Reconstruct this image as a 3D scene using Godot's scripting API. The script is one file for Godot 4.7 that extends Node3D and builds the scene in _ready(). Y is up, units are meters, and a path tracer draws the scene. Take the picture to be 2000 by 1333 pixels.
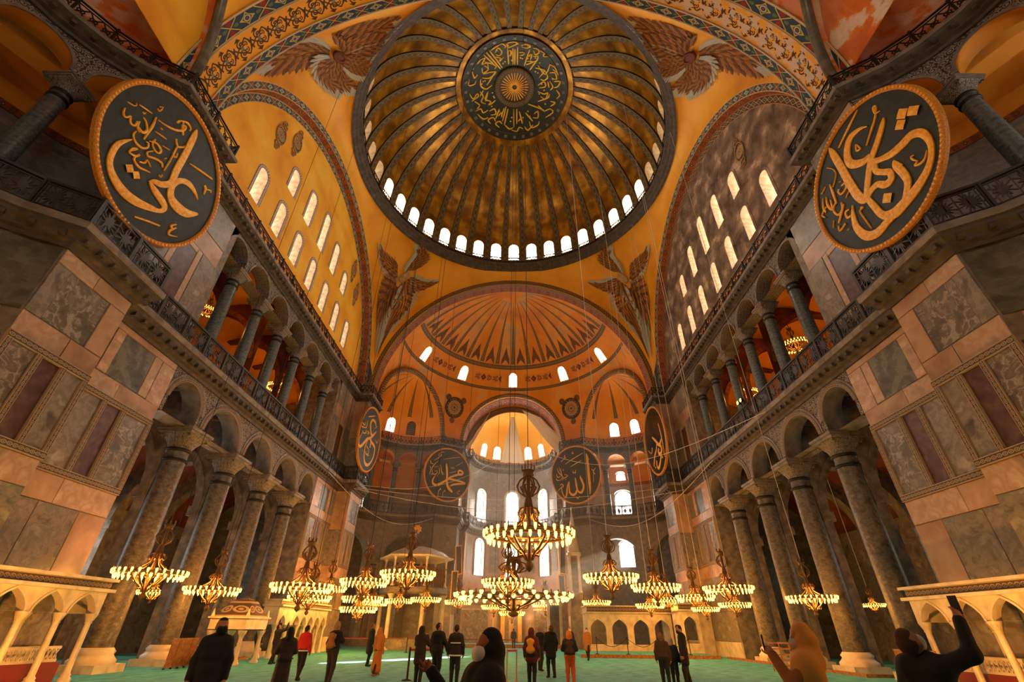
extends Node3D

# ---------------------------------------------------------------- mesh builder
class MB:
	var v := PackedVector3Array()
	var n := PackedVector3Array()
	var u := PackedVector2Array()
	var i := PackedInt32Array()
	var x := Transform3D.IDENTITY
	var fl := false
	func _init(t := Transform3D.IDENTITY):
		x = t
		fl = t.basis.determinant() < 0.0
	func tri(a: Vector3, b: Vector3, c: Vector3):
		var k := v.size()
		a = x * a; b = x * b; c = x * c
		if fl:
			var t := b; b = c; c = t
		var m := (c - a).cross(b - a).normalized()
		v.append(a); v.append(b); v.append(c)
		for q in 3:
			n.append(m); u.append(Vector2.ZERO); i.append(k + q)
	func quad(a: Vector3, b: Vector3, c: Vector3, d: Vector3, ua := Vector2.ZERO, ub := Vector2.ZERO, uc := Vector2.ZERO, ud := Vector2.ZERO):
		var k := v.size()
		a = x * a; b = x * b; c = x * c; d = x * d
		var m := (c - a).cross(b - d).normalized()
		if fl:
			m = -m
		v.append(a); v.append(b); v.append(c); v.append(d)
		n.append(m); n.append(m); n.append(m); n.append(m)
		u.append(ua); u.append(ub); u.append(uc); u.append(ud)
		if fl:
			i.append_array([k, k + 2, k + 1, k, k + 3, k + 2])
		else:
			i.append_array([k, k + 1, k + 2, k, k + 2, k + 3])
	# rows of points, smooth shared normals
	func grid(rows: Array, uvs := [], close_u := false, close_v := false):
		var k := v.size()
		var R := rows.size()
		var c: int = rows[0].size()
		var nn := PackedVector3Array()
		nn.resize(R * c)
		var pp := PackedVector3Array()
		for r in R:
			for q in c:
				pp.append(x * (rows[r][q] as Vector3))
		var ii := PackedInt32Array()
		for r in R - 1:
			for q in c - 1:
				var a := r * c + q
				var b := a + 1
				var e := a + c + 1
				var g := a + c
				var m := (pp[e] - pp[a]).cross(pp[b] - pp[g])
				if fl:
					m = -m
				nn[a] += m; nn[b] += m; nn[e] += m; nn[g] += m
				if fl:
					ii.append_array([k + a, k + e, k + b, k + a, k + g, k + e])
				else:
					ii.append_array([k + a, k + b, k + e, k + a, k + e, k + g])
		if close_u:
			for r in R:
				var s := nn[r * c] + nn[r * c + c - 1]
				nn[r * c] = s; nn[r * c + c - 1] = s
		if close_v:
			for q in c:
				var s := nn[q] + nn[(R - 1) * c + q]
				nn[q] = s; nn[(R - 1) * c + q] = s
		for q in R * c:
			n.append(nn[q].normalized() if nn[q].length_squared() > 1e-20 else Vector3.UP)
			u.append(uvs[q] if uvs.size() > q else Vector2(float(q % c), float(q / c)))
		v.append_array(pp)
		i.append_array(ii)
	func box(c: Vector3, s: Vector3, b := Basis.IDENTITY):
		var h := s / 2
		var p := []
		for q in 8:
			p.append(c + b * Vector3(h.x if q & 1 else -h.x, h.y if q & 2 else -h.y, h.z if q & 4 else -h.z))
		for f in [[4, 6, 7, 5], [1, 3, 2, 0], [5, 7, 3, 1], [0, 2, 6, 4], [6, 2, 3, 7], [0, 4, 5, 1]]:
			quad(p[f[0]], p[f[1]], p[f[2]], p[f[3]])
	# bar between two points, w across, h along up
	func bar(a: Vector3, b: Vector3, w: float, h: float, up := Vector3.UP):
		var d := (b - a)
		var l := d.length()
		if l < 1e-5: return
		d /= l
		var s := d.cross(up)
		if s.length_squared() < 1e-6: s = d.cross(Vector3.RIGHT)
		s = s.normalized()
		box((a + b) / 2, Vector3(w, h, l), Basis(s, d.cross(s), d))
	# slab on xy plane at z0, front chamfered
	func slab(x0: float, y0: float, x1: float, y1: float, z0: float, d: float, ch := 0.02):
		var a := [Vector3(x0, y0, z0), Vector3(x1, y0, z0), Vector3(x1, y1, z0), Vector3(x0, y1, z0)]
		var e := [Vector3(x0, y0, z0 + d - ch), Vector3(x1, y0, z0 + d - ch), Vector3(x1, y1, z0 + d - ch), Vector3(x0, y1, z0 + d - ch)]
		var f := [Vector3(x0 + ch, y0 + ch, z0 + d), Vector3(x1 - ch, y0 + ch, z0 + d), Vector3(x1 - ch, y1 - ch, z0 + d), Vector3(x0 + ch, y1 - ch, z0 + d)]
		quad(f[0], f[3], f[2], f[1], Vector2(x0, y0), Vector2(x0, y1), Vector2(x1, y1), Vector2(x1, y0))
		for q in 4:
			var w := (q + 1) % 4
			quad(e[q], f[q], f[w], e[w])
			quad(a[q], e[q], e[w], a[w])
	func lathe(prof: Array, seg: int, o := Vector3.ZERO, b := Basis.IDENTITY, a0 := 0.0, a1 := TAU, sm := true):
		var rows := []
		for p in prof:
			var r := PackedVector3Array()
			for q in seg + 1:
				var a := lerpf(a0, a1, float(q) / seg)
				r.append(o + b * Vector3(p.x * sin(a), p.y, p.x * cos(a)))
			rows.append(r)
		if sm:
			grid(rows, [], absf(a1 - a0 - TAU) < 1e-4)
		else:
			for k in rows.size() - 1:
				grid([rows[k], rows[k + 1]], [], absf(a1 - a0 - TAU) < 1e-4)
	func tube(pts: Array, r, seg := 6, closed := false):
		var rows := []
		var N := pts.size()
		var last := Vector3.ZERO
		for k in N:
			var a: Vector3 = pts[posmod(k - 1, N) if closed else maxi(k - 1, 0)]
			var b: Vector3 = pts[(k + 1) % N if closed else mini(k + 1, N - 1)]
			var d := (b - a).normalized()
			var s := last
			if s == Vector3.ZERO:
				s = d.cross(Vector3.UP)
				if s.length_squared() < 0.01: s = d.cross(Vector3.RIGHT)
			s = (s - d * s.dot(d)).normalized()
			last = s
			var t := d.cross(s)
			var rr: float = r[k] if r is Array else r
			var row := PackedVector3Array()
			for q in seg + 1:
				var g := TAU * q / seg
				row.append((pts[k] as Vector3) + (s * cos(g) + t * sin(g)) * rr)
			rows.append(row)
		if closed: rows.append(rows[0])
		grid(rows, [], true, closed)
	# polygon in xy extruded from z0 to z0+d
	func extr(poly: PackedVector2Array, z0: float, d: float, back := false):
		if not Geometry2D.is_polygon_clockwise(poly):
			poly = poly.duplicate(); poly.reverse()
		var t := Geometry2D.triangulate_polygon(poly)
		for k in range(0, t.size(), 3):
			var a := poly[t[k]]; var b := poly[t[k + 1]]; var c := poly[t[k + 2]]
			if (b - a).cross(c - a) > 0:
				var s := b; b = c; c = s
			tri(Vector3(a.x, a.y, z0 + d), Vector3(b.x, b.y, z0 + d), Vector3(c.x, c.y, z0 + d))
			if back:
				tri(Vector3(a.x, a.y, z0), Vector3(c.x, c.y, z0), Vector3(b.x, b.y, z0))
		for k in poly.size():
			var a := poly[k]; var b := poly[(k + 1) % poly.size()]
			quad(Vector3(a.x, a.y, z0 + d), Vector3(a.x, a.y, z0), Vector3(b.x, b.y, z0), Vector3(b.x, b.y, z0 + d))
	func add(o: MB, t: Transform3D):
		var k := v.size()
		var w := x * t
		var g := w.basis.determinant() < 0
		for p in o.v: v.append(w * p)
		for p in o.n: n.append((w.basis * p).normalized())
		u.append_array(o.u)
		for q in range(0, o.i.size(), 3):
			if g: i.append_array([k + o.i[q], k + o.i[q + 2], k + o.i[q + 1]])
			else: i.append_array([k + o.i[q], k + o.i[q + 1], k + o.i[q + 2]])
	func mesh() -> ArrayMesh:
		var a := []
		a.resize(Mesh.ARRAY_MAX)
		a[Mesh.ARRAY_VERTEX] = v
		a[Mesh.ARRAY_NORMAL] = n
		a[Mesh.ARRAY_TEX_UV] = u
		a[Mesh.ARRAY_INDEX] = i
		var m := ArrayMesh.new()
		m.add_surface_from_arrays(Mesh.PRIMITIVE_TRIANGLES, a)
		return m

# ---------------------------------------------------------------- nodes
var used := {}
func numbered(called: String) -> String:
	var k: int = used.get(called, 0)
	used[called] = k + 1
	return called if k == 0 else "%s_%03d" % [called, k]

func put(m, called: String, mt: Material, parent: Node = null, t := Transform3D.IDENTITY) -> MeshInstance3D:
	var o := MeshInstance3D.new()
	o.mesh = m.mesh() if m is MB else m
	o.material_override = mt
	o.transform = t
	if parent == null:
		o.name = numbered(called)
		add_child(o, true)
	else:
		o.name = called
		parent.add_child(o, true)
	return o

func tag(o: Node, label: String, category: String, group := "") -> Node:
	o.set_meta("label", label)
	o.set_meta("category", category)
	if group != "": o.set_meta("group", group)
	return o

func stuff(o: Node) -> Node:
	o.set_meta("kind", "stuff")
	return o

func struct(o: Node, label := "") -> Node:
	o.set_meta("kind", "structure")
	if label != "": o.set_meta("label", label)
	return o

func node(called: String, at := Vector3.ZERO, turn := 0.0, parent: Node = null) -> Node3D:
	var o := Node3D.new()
	o.position = at
	o.rotation.y = turn
	if parent == null:
		o.name = numbered(called)
		add_child(o, true)
	else:
		o.name = called
		parent.add_child(o, true)
	return o

func copy(o: Node3D, called: String) -> Node3D:
	var c: Node3D = o.duplicate()
	c.name = numbered(called)
	add_child(c, true)
	return c

# ---------------------------------------------------------------- textures
func lut(stops: Array) -> PackedByteArray:
	var g := Gradient.new()
	var offs := PackedFloat32Array(); var cols := PackedColorArray()
	for s in stops:
		offs.append(s[0]); cols.append(s[1])
	g.offsets = offs; g.colors = cols
	var out := PackedByteArray()
	for k in 256:
		var c := g.sample(k / 255.0)
		out.append(int(c.r * 255)); out.append(int(c.g * 255)); out.append(int(c.b * 255))
	return out

func noise_bytes(size: int, sd: int, fr: float, oct := 4, warp := 0.0, kind := FastNoiseLite.TYPE_SIMPLEX_SMOOTH, fract := FastNoiseLite.FRACTAL_FBM) -> PackedByteArray:
	var f := FastNoiseLite.new()
	f.seed = sd; f.frequency = fr; f.noise_type = kind
	f.fractal_type = fract; f.fractal_octaves = oct
	if warp > 0.0:
		f.domain_warp_enabled = true; f.domain_warp_amplitude = warp; f.domain_warp_frequency = fr * 0.7
	var im := f.get_seamless_image(size, size)
	im.convert(Image.FORMAT_L8)
	return im.get_data()

func tex_from(b: PackedByteArray, size: int, stops: Array) -> ImageTexture:
	var l := lut(stops)
	var out := PackedByteArray(); out.resize(size * size * 3)
	for k in size * size:
		var q := b[k] * 3
		out[k * 3] = l[q]; out[k * 3 + 1] = l[q + 1]; out[k * 3 + 2] = l[q + 2]
	return ImageTexture.create_from_image(Image.create_from_data(size, size, false, Image.FORMAT_RGB8, out))

func grey_tex(b: PackedByteArray, size: int) -> ImageTexture:
	return ImageTexture.create_from_image(Image.create_from_data(size, size, false, Image.FORMAT_L8, b))

func C8(r: int, g: int, b: int) -> Color:
	return Color(r / 255.0, g / 255.0, b / 255.0)

func plain(col: Color, rough := 0.6, metal := 0.0) -> StandardMaterial3D:
	var m := StandardMaterial3D.new()
	m.albedo_color = col; m.roughness = rough; m.metallic = metal
	return m

# stone or plaster: world-mapped noise colour, optional relief
func stone(sd: int, fr: float, stops: Array, scale: float, rough := 0.45, oct := 5, warp := 0.0, relief := 0.0, fract := FastNoiseLite.FRACTAL_FBM, size := 256, local := false) -> StandardMaterial3D:
	var m := StandardMaterial3D.new()
	var b := noise_bytes(size, sd, fr, oct, warp, FastNoiseLite.TYPE_SIMPLEX_SMOOTH, fract)
	m.albedo_texture = tex_from(b, size, stops)
	m.roughness = rough
	m.uv1_triplanar = true
	m.uv1_world_triplanar = not local
	m.uv1_scale = Vector3.ONE * scale
	if relief > 0.0:
		m.heightmap_enabled = true
		m.heightmap_texture = grey_tex(b, size)
		m.heightmap_scale = relief
	return m

# painter: flat print on small tiles
class Paint:
	var im: Image
	var w: int
	var h: int
	func _init(a: int, b: int, bg: Color):
		w = a; h = b
		im = Image.create(a, b, false, Image.FORMAT_RGB8)
		im.fill(bg)
	func px(xx: int, yy: int, c: Color):
		im.set_pixel(posmod(xx, w), posmod(yy, h), c)
	func poly(pts: Array, c: Color):
		var lo := 1e9; var hi := -1e9
		for p in pts:
			lo = minf(lo, p.y); hi = maxf(hi, p.y)
		for yy in range(int(floor(lo)), int(ceil(hi)) + 1):
			var yc := yy + 0.5
			var xs := []
			for k in pts.size():
				var a: Vector2 = pts[k]; var b: Vector2 = pts[(k + 1) % pts.size()]
				if (a.y <= yc) != (b.y <= yc):
					xs.append(a.x + (yc - a.y) / (b.y - a.y) * (b.x - a.x))
			xs.sort()
			for k in range(0, xs.size() - 1, 2):
				for xx in range(int(round(xs[k])), int(round(xs[k + 1]))):
					px(xx, yy, c)
	func disc(c: Vector2, r: float, col: Color, r0 := 0.0):
		for yy in range(int(c.y - r) - 1, int(c.y + r) + 2):
			for xx in range(int(c.x - r) - 1, int(c.x + r) + 2):
				var d := Vector2(xx + 0.5, yy + 0.5).distance_to(c)
				if d <= r and d >= r0: px(xx, yy, col)
	func line(pts: Array, t: float, col: Color):
		for k in pts.size() - 1:
			var a: Vector2 = pts[k]; var b: Vector2 = pts[k + 1]
			var N := int(a.distance_to(b) / maxf(t * 0.4, 0.6)) + 1
			for q in N + 1:
				disc(a.lerp(b, float(q) / N), t / 2, col)
	func curl(c: Vector2, r: float, a0: float, turns: float, t: float, col: Color):
		var p := []
		for k in 25:
			var s := k / 24.0
			p.append(c + Vector2.from_angle(a0 + turns * TAU * s) * r * (1.0 - 0.8 * s))
		line(p, t, col)
	func rect(x0: int, y0: int, x1: int, y1: int, col: Color):
		im.fill_rect(Rect2i(x0, y0, x1 - x0, y1 - y0), col)
	func mat(rough := 0.6, sc := Vector2.ONE, relief := 0.0) -> StandardMaterial3D:
		var m := StandardMaterial3D.new()
		m.albedo_texture = ImageTexture.create_from_image(im)
		m.roughness = rough
		m.uv1_scale = Vector3(sc.x, sc.y, 1)
		if relief > 0.0:
			m.heightmap_enabled = true
			m.heightmap_texture = m.albedo_texture
			m.heightmap_scale = relief
		return m

# ---------------------------------------------------------------- materials
var M := {}
func make_mats():
	var R := FastNoiseLite.FRACTAL_RIDGED
	M.marble = stone(3, 0.012, [[0.0, C8(66, 60, 56)], [0.35, C8(122, 113, 106)], [0.5, C8(140, 131, 122)], [0.62, C8(112, 104, 98)], [1.0, C8(176, 166, 154)]], 0.28, 0.32, 5, 60.0)
	M.marble2 = stone(9, 0.01, [[0.0, C8(80, 74, 66)], [0.4, C8(134, 126, 112)], [0.55, C8(108, 103, 94)], [1.0, C8(172, 160, 142)]], 0.4, 0.32, 5, 90.0)
	M.pink = stone(5, 0.011, [[0.0, C8(146, 118, 98)], [0.45, C8(184, 156, 134)], [0.6, C8(170, 136, 112)], [1.0, C8(208, 186, 166)]], 0.3, 0.34, 4, 50.0)
	M.pink2 = stone(6, 0.009, [[0.0, C8(138, 104, 80)], [0.5, C8(168, 134, 108)], [1.0, C8(194, 160, 132)]], 0.25, 0.34, 5, 80.0)
	M.greenm = stone(7, 0.013, [[0.0, C8(58, 60, 54)], [0.5, C8(92, 92, 82)], [0.6, C8(118, 116, 104)], [1.0, C8(80, 84, 76)]], 0.35, 0.3, 5, 70.0)
	M.porph = stone(8, 0.03, [[0.0, C8(62, 40, 40)], [0.5, C8(88, 60, 57)], [1.0, C8(112, 84, 78)]], 0.3, 0.32, 4)
	M.proc = stone(11, 0.008, [[0.0, C8(70, 66, 62)], [0.42, C8(104, 98, 92)], [0.5, C8(170, 160, 150)], [0.58, C8(96, 90, 84)], [1.0, C8(150, 141, 132)]], 0.45, 0.32, 4, 120.0)
	M.column = stone(12, 0.02, [[0.0, C8(52, 48, 44)], [0.45, C8(92, 86, 78)], [0.55, C8(122, 112, 100)], [0.65, C8(78, 72, 66)], [1.0, C8(164, 148, 128)]], 0.55, 0.42, 5, 30.0)
	M.column2 = stone(13, 0.03, [[0.0, C8(38, 46, 46)], [0.5, C8(76, 86, 86)], [0.6, C8(106, 112, 110)], [1.0, C8(60, 68, 68)]], 0.6, 0.3, 4, 20.0)
	M.grey = stone(14, 0.02, [[0.0, C8(84, 76, 70)], [0.5, C8(118, 108, 98)], [1.0, C8(150, 138, 126)]], 0.3, 0.5, 4, 20.0, 0.6)
	M.dark = stone(15, 0.02, [[0.0, C8(44, 38, 34)], [0.5, C8(72, 62, 54)], [1.0, C8(104, 90, 78)]], 0.35, 0.6, 4, 20.0, 0.8)
	M.white = stone(16, 0.012, [[0.0, C8(176, 160, 136)], [0.5, C8(206, 192, 168)], [1.0, C8(224, 212, 192)]], 0.4, 0.38, 4, 40.0)
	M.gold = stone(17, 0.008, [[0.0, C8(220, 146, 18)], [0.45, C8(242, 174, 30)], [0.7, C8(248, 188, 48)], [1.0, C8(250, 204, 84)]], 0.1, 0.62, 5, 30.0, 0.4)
	M.orange = stone(18, 0.009, [[0.0, C8(204, 112, 18)], [0.5, C8(226, 140, 28)], [1.0, C8(238, 166, 54)]], 0.12, 0.66, 5, 30.0, 0.4)
	M.pend = stone(19, 0.007, [[0.0, C8(208, 134, 16)], [0.5, C8(236, 166, 28)], [1.0, C8(246, 192, 60)]], 0.09, 0.55, 5, 40.0)
	M.peel = stone(20, 0.010, [[0.0, C8(186, 84, 16)], [0.5, C8(212, 108, 24)], [0.58, C8(216, 120, 36)], [0.61, C8(214, 184, 160)], [0.8, C8(224, 204, 188)], [1.0, C8(160, 140, 122)]], 0.16, 0.75, 5, 60.0, 0.6)
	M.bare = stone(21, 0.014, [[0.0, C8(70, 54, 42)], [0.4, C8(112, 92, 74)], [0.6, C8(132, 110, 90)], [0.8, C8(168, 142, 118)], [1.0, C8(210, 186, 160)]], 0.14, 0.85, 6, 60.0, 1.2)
	M.web = stone(22, 0.012, [[0.0, C8(84, 54, 10)], [0.45, C8(146, 98, 20)], [0.72, C8(204, 148, 38)], [1.0, C8(240, 196, 90)]], 0.16, 0.3, 5, 50.0, 0.5)
	M.web.metallic = 0.55
	M.redv = stone(23, 0.01, [[0.0, C8(70, 26, 14)], [0.5, C8(108, 46, 22)], [1.0, C8(140, 80, 38)]], 0.2, 0.7, 5, 40.0)
	M.reveal = stone(24, 0.02, [[0.0, C8(164, 132, 96)], [1.0, C8(216, 194, 162)]], 0.4, 0.7, 4)
	M.carpet = stone(25, 0.02, [[0.0, C8(36, 130, 140)], [0.5, C8(56, 162, 172)], [1.0, C8(84, 190, 198)]], 0.25, 0.95, 5, 20.0, 0.5)
	M.iron = plain(C8(38, 35, 34), 0.5, 0.5)
	M.iron.metallic_specular = 0.5
	M.bronze = plain(C8(70, 66, 64), 0.4, 0.55)
	M.brass = plain(C8(104, 74, 38), 0.5, 0.45)
	M.leaf = stone(26, 0.03, [[0.0, C8(214, 138, 24)], [0.5, C8(242, 174, 42)], [1.0, C8(252, 204, 90)]], 0.6, 0.4, 4)
	M.leaf.metallic = 0.1
	M.board = stone(27, 0.02, [[0.0, C8(18, 25, 19)], [0.5, C8(28, 37, 28)], [1.0, C8(46, 54, 44)]], 0.4, 0.5, 5, 20.0)
	M.redwood = plain(C8(120, 34, 20), 0.6)
	M.wood = stone(28, 0.02, [[0.0, C8(120, 72, 34)], [1.0, C8(184, 126, 66)]], 0.8, 0.5, 4)
	M.cloth = plain(C8(226, 206, 180), 0.9)
	M.cloth.backlight_enabled = true
	M.cloth.backlight = Color(0.5, 0.45, 0.38)
	M.cable = plain(C8(200, 190, 176), 0.6)
	M.cord = plain(C8(40, 34, 30), 0.7)
	# --- flat print
	var blue := C8(28, 62, 92); var gl := C8(216, 168, 52); var red := C8(150, 26, 20); var gr := C8(86, 116, 46); var br := C8(74, 44, 20); var cr := C8(222, 206, 160)
	var p := Paint.new(192, 96, blue)
	p.rect(0, 0, 192, 7, gl); p.rect(0, 89, 192, 96, gl); p.rect(0, 7, 192, 9, cr); p.rect(0, 87, 192, 89, cr)
	p.poly([Vector2(48, 10), Vector2(62, 30), Vector2(92, 48), Vector2(62, 66), Vector2(48, 86), Vector2(34, 66), Vector2(4, 48), Vector2(34, 30)], gl)
	p.poly([Vector2(48, 20), Vector2(76, 48), Vector2(48, 76), Vector2(20, 48)], gr)
	p.disc(Vector2(48, 48), 17, C8(190, 200, 196)); p.disc(Vector2(48, 48), 12, blue); p.disc(Vector2(48, 48), 7, red)
	for sy in [-1, 1]:
		p.line([Vector2(100, 48 - 36 * sy), Vector2(144, 48), Vector2(188, 48 - 36 * sy)], 6, gl)
		var hy: float = 48 - 24 * sy
		p.disc(Vector2(136, hy - 6 * sy), 9, red); p.disc(Vector2(152, hy - 6 * sy), 9, red)
		p.poly([Vector2(127, hy - 4 * sy), Vector2(161, hy - 4 * sy), Vector2(144, hy + 16 * sy)], red)
		p.disc(Vector2(108 if sy > 0 else 180, 48), 10, gr); p.disc(Vector2(118 if sy > 0 else 170, 48), 7, gr)
	M.hearts = p.mat(0.6)
	p = Paint.new(192, 128, C8(238, 166, 30))
	for k in 2:
		var cx := 48 + 96 * k
		for s in [-1, 1]:
			p.curl(Vector2(cx - 2, 64 + 22 * s), 22, PI * 0.5 * s, 1.3 * s, 7, br)
			p.curl(Vector2(cx + 18, 64 + 16 * s), 13, -PI * 0.3 * s, 1.2 * s, 5, br)
			p.line([Vector2(cx - 44, 64 - 18 * s), Vector2(cx - 26, 64 + 2 * s), Vector2(cx + 28, 64 + 40 * s), Vector2(cx + 48, 64 + 14 * s)], 7, br)
			p.poly([Vector2(cx - 30, 64 + 42 * s), Vector2(cx - 10, 64 + 58 * s), Vector2(cx + 6, 64 + 42 * s)], br)
		p.disc(Vector2(cx, 64), 8, C8(108, 128, 128))
		p.line([Vector2(cx + 40, 40), Vector2(cx + 56, 88)], 8, br); p.line([Vector2(cx + 56, 40), Vector2(cx + 40, 88)], 8, br)
	M.arab = p.mat(0.62)
	p = Paint.new(64, 64, C8(70, 58, 32))
	p.rect(0, 0, 7, 64, C8(16, 13, 10)); p.rect(57, 0, 64, 64, C8(16, 13, 10)); p.rect(7, 0, 10, 64, C8(160, 120, 40)); p.rect(54, 0, 57, 64, C8(160, 120, 40))
	p.line([Vector2(10, 0), Vector2(54, 64)], 4, C8(132, 108, 46)); p.line([Vector2(54, 0), Vector2(10, 64)], 4, C8(132, 108, 46))
	p.rect(19, 19, 45, 45, C8(150, 118, 44)); p.rect(22, 22, 42, 42, C8(20, 18, 16)); p.rect(27, 27, 37, 37, C8(152, 146, 120))
	M.rib = p.mat(0.55)
	p = Paint.new(64, 64, C8(58, 44, 26))
	p.rect(0, 0, 64, 6, C8(190, 120, 40)); p.rect(0, 58, 64, 64, C8(190, 120, 40)); p.rect(0, 6, 64, 9, C8(40, 24, 14)); p.rect(0, 55, 64, 58, C8(40, 24, 14))
	for k in 2:
		p.line([Vector2(0, 32), Vector2(16, 12), Vector2(32, 32), Vector2(48, 12), Vector2(64, 32)], 4, C8(188, 152, 86))
		p.line([Vector2(0, 32), Vector2(16, 52), Vector2(32, 32), Vector2(48, 52), Vector2(64, 32)], 4, C8(188, 152, 86))
	p.disc(Vector2(16, 32), 5, C8(150, 60, 24)); p.disc(Vector2(48, 32), 5, C8(120, 124, 96))
	M.lattice = p.mat(0.6)
	p = Paint.new(128, 64, C8(150, 74, 22))
	p.rect(0, 0, 128, 3, C8(60, 30, 14)); p.rect(0, 61, 128, 64, C8(60, 30, 14))
	p.poly([Vector2(32, 10), Vector2(46, 32), Vector2(32, 54), Vector2(18, 32)], C8(52, 34, 20)); p.disc(Vector2(32, 32), 7, C8(196, 140, 60))
	for s in [-1, 1]:
		p.curl(Vector2(84, 32 + 12 * s), 12, 0.0, 1.3 * s, 4, C8(58, 32, 16)); p.curl(Vector2(108, 32 - 10 * s), 10, PI, 1.2 * s, 4, C8(58, 32, 16))
	p.line([Vector2(46, 32), Vector2(128, 32)], 3, C8(58, 32, 16))
	M.scroll = p.mat(0.62)
	# carved lace: pale scrolls on a dark ground, the shade of its drilled recesses painted in
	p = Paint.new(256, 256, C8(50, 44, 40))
	var rr := RandomNumberGenerator.new()
	rr.seed = 5
	for a in 4:
		for b in 4:
			var c := Vector2(32 + 64 * a, 32 + 64 * b)
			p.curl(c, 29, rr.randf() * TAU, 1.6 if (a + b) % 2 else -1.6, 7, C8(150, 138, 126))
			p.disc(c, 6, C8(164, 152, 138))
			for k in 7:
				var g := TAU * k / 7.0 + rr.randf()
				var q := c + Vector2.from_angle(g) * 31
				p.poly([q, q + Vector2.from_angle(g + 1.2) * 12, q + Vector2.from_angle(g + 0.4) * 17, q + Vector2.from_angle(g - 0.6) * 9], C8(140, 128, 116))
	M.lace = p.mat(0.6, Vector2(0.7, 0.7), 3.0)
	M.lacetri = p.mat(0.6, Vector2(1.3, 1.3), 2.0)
	M.lacetri.uv1_triplanar = true
	M.lacetri.uv1_scale = Vector3.ONE * 1.3
	p = Paint.new(64, 64, C8(74, 60, 48))
	p.rect(0, 0, 64, 7, C8(168, 146, 122)); p.rect(0, 57, 64, 64, C8(168, 146, 122))
	p.disc(Vector2(16, 32), 15, C8(160, 138, 116), 9); p.disc(Vector2(48, 32), 15, C8(160, 138, 116), 9); p.disc(Vector2(16, 32), 5, C8(160, 138, 116)); p.disc(Vector2(48, 32), 5, C8(160, 138, 116))
	M.frieze = p.mat(0.6, Vector2.ONE, 2.0)
	p = Paint.new(64, 32, C8(206, 196, 190))
	for k in 4:
		p.disc(Vector2(8 + 16 * k, 8), 5, blue if k % 2 else red); p.disc(Vector2(8 + 16 * k, 24), 5, red if k % 2 else blue)
	p.rect(0, 0, 64, 2, C8(50, 40, 40)); p.rect(0, 30, 64, 32, C8(50, 40, 40))
	M.dots = p.mat(0.6)
	p = Paint.new(32, 32, C8(214, 130, 26))
	p.line([Vector2(0, 0), Vector2(16, 16), Vector2(32, 32)], 3, C8(96, 48, 30)); p.line([Vector2(32, 0), Vector2(0, 32)], 3, C8(96, 48, 30))
	p.rect(0, 0, 32, 3, C8(96, 48, 30)); p.rect(0, 29, 32, 32, C8(96, 48, 30))
	M.ladder = p.mat(0.62)
	p = Paint.new(256, 256, C8(190, 150, 96))
	p.disc(Vector2(128, 128), 124, C8(60, 44, 30)); p.disc(Vector2(128, 128), 96, C8(196, 160, 110))
	for k in 16:
		var g := TAU * k / 16.0
		p.disc(Vector2(128, 128) + Vector2.from_angle(g) * 110, 7, C8(190, 150, 90))
		p.curl(Vector2(128, 128) + Vector2.from_angle(g) * 70, 20, g, 1.2, 5, C8(100, 62, 36))
		p.disc(Vector2(128, 128) + Vector2.from_angle(g) * 44, 8, C8(112, 70, 40))
		p.line([Vector2(128, 128), Vector2(128, 128) + Vector2.from_angle(g) * 34], 4, C8(120, 40, 24))
	p.disc(Vector2(128, 128), 12, C8(90, 40, 24))
	M.rosette = p.mat(0.6)
	# glass of the windows: daylight
	M.pane = plain(Color(0.95, 0.96, 1.0), 0.4)
	M.pane.emission_enabled = true
	M.pane.emission = Color(1.0, 0.97, 0.92)
	M.pane.emission_energy_multiplier = 3.0
	M.lamp = plain(Color(1.0, 0.85, 0.5), 0.4)
	M.lamp.emission_enabled = true
	M.lamp.emission = Color(1.0, 0.74, 0.3)
	M.lamp.emission_energy_multiplier = 5.0
	M.frieze_plain = M.dark
	M.lattice_tri = M.lattice.duplicate()
	M.lattice_tri.uv1_triplanar = true
	M.lattice_tri.uv1_world_triplanar = true
	M.lattice_tri.uv1_scale = Vector3.ONE * 1.6
	M.rosette_dark = plain(C8(104, 66, 34), 0.65)
	M.leaf_rim = stone(33, 0.05, [[0.0, C8(120, 66, 14)], [0.5, C8(200, 130, 36)], [1.0, C8(236, 176, 70)]], 1.2, 0.45, 3)
	M.board_gloss = M.board.duplicate()
	M.board_gloss.roughness = 0.12
	M.frieze_w = M.frieze.duplicate()
	M.brass_dull = plain(C8(120, 84, 44), 0.6, 0.3)
	M.redbelt = plain(C8(180, 24, 26), 0.7)
	M.steel = plain(C8(170, 164, 156), 0.3, 0.9)
	M.glass = plain(Color(0.9, 0.95, 1.0, 0.1), 0.05)
	M.glass.transparency = BaseMaterial3D.TRANSPARENCY_ALPHA
	M.script = plain(C8(236, 190, 62), 0.45, 0.1)
	M.orange2 = stone(34, 0.009, [[0.0, C8(204, 112, 18)], [0.5, C8(226, 140, 28)], [0.66, C8(236, 156, 46)], [0.7, C8(206, 160, 108)], [1.0, C8(176, 142, 104)]], 0.09, 0.68, 5, 60.0)
	p = Paint.new(128, 64, C8(222, 134, 44))
	p.poly([Vector2(64, 8), Vector2(84, 32), Vector2(64, 56), Vector2(44, 32)], C8(74, 50, 30)); p.disc(Vector2(64, 32), 8, C8(150, 60, 30))
	for q in [-1, 1]:
		for w in [-1, 1]:
			p.curl(Vector2(64 + 36 * w, 32 + 9 * q), 11, 0.0, 1.3 * q, 4, C8(84, 54, 30)); p.curl(Vector2(64 + 52 * w, 32 - 6 * q), 8, PI, 1.2 * q, 3, C8(84, 54, 30))
	M.scroll_o = p.mat(0.65)
	M.pane_soft = M.pane.duplicate()
	M.pane_soft.emission = Color(1.0, 0.93, 0.78)
	M.pane_soft.emission_energy_multiplier = 1.8

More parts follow.
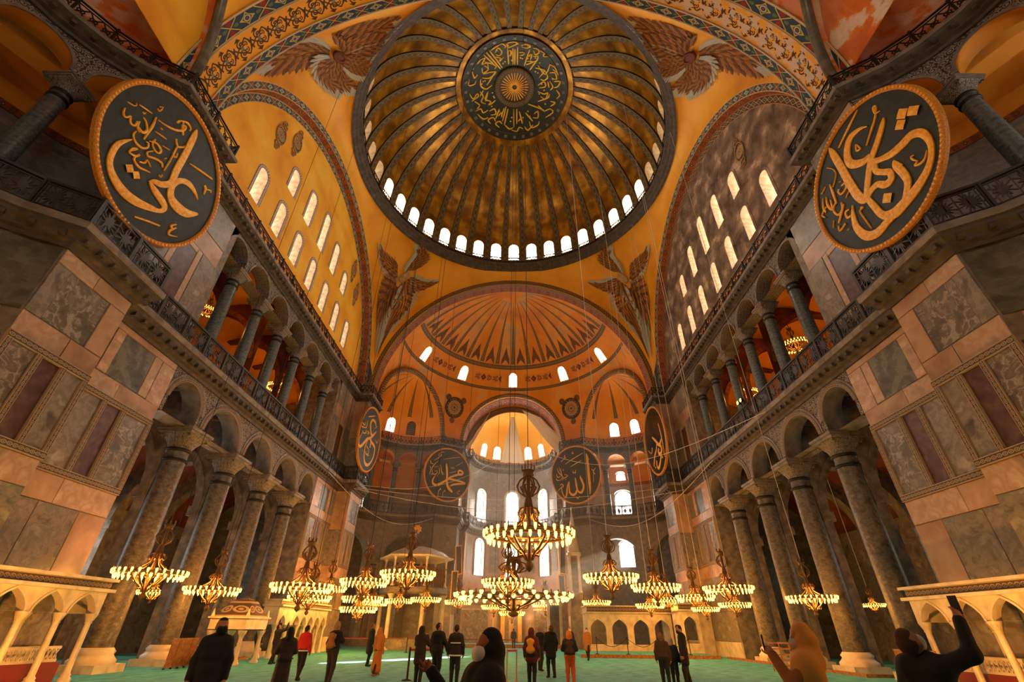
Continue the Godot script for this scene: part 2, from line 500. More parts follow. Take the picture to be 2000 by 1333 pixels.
# ---------------------------------------------------------------- surfaces with arched openings
func _val(f, a: float) -> float:
	return f.call(a) if f is Callable else float(f)

func _nr(f: Callable, a: float, b: float, d: float) -> Vector3:
	var p: Vector3 = f.call(a + 0.02, b, d) - f.call(a - 0.02, b, d)
	var q: Vector3 = f.call(a, b + 0.02, d) - f.call(a, b - 0.02, d)
	return p.cross(q).normalized()

func strip(m: MB, f: Callable, ua: float, ub: float, a0: float, a1: float, b0: float, b1: float, dv: float, d := 0.0):
	if a1 - a0 < 0.005 and b1 - b0 < 0.005: return
	var N := maxi(1, int(ceil(maxf(a1 - a0, b1 - b0) / dv)))
	var k := m.v.size()
	for q in N + 1:
		var t := float(q) / N
		for w in 2:
			var uu := ub if w else ua
			var vv := lerpf(b0, b1, t) if w else lerpf(a0, a1, t)
			m.v.append(f.call(uu, vv, d))
			m.n.append(_nr(f, uu, vv, d))
			m.u.append(Vector2(uu, -vv))
	for q in N:
		var a := k + q * 2
		var fn := (m.v[a + 3] - m.v[a]).cross(m.v[a + 2] - m.v[a + 1])
		if fn.dot(m.n[a]) + fn.dot(m.n[a + 3]) >= 0.0:
			m.i.append_array([a, a + 2, a + 3, a, a + 3, a + 1])
		else:
			m.i.append_array([a, a + 3, a + 2, a, a + 1, a + 3])
	# smooth normals follow the winding normal (clockwise front)
	if N > 0:
		var a := m.i[m.i.size() - 3]; var b := m.i[m.i.size() - 2]; var c := m.i[m.i.size() - 1]
		var wn := (m.v[c] - m.v[a]).cross(m.v[b] - m.v[a])
		if wn.dot(m.n[a]) < 0.0:
			for q in range(k, m.v.size()): m.n[q] = -m.n[q]

# openings: [centre u, half width, sill v, spring v]
func arch_top(o: Array, a: float) -> float:
	var t := clampf((a - o[0]) / o[1], -1.0, 1.0)
	if o.size() > 4: return o[3] + o[4] * (pow(1.0 - absf(t), 0.55) * 0.75 + 0.25 * sqrt(1.0 - t * t))
	return o[3] + o[1] * sqrt(1.0 - t * t)

func arch_wall(m: MB, f: Callable, u0: float, u1: float, v0, v1, ops: Array, depth := 0.0, du := 1.5, dv := 2.0, rev: MB = null, d0 := 0.0):
	var us := [u0, u1]
	for k in int((u1 - u0) / du): us.append(u0 + (k + 1) * du)
	for o in ops:
		for k in 13: us.append(o[0] - o[1] * cos(PI * k / 12.0))
	us.sort()
	for k in us.size() - 1:
		var a: float = us[k]; var b: float = us[k + 1]
		if b - a < 0.004: continue
		var mid := (a + b) / 2
		var hit = null
		for o in ops:
			if absf(mid - o[0]) < o[1] - 0.001: hit = o
		if hit == null:
			strip(m, f, a, b, _val(v0, a), _val(v1, a), _val(v0, b), _val(v1, b), dv, d0)
		else:
			if hit[2] > _val(v0, mid) + 0.01:
				strip(m, f, a, b, _val(v0, a), hit[2], _val(v0, b), hit[2], dv, d0)
			strip(m, f, a, b, arch_top(hit, a), _val(v1, a), arch_top(hit, b), _val(v1, b), dv, d0)
	if depth > 0.0:
		var r := m if rev == null else rev
		for o in ops:
			var ring := [Vector2(o[0] - o[1], o[2])]
			for k in 13: ring.append(Vector2(o[0] - o[1] * cos(PI * k / 12.0), arch_top(o, o[0] - o[1] * cos(PI * k / 12.0))))
			ring.append(Vector2(o[0] + o[1], o[2]))
			var rows := [PackedVector3Array(), PackedVector3Array()]
			for p in ring:
				rows[0].append(f.call(p.x, p.y, d0)); rows[1].append(f.call(p.x, p.y, d0 + depth))
			r.grid(rows)
			r.quad(rows[0][0], rows[1][0], rows[1][14], rows[0][14])

# band of given width round the arch of an opening, raised from the surface
func arch_band(m: MB, f: Callable, o: Array, w: float, lift: float, legs := true, tile := 0.5):
	var ring := []
	if legs: ring.append([Vector2(o[0] - o[1], o[2]), Vector2(-1, 0)])
	for k in 17:
		var a := PI * k / 16.0
		ring.append([Vector2(o[0] - o[1] * cos(a), arch_top(o, o[0] - o[1] * cos(a))), Vector2(-cos(a), sin(a))])
	if legs: ring.append([Vector2(o[0] + o[1], o[2]), Vector2(1, 0)])
	var rows := [PackedVector3Array(), PackedVector3Array(), PackedVector3Array(), PackedVector3Array()]
	var uv := [[], [], [], []]
	var s := 0.0
	for k in ring.size():
		var p: Vector2 = ring[k][0]; var q: Vector2 = p + ring[k][1] * w
		if k > 0: s += (ring[k][0] - ring[k - 1][0]).length() / (w * 2.0) * tile * 2.0
		rows[0].append(f.call(p.x, p.y, 0.0)); rows[1].append(f.call(p.x, p.y, -lift)); rows[2].append(f.call(q.x, q.y, -lift)); rows[3].append(f.call(q.x, q.y, 0.0))
		for w2 in 4: uv[w2].append(Vector2(s, [1.0, 1.0, 0.0, 0.0][w2]))
	for k in 3:
		m.grid([rows[k], rows[k + 1]], uv[k] + uv[k + 1])

# ---------------------------------------------------------------- windows
const ORD := ["first", "second", "third", "fourth", "fifth", "sixth", "seventh", "eighth", "ninth", "tenth", "eleventh", "twelfth", "thirteenth", "fourteenth", "fifteenth", "sixteenth", "seventeenth", "eighteenth", "nineteenth", "twentieth"]
var win_n := 0
var win_cache := {}
func window(f: Callable, o: Array, depth: float, energy: float, label: String, bars := 2, tint := Color(1, 0.97, 0.92)):
	win_n += 1
	var w := Node3D.new()
	w.name = "window_%d" % win_n
	add_child(w)
	struct(w, label)
	var top: float = o[3] + o[1]
	var mid: float = (o[2] + top) / 2
	var c: Vector3 = f.call(o[0], mid, depth)
	var up: Vector3 = (f.call(o[0], top, depth) - f.call(o[0], o[2], depth)).normalized()
	var rt: Vector3 = (f.call(o[0] + o[1], mid, depth) - f.call(o[0] - o[1], mid, depth)).normalized()
	var out: Vector3 = (f.call(o[0], mid, depth + 1.0) - c)
	var z := rt.cross(up).normalized()
	if z.dot(out) < 0.0:
		rt = -rt; z = -z
	w.transform = Transform3D(Basis(rt, z.cross(rt), z), c)
	# true size of the opening at that depth
	var hw0: float = o[1]
	var wide: float = (f.call(o[0] + hw0, mid, depth) - f.call(o[0] - hw0, mid, depth)).length() / 2.0 * 1.03
	var H: float = (f.call(o[0], top, depth) - f.call(o[0], o[2], depth)).length() * 1.02
	o = [0.0, wide, 0.0, 0.0]
	var key := "%.2f_%.2f_%d" % [o[1], H, bars]
	if not win_cache.has(key):
		var poly := PackedVector2Array([Vector2(-o[1], -H / 2)])
		for k in 13: poly.append(Vector2(-o[1] * cos(PI * k / 12.0), H / 2 - o[1] + o[1] * sin(PI * k / 12.0)))
		poly.append(Vector2(o[1], -H / 2))
		var a := MB.new(); a.extr(poly, 0.06, 0.04)
		var b := MB.new()
		var t: float = 0.035 + 0.01 * o[1]
		for k in bars:
			var xx: float = o[1] * (2.0 * (k + 1) / (bars + 1) - 1.0)
			b.box(Vector3(xx, (sqrt(maxf(0.0, o[1] * o[1] - xx * xx)) - o[1]) / 2, -0.04), Vector3(t, H - o[1] + sqrt(maxf(0.0, o[1] * o[1] - xx * xx)), t))
		var rows := int(H / (2.0 * o[1] / (bars + 1)) * 0.8)
		for k in rows:
			var yy := -H / 2 + H * (k + 1) / (rows + 1.0)
			var hw: float = o[1]
			var over: float = yy - (H / 2 - o[1])
			if over > 0.0: hw = sqrt(maxf(0.01, o[1] * o[1] - over * over))
			b.box(Vector3(0, yy, -0.04), Vector3(hw * 2, t, t))
		var ring := []
		for p in poly: ring.append(Vector3(p.x * 0.97, p.y * 0.985, -0.04))
		b.tube(ring, t * 1.3, 4, true)
		win_cache[key] = [a.mesh(), b.mesh()]
	put(win_cache[key][0], "pane", M.pane if energy > 1.1 else M.pane_soft, w)
	put(win_cache[key][1], "grille", M.iron, w)
	if energy > 0.0:
		var l := AreaLight3D.new()
		l.name = "daylight"
		l.area_size = Vector2(o[1] * 1.9, H - o[1] * 0.3)
		l.area_normalize_energy = false
		l.light_energy = energy
		l.light_color = tint
		l.shadow_enabled = true
		l.area_range = 120.0
		l.position = Vector3(0, -o[1] * 0.1, 0.05)
		w.add_child(l)
	return w

# ---------------------------------------------------------------- plan
const P1 := Vector2(-15.0, -17.45)
const P2 := Vector2(-9.35, -29.0)
const SD := Vector3(0, 23.2, -17.0)
const SR := 15.2
var XM := Vector2((-15.0 - 9.35) / 2.0, (-17.45 - 29.0) / 2.0)
var XR := 6.43
func ex_pt(phi: float, d: float) -> Vector2:
	var e1 := (P1 - XM).normalized()
	var e2 := Vector2(-e1.y, e1.x)
	if e2.x > 0: e2 = -e2
	return XM + (e1 * cos(phi) + e2 * sin(phi)) * (XR + d)

func plan_path() -> Array:
	var p := [Vector2(-6.8, 30.6)]
	for k in 15:
		var q := ex_pt(PI * (14 - k) / 14.0, 0.0)
		p.append(Vector2(q.x, -q.y))
	p.append_array([Vector2(-15.0, 14.4), Vector2(-16.3, 14.4), Vector2(-16.3, -14.4), Vector2(-15.0, -14.4)])
	for k in 15: p.append(ex_pt(PI * k / 14.0, 0.0))
	p.append_array([Vector2(-6.8, -30.6), Vector2(-6.8, -34.0), Vector2(-6.0, -34.0)])
	for k in 9: p.append(Vector2(-6.0 * cos(PI / 2 * (k + 1) / 9.0), -34.0 - 6.0 * sin(PI / 2 * (k + 1) / 9.0)))
	return p

func offset_path(path: Array, d: float) -> Array:
	var out := []
	for k in path.size():
		var a: Vector2 = path[maxi(k - 1, 0)]; var b: Vector2 = path[k]; var c: Vector2 = path[mini(k + 1, path.size() - 1)]
		var d1 := (b - a).normalized() if k > 0 else (c - b).normalized()
		var d2 := (c - b).normalized() if k < path.size() - 1 else d1
		var n1 := Vector2(-d1.y, d1.x); var n2 := Vector2(-d2.y, d2.x)
		var mt := (n1 + n2).normalized()
		out.append(b + mt * d / maxf(0.4, mt.dot(n1)))
	return out

func sweep(m: MB, path: Array, prof: Array):
	var lines := []
	for p in prof: lines.append(offset_path(path, p.x))
	for k in prof.size() - 1:
		for q in path.size() - 1:
			var a: Vector2 = lines[k][q]; var b: Vector2 = lines[k][q + 1]; var c: Vector2 = lines[k + 1][q + 1]; var d: Vector2 = lines[k + 1][q]
			m.quad(Vector3(a.x, prof[k].y, a.y), Vector3(b.x, prof[k].y, b.y), Vector3(c.x, prof[k + 1].y, c.y), Vector3(d.x, prof[k + 1].y, d.y), Vector2(0, k), Vector2(1, k), Vector2(1, k + 1), Vector2(0, k + 1))

func mir(sx: float, sz := 1.0) -> Transform3D:
	return Transform3D(Basis.from_scale(Vector3(sx, 1, sz)), Vector3.ZERO)

func wrp(t: Transform3D, f: Callable) -> Callable:
	return func(a: float, b: float, d: float) -> Vector3: return t * (f.call(a, b, d) as Vector3)

# ---------------------------------------------------------------- dome
func dome():
	var D := struct(node("dome"), "great golden ribbed dome on a ring of windows")
	var RD := 14.8
	var f := func(a: float, b: float, d: float) -> Vector3:
		var az := a / RD; var el := b / RD
		return Vector3(sin(az) * cos(el) * (RD + d), 41.0 + sin(el) * (RD + d), cos(az) * cos(el) * (RD + d))
	var seg := TAU * RD / 40.0
	var m := MB.new(); var rv := MB.new()
	for k in 40:
		var o := [seg * k, 0.66, 0.75, 2.55]
		arch_wall(m, f, seg * (k - 0.5), seg * (k + 0.5), 0.2, 3.6, [o], 1.7, 0.6, 1.2, rv)
	put(m, "drum", M.web, D)
	put(rv, "window_reveals", M.reveal, D)
	for k in 40:
		var q := k - 20
		var lb := "arched dome window straight ahead over the far arch" if q == 0 else ("arched dome window over the viewer" if q == -20 else "arched dome window, %s to the %s of the one straight ahead" % [ORD[absi(q) - 1], "left" if q > 0 else "right"])
		window(f, [seg * k, 0.66, 0.75, 2.55], 1.6, 9.0 if absi(q) < 9 else 0.4, lb, 2)
	m = MB.new()
	var rows := []
	for k in 15:
		var el := lerpf(3.6 / RD, PI / 2 - 0.005, k / 14.0)
		var r := PackedVector3Array()
		for q in 81:
			var az := TAU * q / 80.0
			r.append(Vector3(sin(az) * cos(el) * RD, 41.0 + sin(el) * RD, cos(az) * cos(el) * RD))
		rows.append(r)
	m.grid(rows, [], true)
	put(m, "webs", M.web, D)
	# one rib, turned forty times
	m = MB.new()
	rows = [PackedVector3Array(), PackedVector3Array(), PackedVector3Array(), PackedVector3Array()]
	var uv := [[], [], [], []]
	for k in 27:
		var t := k / 26.0
		var el := lerpf(0.03, 1.09, t)
		var hw := lerpf(0.4, 0.24, t)
		var lift := 0.14
		var c := Vector3(0, 41.0 + sin(el) * RD, cos(el) * RD)
		var nn := Vector3(0, -sin(el), -cos(el))
		rows[0].append(c + Vector3(-hw, 0, 0) - nn * 0.1); rows[1].append(c + Vector3(-hw, 0, 0) + nn * lift)
		rows[2].append(c + Vector3(hw, 0, 0) + nn * lift); rows[3].append(c + Vector3(hw, 0, 0) - nn * 0.1)
		for w in 4: uv[w].append(Vector2([0.05, 0.05, 0.95, 0.95][w], t * 17.0))
	for k in 3: m.grid([rows[k], rows[k + 1]], uv[k] + uv[k + 1])
	var rb := m.mesh()
	for k in 40: put(rb, "rib", M.rib, D, Transform3D(Basis(Vector3.UP, TAU * (k + 0.5) / 40.0), Vector3.ZERO))
	# gilded collar and medallion
	var cap := func(r0: float, r1: float, lift: float) -> MB:
		var g := MB.new()
		var rr := []
		for k in 7:
			var r := lerpf(r0, r1, k / 6.0)
			var row := PackedVector3Array()
			for q in 73: row.append(Vector3(sin(TAU * q / 72.0) * r, 41.0 + sqrt(RD * RD - r * r) - lift, cos(TAU * q / 72.0) * r))
			rr.append(row)
		g.grid(rr, [], true)
		return g
	put(cap.call(6.0, 6.75, 0.2), "collar", M.web, D)
	put(cap.call(5.3, 6.05, 0.34), "medallion_border", M.board, D)
	put(cap.call(1.6, 5.35, 0.30), "inscription_ground", M.board, D)
	put(cap.call(0.02, 1.75, 0.34), "medallion_centre", M.porph, D)
	m = MB.new()
	m.lathe([Vector2(1.75, 55.3), Vector2(1.75, 55.1), Vector2(2.3, 55.0), Vector2(2.3, 55.3)], 48, Vector3(0, 0.1, 0))
	for r in [5.32, 6.05]:
		var ring := []
		for k in 72: ring.append(Vector3(sin(TAU * k / 72.0) * r, 41.0 + sqrt(RD * RD - r * r) - 0.36, cos(TAU * k / 72.0) * r))
		m.tube(ring, 0.05, 5, true)
	put(m, "medallion_mouldings", M.rib, D)
	# rays
	m = MB.new()
	m.box(Vector3(0, 0, 0.95), Vector3(0.09, 0.06, 1.35))
	var ray := m.mesh()
	for k in 28: put(ray, "ray", M.leaf, D, Transform3D(Basis(Vector3.UP, TAU * k / 28.0), Vector3(0, 55.38, 0)))
	m = MB.new()
	m.box(Vector3.ZERO, Vector3(0.34, 0.05, 0.34)); m.box(Vector3(0, -0.02, 0), Vector3(0.2, 0.06, 0.2), Basis(Vector3.UP, PI / 4))
	var sq := m.mesh()
	for k in 32:
		var r := 5.68
		put(sq, "tile", M.grey, D, Transform3D(Basis(Vector3.UP, TAU * k / 32.0), Vector3(0, 41.0 + sqrt(RD * RD - r * r) - 0.38, 0)) * Transform3D(Basis(Vector3.RIGHT, 0.39), Vector3(0, 0, r)))
	inscription(D, RD)
	# cornice ring and its railing
	m = MB.new()
	m.lathe([Vector2(15.5, 40.2), Vector2(15.3, 40.3), Vector2(15.22, 40.5), Vector2(15.0, 40.6), Vector2(14.95, 40.8), Vector2(14.72, 40.9), Vector2(14.66, 41.2), Vector2(15.2, 41.2), Vector2(15.2, 41.9)], 96, Vector3.ZERO, Basis.IDENTITY, 0.0, TAU, false)
	struct(put(m, "trim_1", M.frieze_plain), "carved stone cornice ring under the dome windows")
	var rl := node("dome_railing", Vector3(0, 41.2, 0))
	tag(rl, "dark iron railing round the foot of the great dome", "railing")
	m = MB.new()
	m.box(Vector3(0, 0.8, 0), Vector3(1.18, 0.07, 0.07)); m.box(Vector3(0, 0.06, 0), Vector3(1.18, 0.06, 0.06)); m.box(Vector3(-0.58, 0.42, 0), Vector3(0.07, 0.9, 0.07))
	for k in 3:
		var xx := -0.38 + 0.38 * k
		m.bar(Vector3(xx - 0.19, 0.06, 0), Vector3(xx + 0.19, 0.8, 0), 0.045, 0.045, Vector3.FORWARD); m.bar(Vector3(xx + 0.19, 0.06, 0), Vector3(xx - 0.19, 0.8, 0), 0.045, 0.045, Vector3.FORWARD)
	var pn := m.mesh()
	for k in 80: put(pn, "panel", M.iron, rl, Transform3D(Basis(Vector3.UP, TAU * k / 80.0), Vector3.ZERO) * Transform3D(Basis.IDENTITY, Vector3(0, 0, 14.68)))

# gold script round the medallion
func inscription(D: Node, RD: float):
	var P := func(x: float, z: float) -> Vector3: return Vector3(x, 41.0 + sqrt(RD * RD - x * x - z * z) - 0.34, z)
	for st in DOME_SCRIPT:
		var p := []
		for k in range(0, st.size(), 2): p.append(Vector3(st[k], 0, st[k + 1]))
		p = spline(p, 6)
		var pts := []; var w := []
		for k in p.size():
			pts.append(P.call(p[k].x, p[k].z)); w.append(0.055 + 0.05 * sin(PI * k / (p.size() - 1.0)))
		var m := MB.new()
		m.tube(pts, w, 5)
		put(m, "gold_stroke", M.script, D)
	var m := MB.new()
	for k in range(0, DOME_POINTS.size(), 2): m.box(P.call(DOME_POINTS[k], DOME_POINTS[k + 1]), Vector3(0.15, 0.07, 0.15), Basis(Vector3.UP, PI / 4 + k))
	stuff(put(m, "gold_points", M.script, D))

# ---------------------------------------------------------------- pendentives and great arches
const AX := 16.0
const AZ := 15.4
func pend_pt(sx: float, sz: float, t: float, h: float) -> Vector3:
	# t 0..1 sweeps from the north/south arch to the east/west arch, h 0..1 rises
	var phi := lerpf(0.0005, PI / 2 - 0.0005, t)
	var dx := cos(phi); var dz := sin(phi)
	var k := minf(AX / dx, AZ / dz)
	var onx := AX / dx < AZ / dz
	var lat := k * (dz if onx else dx)
	var ya := 23.1 + sqrt(maxf(0.0, 15.5 * 15.5 - lat * lat))
	var r := k + (15.3 - k) * (1.0 - cos(h * PI / 2))
	var y := ya + (40.35 - ya) * sin(h * PI / 2)
	return Vector3(sx * dx * r, y, sz * dz * r)

func pendentives():
	for sx in [-1.0, 1.0]:
		for sz in [-1.0, 1.0]:
			var m := MB.new(mir(sx, sz))
			var rows := []
			for k in 17:
				var r := PackedVector3Array()
				for q in 49: r.append(pend_pt(1, 1, q / 48.0, k / 16.0))
				rows.append(r)
			m.grid(rows)
			var w := struct(put(m, "pendentive", M.pend), "curved golden pendentive between two great arches")
			seraph(w, sx, sz)

# six-winged figure: overlapping feathers laid on the pendentive
func seraph(w: Node, sx: float, sz: float):
	var near := sz > 0
	var at := func(a: float, b: float, lift: float) -> Vector3:
		var p := pend_pt(sx, sz, a, b)
		return p - Vector3(p.x, (p.y - 23.0) * 0.7, p.z).normalized() * lift
	var cols := [stone_f("feather_brown"), stone_f("feather_grey"), stone_f("feather_dark")]
	var ms := [MB.new(), MB.new(), MB.new()]
	var c := Vector2(0.43, 0.69) if near else Vector2(0.5, 0.62)
	var wings: Array = WINGS_NEAR if near else WINGS_FAR
	var depth := 0.03
	# work in metres on the surface round the face
	var px: float = (at.call(c.x + 0.02, c.y, 0.0) - at.call(c.x - 0.02, c.y, 0.0)).length() / 0.04
	var py: float = (at.call(c.x, c.y + 0.02, 0.0) - at.call(c.x, c.y - 0.02, 0.0)).length() / 0.04
	var mt := Vector2(px, py)
	for wi in wings.size():
		var q: Array = wings[wi]
		var sp := []
		for k in range(0, q.size(), 2): sp.append(Vector3(q[k] * mt.x, q[k + 1] * mt.y, 0))
		sp = spline(sp, 4)
		var N := sp.size()
		for k in range(N - 1, -1, -1):
			var p0 := Vector2(sp[k].x, sp[k].y)
			var pa := Vector2(sp[maxi(k - 1, 0)].x, sp[maxi(k - 1, 0)].y); var pb := Vector2(sp[mini(k + 1, N - 1)].x, sp[mini(k + 1, N - 1)].y)
			var d := (pb - pa).normalized()
			var t := float(k) / (N - 1)
			var half := 0.75 * sin(PI * clampf(0.2 + t * 0.75, 0.0, 1.0)) + 0.15
			for e in [4, -4, 3, -3, 2, -2, 1, -1, 0]:
				var side: float = e / 4.0
				var da := d.rotated(side * 0.55)
				var nn := Vector2(-d.y, d.x)
				var b := p0 + nn * side * half
				var L := 0.85 if absf(side) > 0.8 else 0.95
				var hw := Vector2(-da.y, da.x) * 0.115
				depth += 0.0003
				var outer: bool = e >= 3 or (t > 0.85 and e > -2)
				var g: MB = ms[1 if outer else (2 if (k + absi(e)) % 2 == 0 else 0)]
				var pts := []
				for v in [b - hw * 0.5, b + da * L * 0.65 - hw, b + da * L, b + da * L * 0.65 + hw, b + hw * 0.5]:
					pts.append(at.call(clampf(v.x / mt.x, 0.01, 0.99), clampf(v.y / mt.y, 0.01, 0.995), depth))
				var mid: Vector3 = at.call(clampf((b + da * L * 0.45).x / mt.x, 0.01, 0.99), clampf((b + da * L * 0.45).y / mt.y, 0.01, 0.995), depth + 0.05)
				for v in 5: g.tri(pts[v], pts[(v + 1) % 5], mid)
	for k in 3: stuff(put(ms[k], ["brown_feathers", "grey_feathers", "dark_feathers"][k], cols[k], w))
	var fm := MB.new()
	var ring := []
	for k in 16: ring.append(at.call(c.x + 0.42 / mt.x * cos(TAU * k / 16.0), c.y + 0.5 / mt.y * sin(TAU * k / 16.0), depth + 0.1))
	var cc: Vector3 = at.call(c.x, c.y, depth + 0.18)
	for k in 16: fm.tri(ring[k], ring[(k + 1) % 16], cc)
	fm.tube(ring, 0.12, 5, true)
	put(fm, "face_boss", M.pink if not near else M.redv, w)

const WINGS_NEAR := [[0.426, 0.619, 0.437, 0.473, 0.437, 0.285, 0.448, 0.135], [0.449, 0.744, 0.501, 0.82, 0.551, 0.863, 0.609, 0.918], [0.433, 0.772, 0.466, 0.873, 0.504, 0.945, 0.54, 0.99], [0.41, 0.672, 0.378, 0.654, 0.345, 0.702, 0.332, 0.859], [0.413, 0.74, 0.41, 0.826, 0.413, 0.93, 0.423, 0.99], [0.409, 0.621, 0.389, 0.508, 0.36, 0.479, 0.321, 0.602]]
const WINGS_FAR := [[0.506, 0.552, 0.5, 0.472, 0.495, 0.392, 0.49, 0.308], [0.513, 0.538, 0.538, 0.347, 0.54, 0.218, 0.528, 0.159], [0.52, 0.559, 0.558, 0.455, 0.59, 0.403, 0.617, 0.41], [0.473, 0.594, 0.425, 0.498, 0.38, 0.407, 0.353, 0.419], [0.506, 0.661, 0.522, 0.748, 0.525, 0.851, 0.492, 0.927], [0.484, 0.548, 0.468, 0.395, 0.464, 0.264, 0.473, 0.206]]
func stone_f(n: String) -> Material:
	if not M.has(n):
		var c: Color = {"feather_brown": C8(158, 104, 52), "feather_grey": C8(176, 180, 172), "feather_dark": C8(104, 68, 36)}[n]
		M[n] = plain(c, 0.75)
	return M[n]

func cyl_band(m: MB, z0: float, z1: float, R: float, yc: float, tiles: float, a0 := 0.0, a1 := PI, n := 64, flip := false):
	var rows := [PackedVector3Array(), PackedVector3Array()]
	var uv := [[], []]
	for k in n + 1:
		var a := lerpf(a0, a1, float(k) / n)
		for w in 2:
			rows[w].append(Vector3(-cos(a) * R, yc + sin(a) * R, z1 if w else z0))
			uv[w].append(Vector2(tiles * k / n, float(w) if not flip else 1.0 - w))
	m.grid(rows, uv[0] + uv[1])

func great_arches():
	# west, over the viewer
	var W := struct(node("great_arch"), "near great arch with heart and scroll mosaic bands overhead")
	var m := MB.new(); cyl_band(m, 15.4, 21.0, 15.4, 23.1, 10); put(m, "soffit", M.orange, W)
	for s in [[0.0, PI * 0.56, M.gold, "gilt_plaster"], [PI * 0.56, PI, M.peel, "peeling_plaster"]]:
		m = MB.new(); cyl_band(m, 15.95, 17.3, 15.37, 23.1, 6, s[0], s[1]); put(m, s[3], s[2], W)
		m = MB.new(); cyl_band(m, 18.1, 20.9, 15.37, 23.1, 6, s[0], s[1]); put(m, s[3], s[2], W)
	m = MB.new(); cyl_band(m, 15.42, 15.95, 15.33, 23.1, 24); put(m, "heart_band", M.hearts, W)
	m = MB.new(); cyl_band(m, 17.3, 18.05, 15.33, 23.1, 18); put(m, "heart_band", M.hearts, W)
	m = MB.new(); cyl_band(m, 16.02, 17.22, 15.35, 23.1, 10, 0.0, PI * 0.58); put(m, "scroll_band", M.arab, W)
	m = MB.new(); cyl_band(m, 16.02, 17.22, 15.35, 23.1, 6.5, PI * 0.62, PI); put(m, "scroll_band", scroll_peel(), W)
	for z in [15.42, 15.97, 17.28, 18.07]:
		m = MB.new()
		var pts := []
		for k in 65: pts.append(Vector3(-cos(PI * k / 64.0) * 15.31, 23.1 + sin(PI * k / 64.0) * 15.31, z))
		m.tube(pts, 0.035, 4); put(m, "fillet", M.white, W)
	# east
	var E := struct(node("great_arch"), "far great arch framing the eastern half dome")
	m = MB.new(); cyl_band(m, -17.0, -15.4, 15.2, 23.1, 10)
	var f := func(a: float, b: float, d: float) -> Vector3: return Vector3(-cos(a) * b, 23.1 + sin(a) * b, -15.4 - d)
	for k in 64: strip(m, f, PI * k / 64.0, PI * (k + 1) / 64.0, 15.2, 15.6, 15.2, 15.6, 3.0)
	put(m, "soffit", M.gold, E)
	m = MB.new(); cyl_band(m, -16.9, -15.9, 15.16, 23.1, 40); put(m, "scroll_band", M.scroll, E)
	m = MB.new(); cyl_band(m, -15.9, -15.42, 15.14, 23.1, 60); put(m, "lattice_band", M.lattice, E)
	m = MB.new()
	for k in 64:
		var a0 := PI * k / 64.0; var a1 := PI * (k + 1) / 64.0
		m.quad(f.call(a0, 15.2, -0.05), f.call(a1, 15.2, -0.05), f.call(a1, 15.75, -0.05), f.call(a0, 15.75, -0.05), Vector2(k * 1.2, 1), Vector2(k * 1.2 + 1.2, 1), Vector2(k * 1.2 + 1.2, 0), Vector2(k * 1.2, 0))
	put(m, "face_band", M.lattice, E)
	# north and south, over the window walls
	for s in [-1.0, 1.0]:
		var A := struct(node("great_arch"), "side great arch over the %s window wall" % ("golden left" if s < 0 else "bare right"))
		var steps := [[16.0, 15.5, 16.15, 15.0, M.hearts, 30, "heart_band"], [16.15, 15.0, 16.7, 14.85, M.scroll, 26, "scroll_band"], [16.7, 14.85, 16.78, 14.3, M.hearts if s < 0 else M.lattice, 32, "border_band"]]
		for q in steps:
			m = MB.new(mir(s))
			var rows := [PackedVector3Array(), PackedVector3Array()]
			var uv := [[], []]
			for k in 65:
				var a := PI * k / 64.0
				rows[0].append(Vector3(q[0], 23.1 + sin(a) * q[1], -cos(a) * q[1])); rows[1].append(Vector3(q[2], 23.1 + sin(a) * q[3], -cos(a) * q[3]))
				uv[0].append(Vector2(q[5] * k / 64.0, 0)); uv[1].append(Vector2(q[5] * k / 64.0, 1))
			m.grid(rows, uv[0] + uv[1]); put(m, q[6], q[4], A)

func scroll_peel() -> Material:
	var m: StandardMaterial3D = M.arab.duplicate()
	m.detail_enabled = true
	m.detail_blend_mode = BaseMaterial3D.BLEND_MODE_MIX
	var sz := 256
	var b := noise_bytes(sz, 31, 0.012, 5, 50.0)
	var im := Image.create(sz, sz, false, Image.FORMAT_RGBA8)
	for y in sz:
		for x in sz:
			var v := b[y * sz + x]
			im.set_pixel(x, y, Color(0.84, 0.74, 0.66, 1.0 if v > 128 else 0.0))
	m.detail_albedo = ImageTexture.create_from_image(im)
	m.detail_uv_layer = BaseMaterial3D.DETAIL_UV_1
	return m

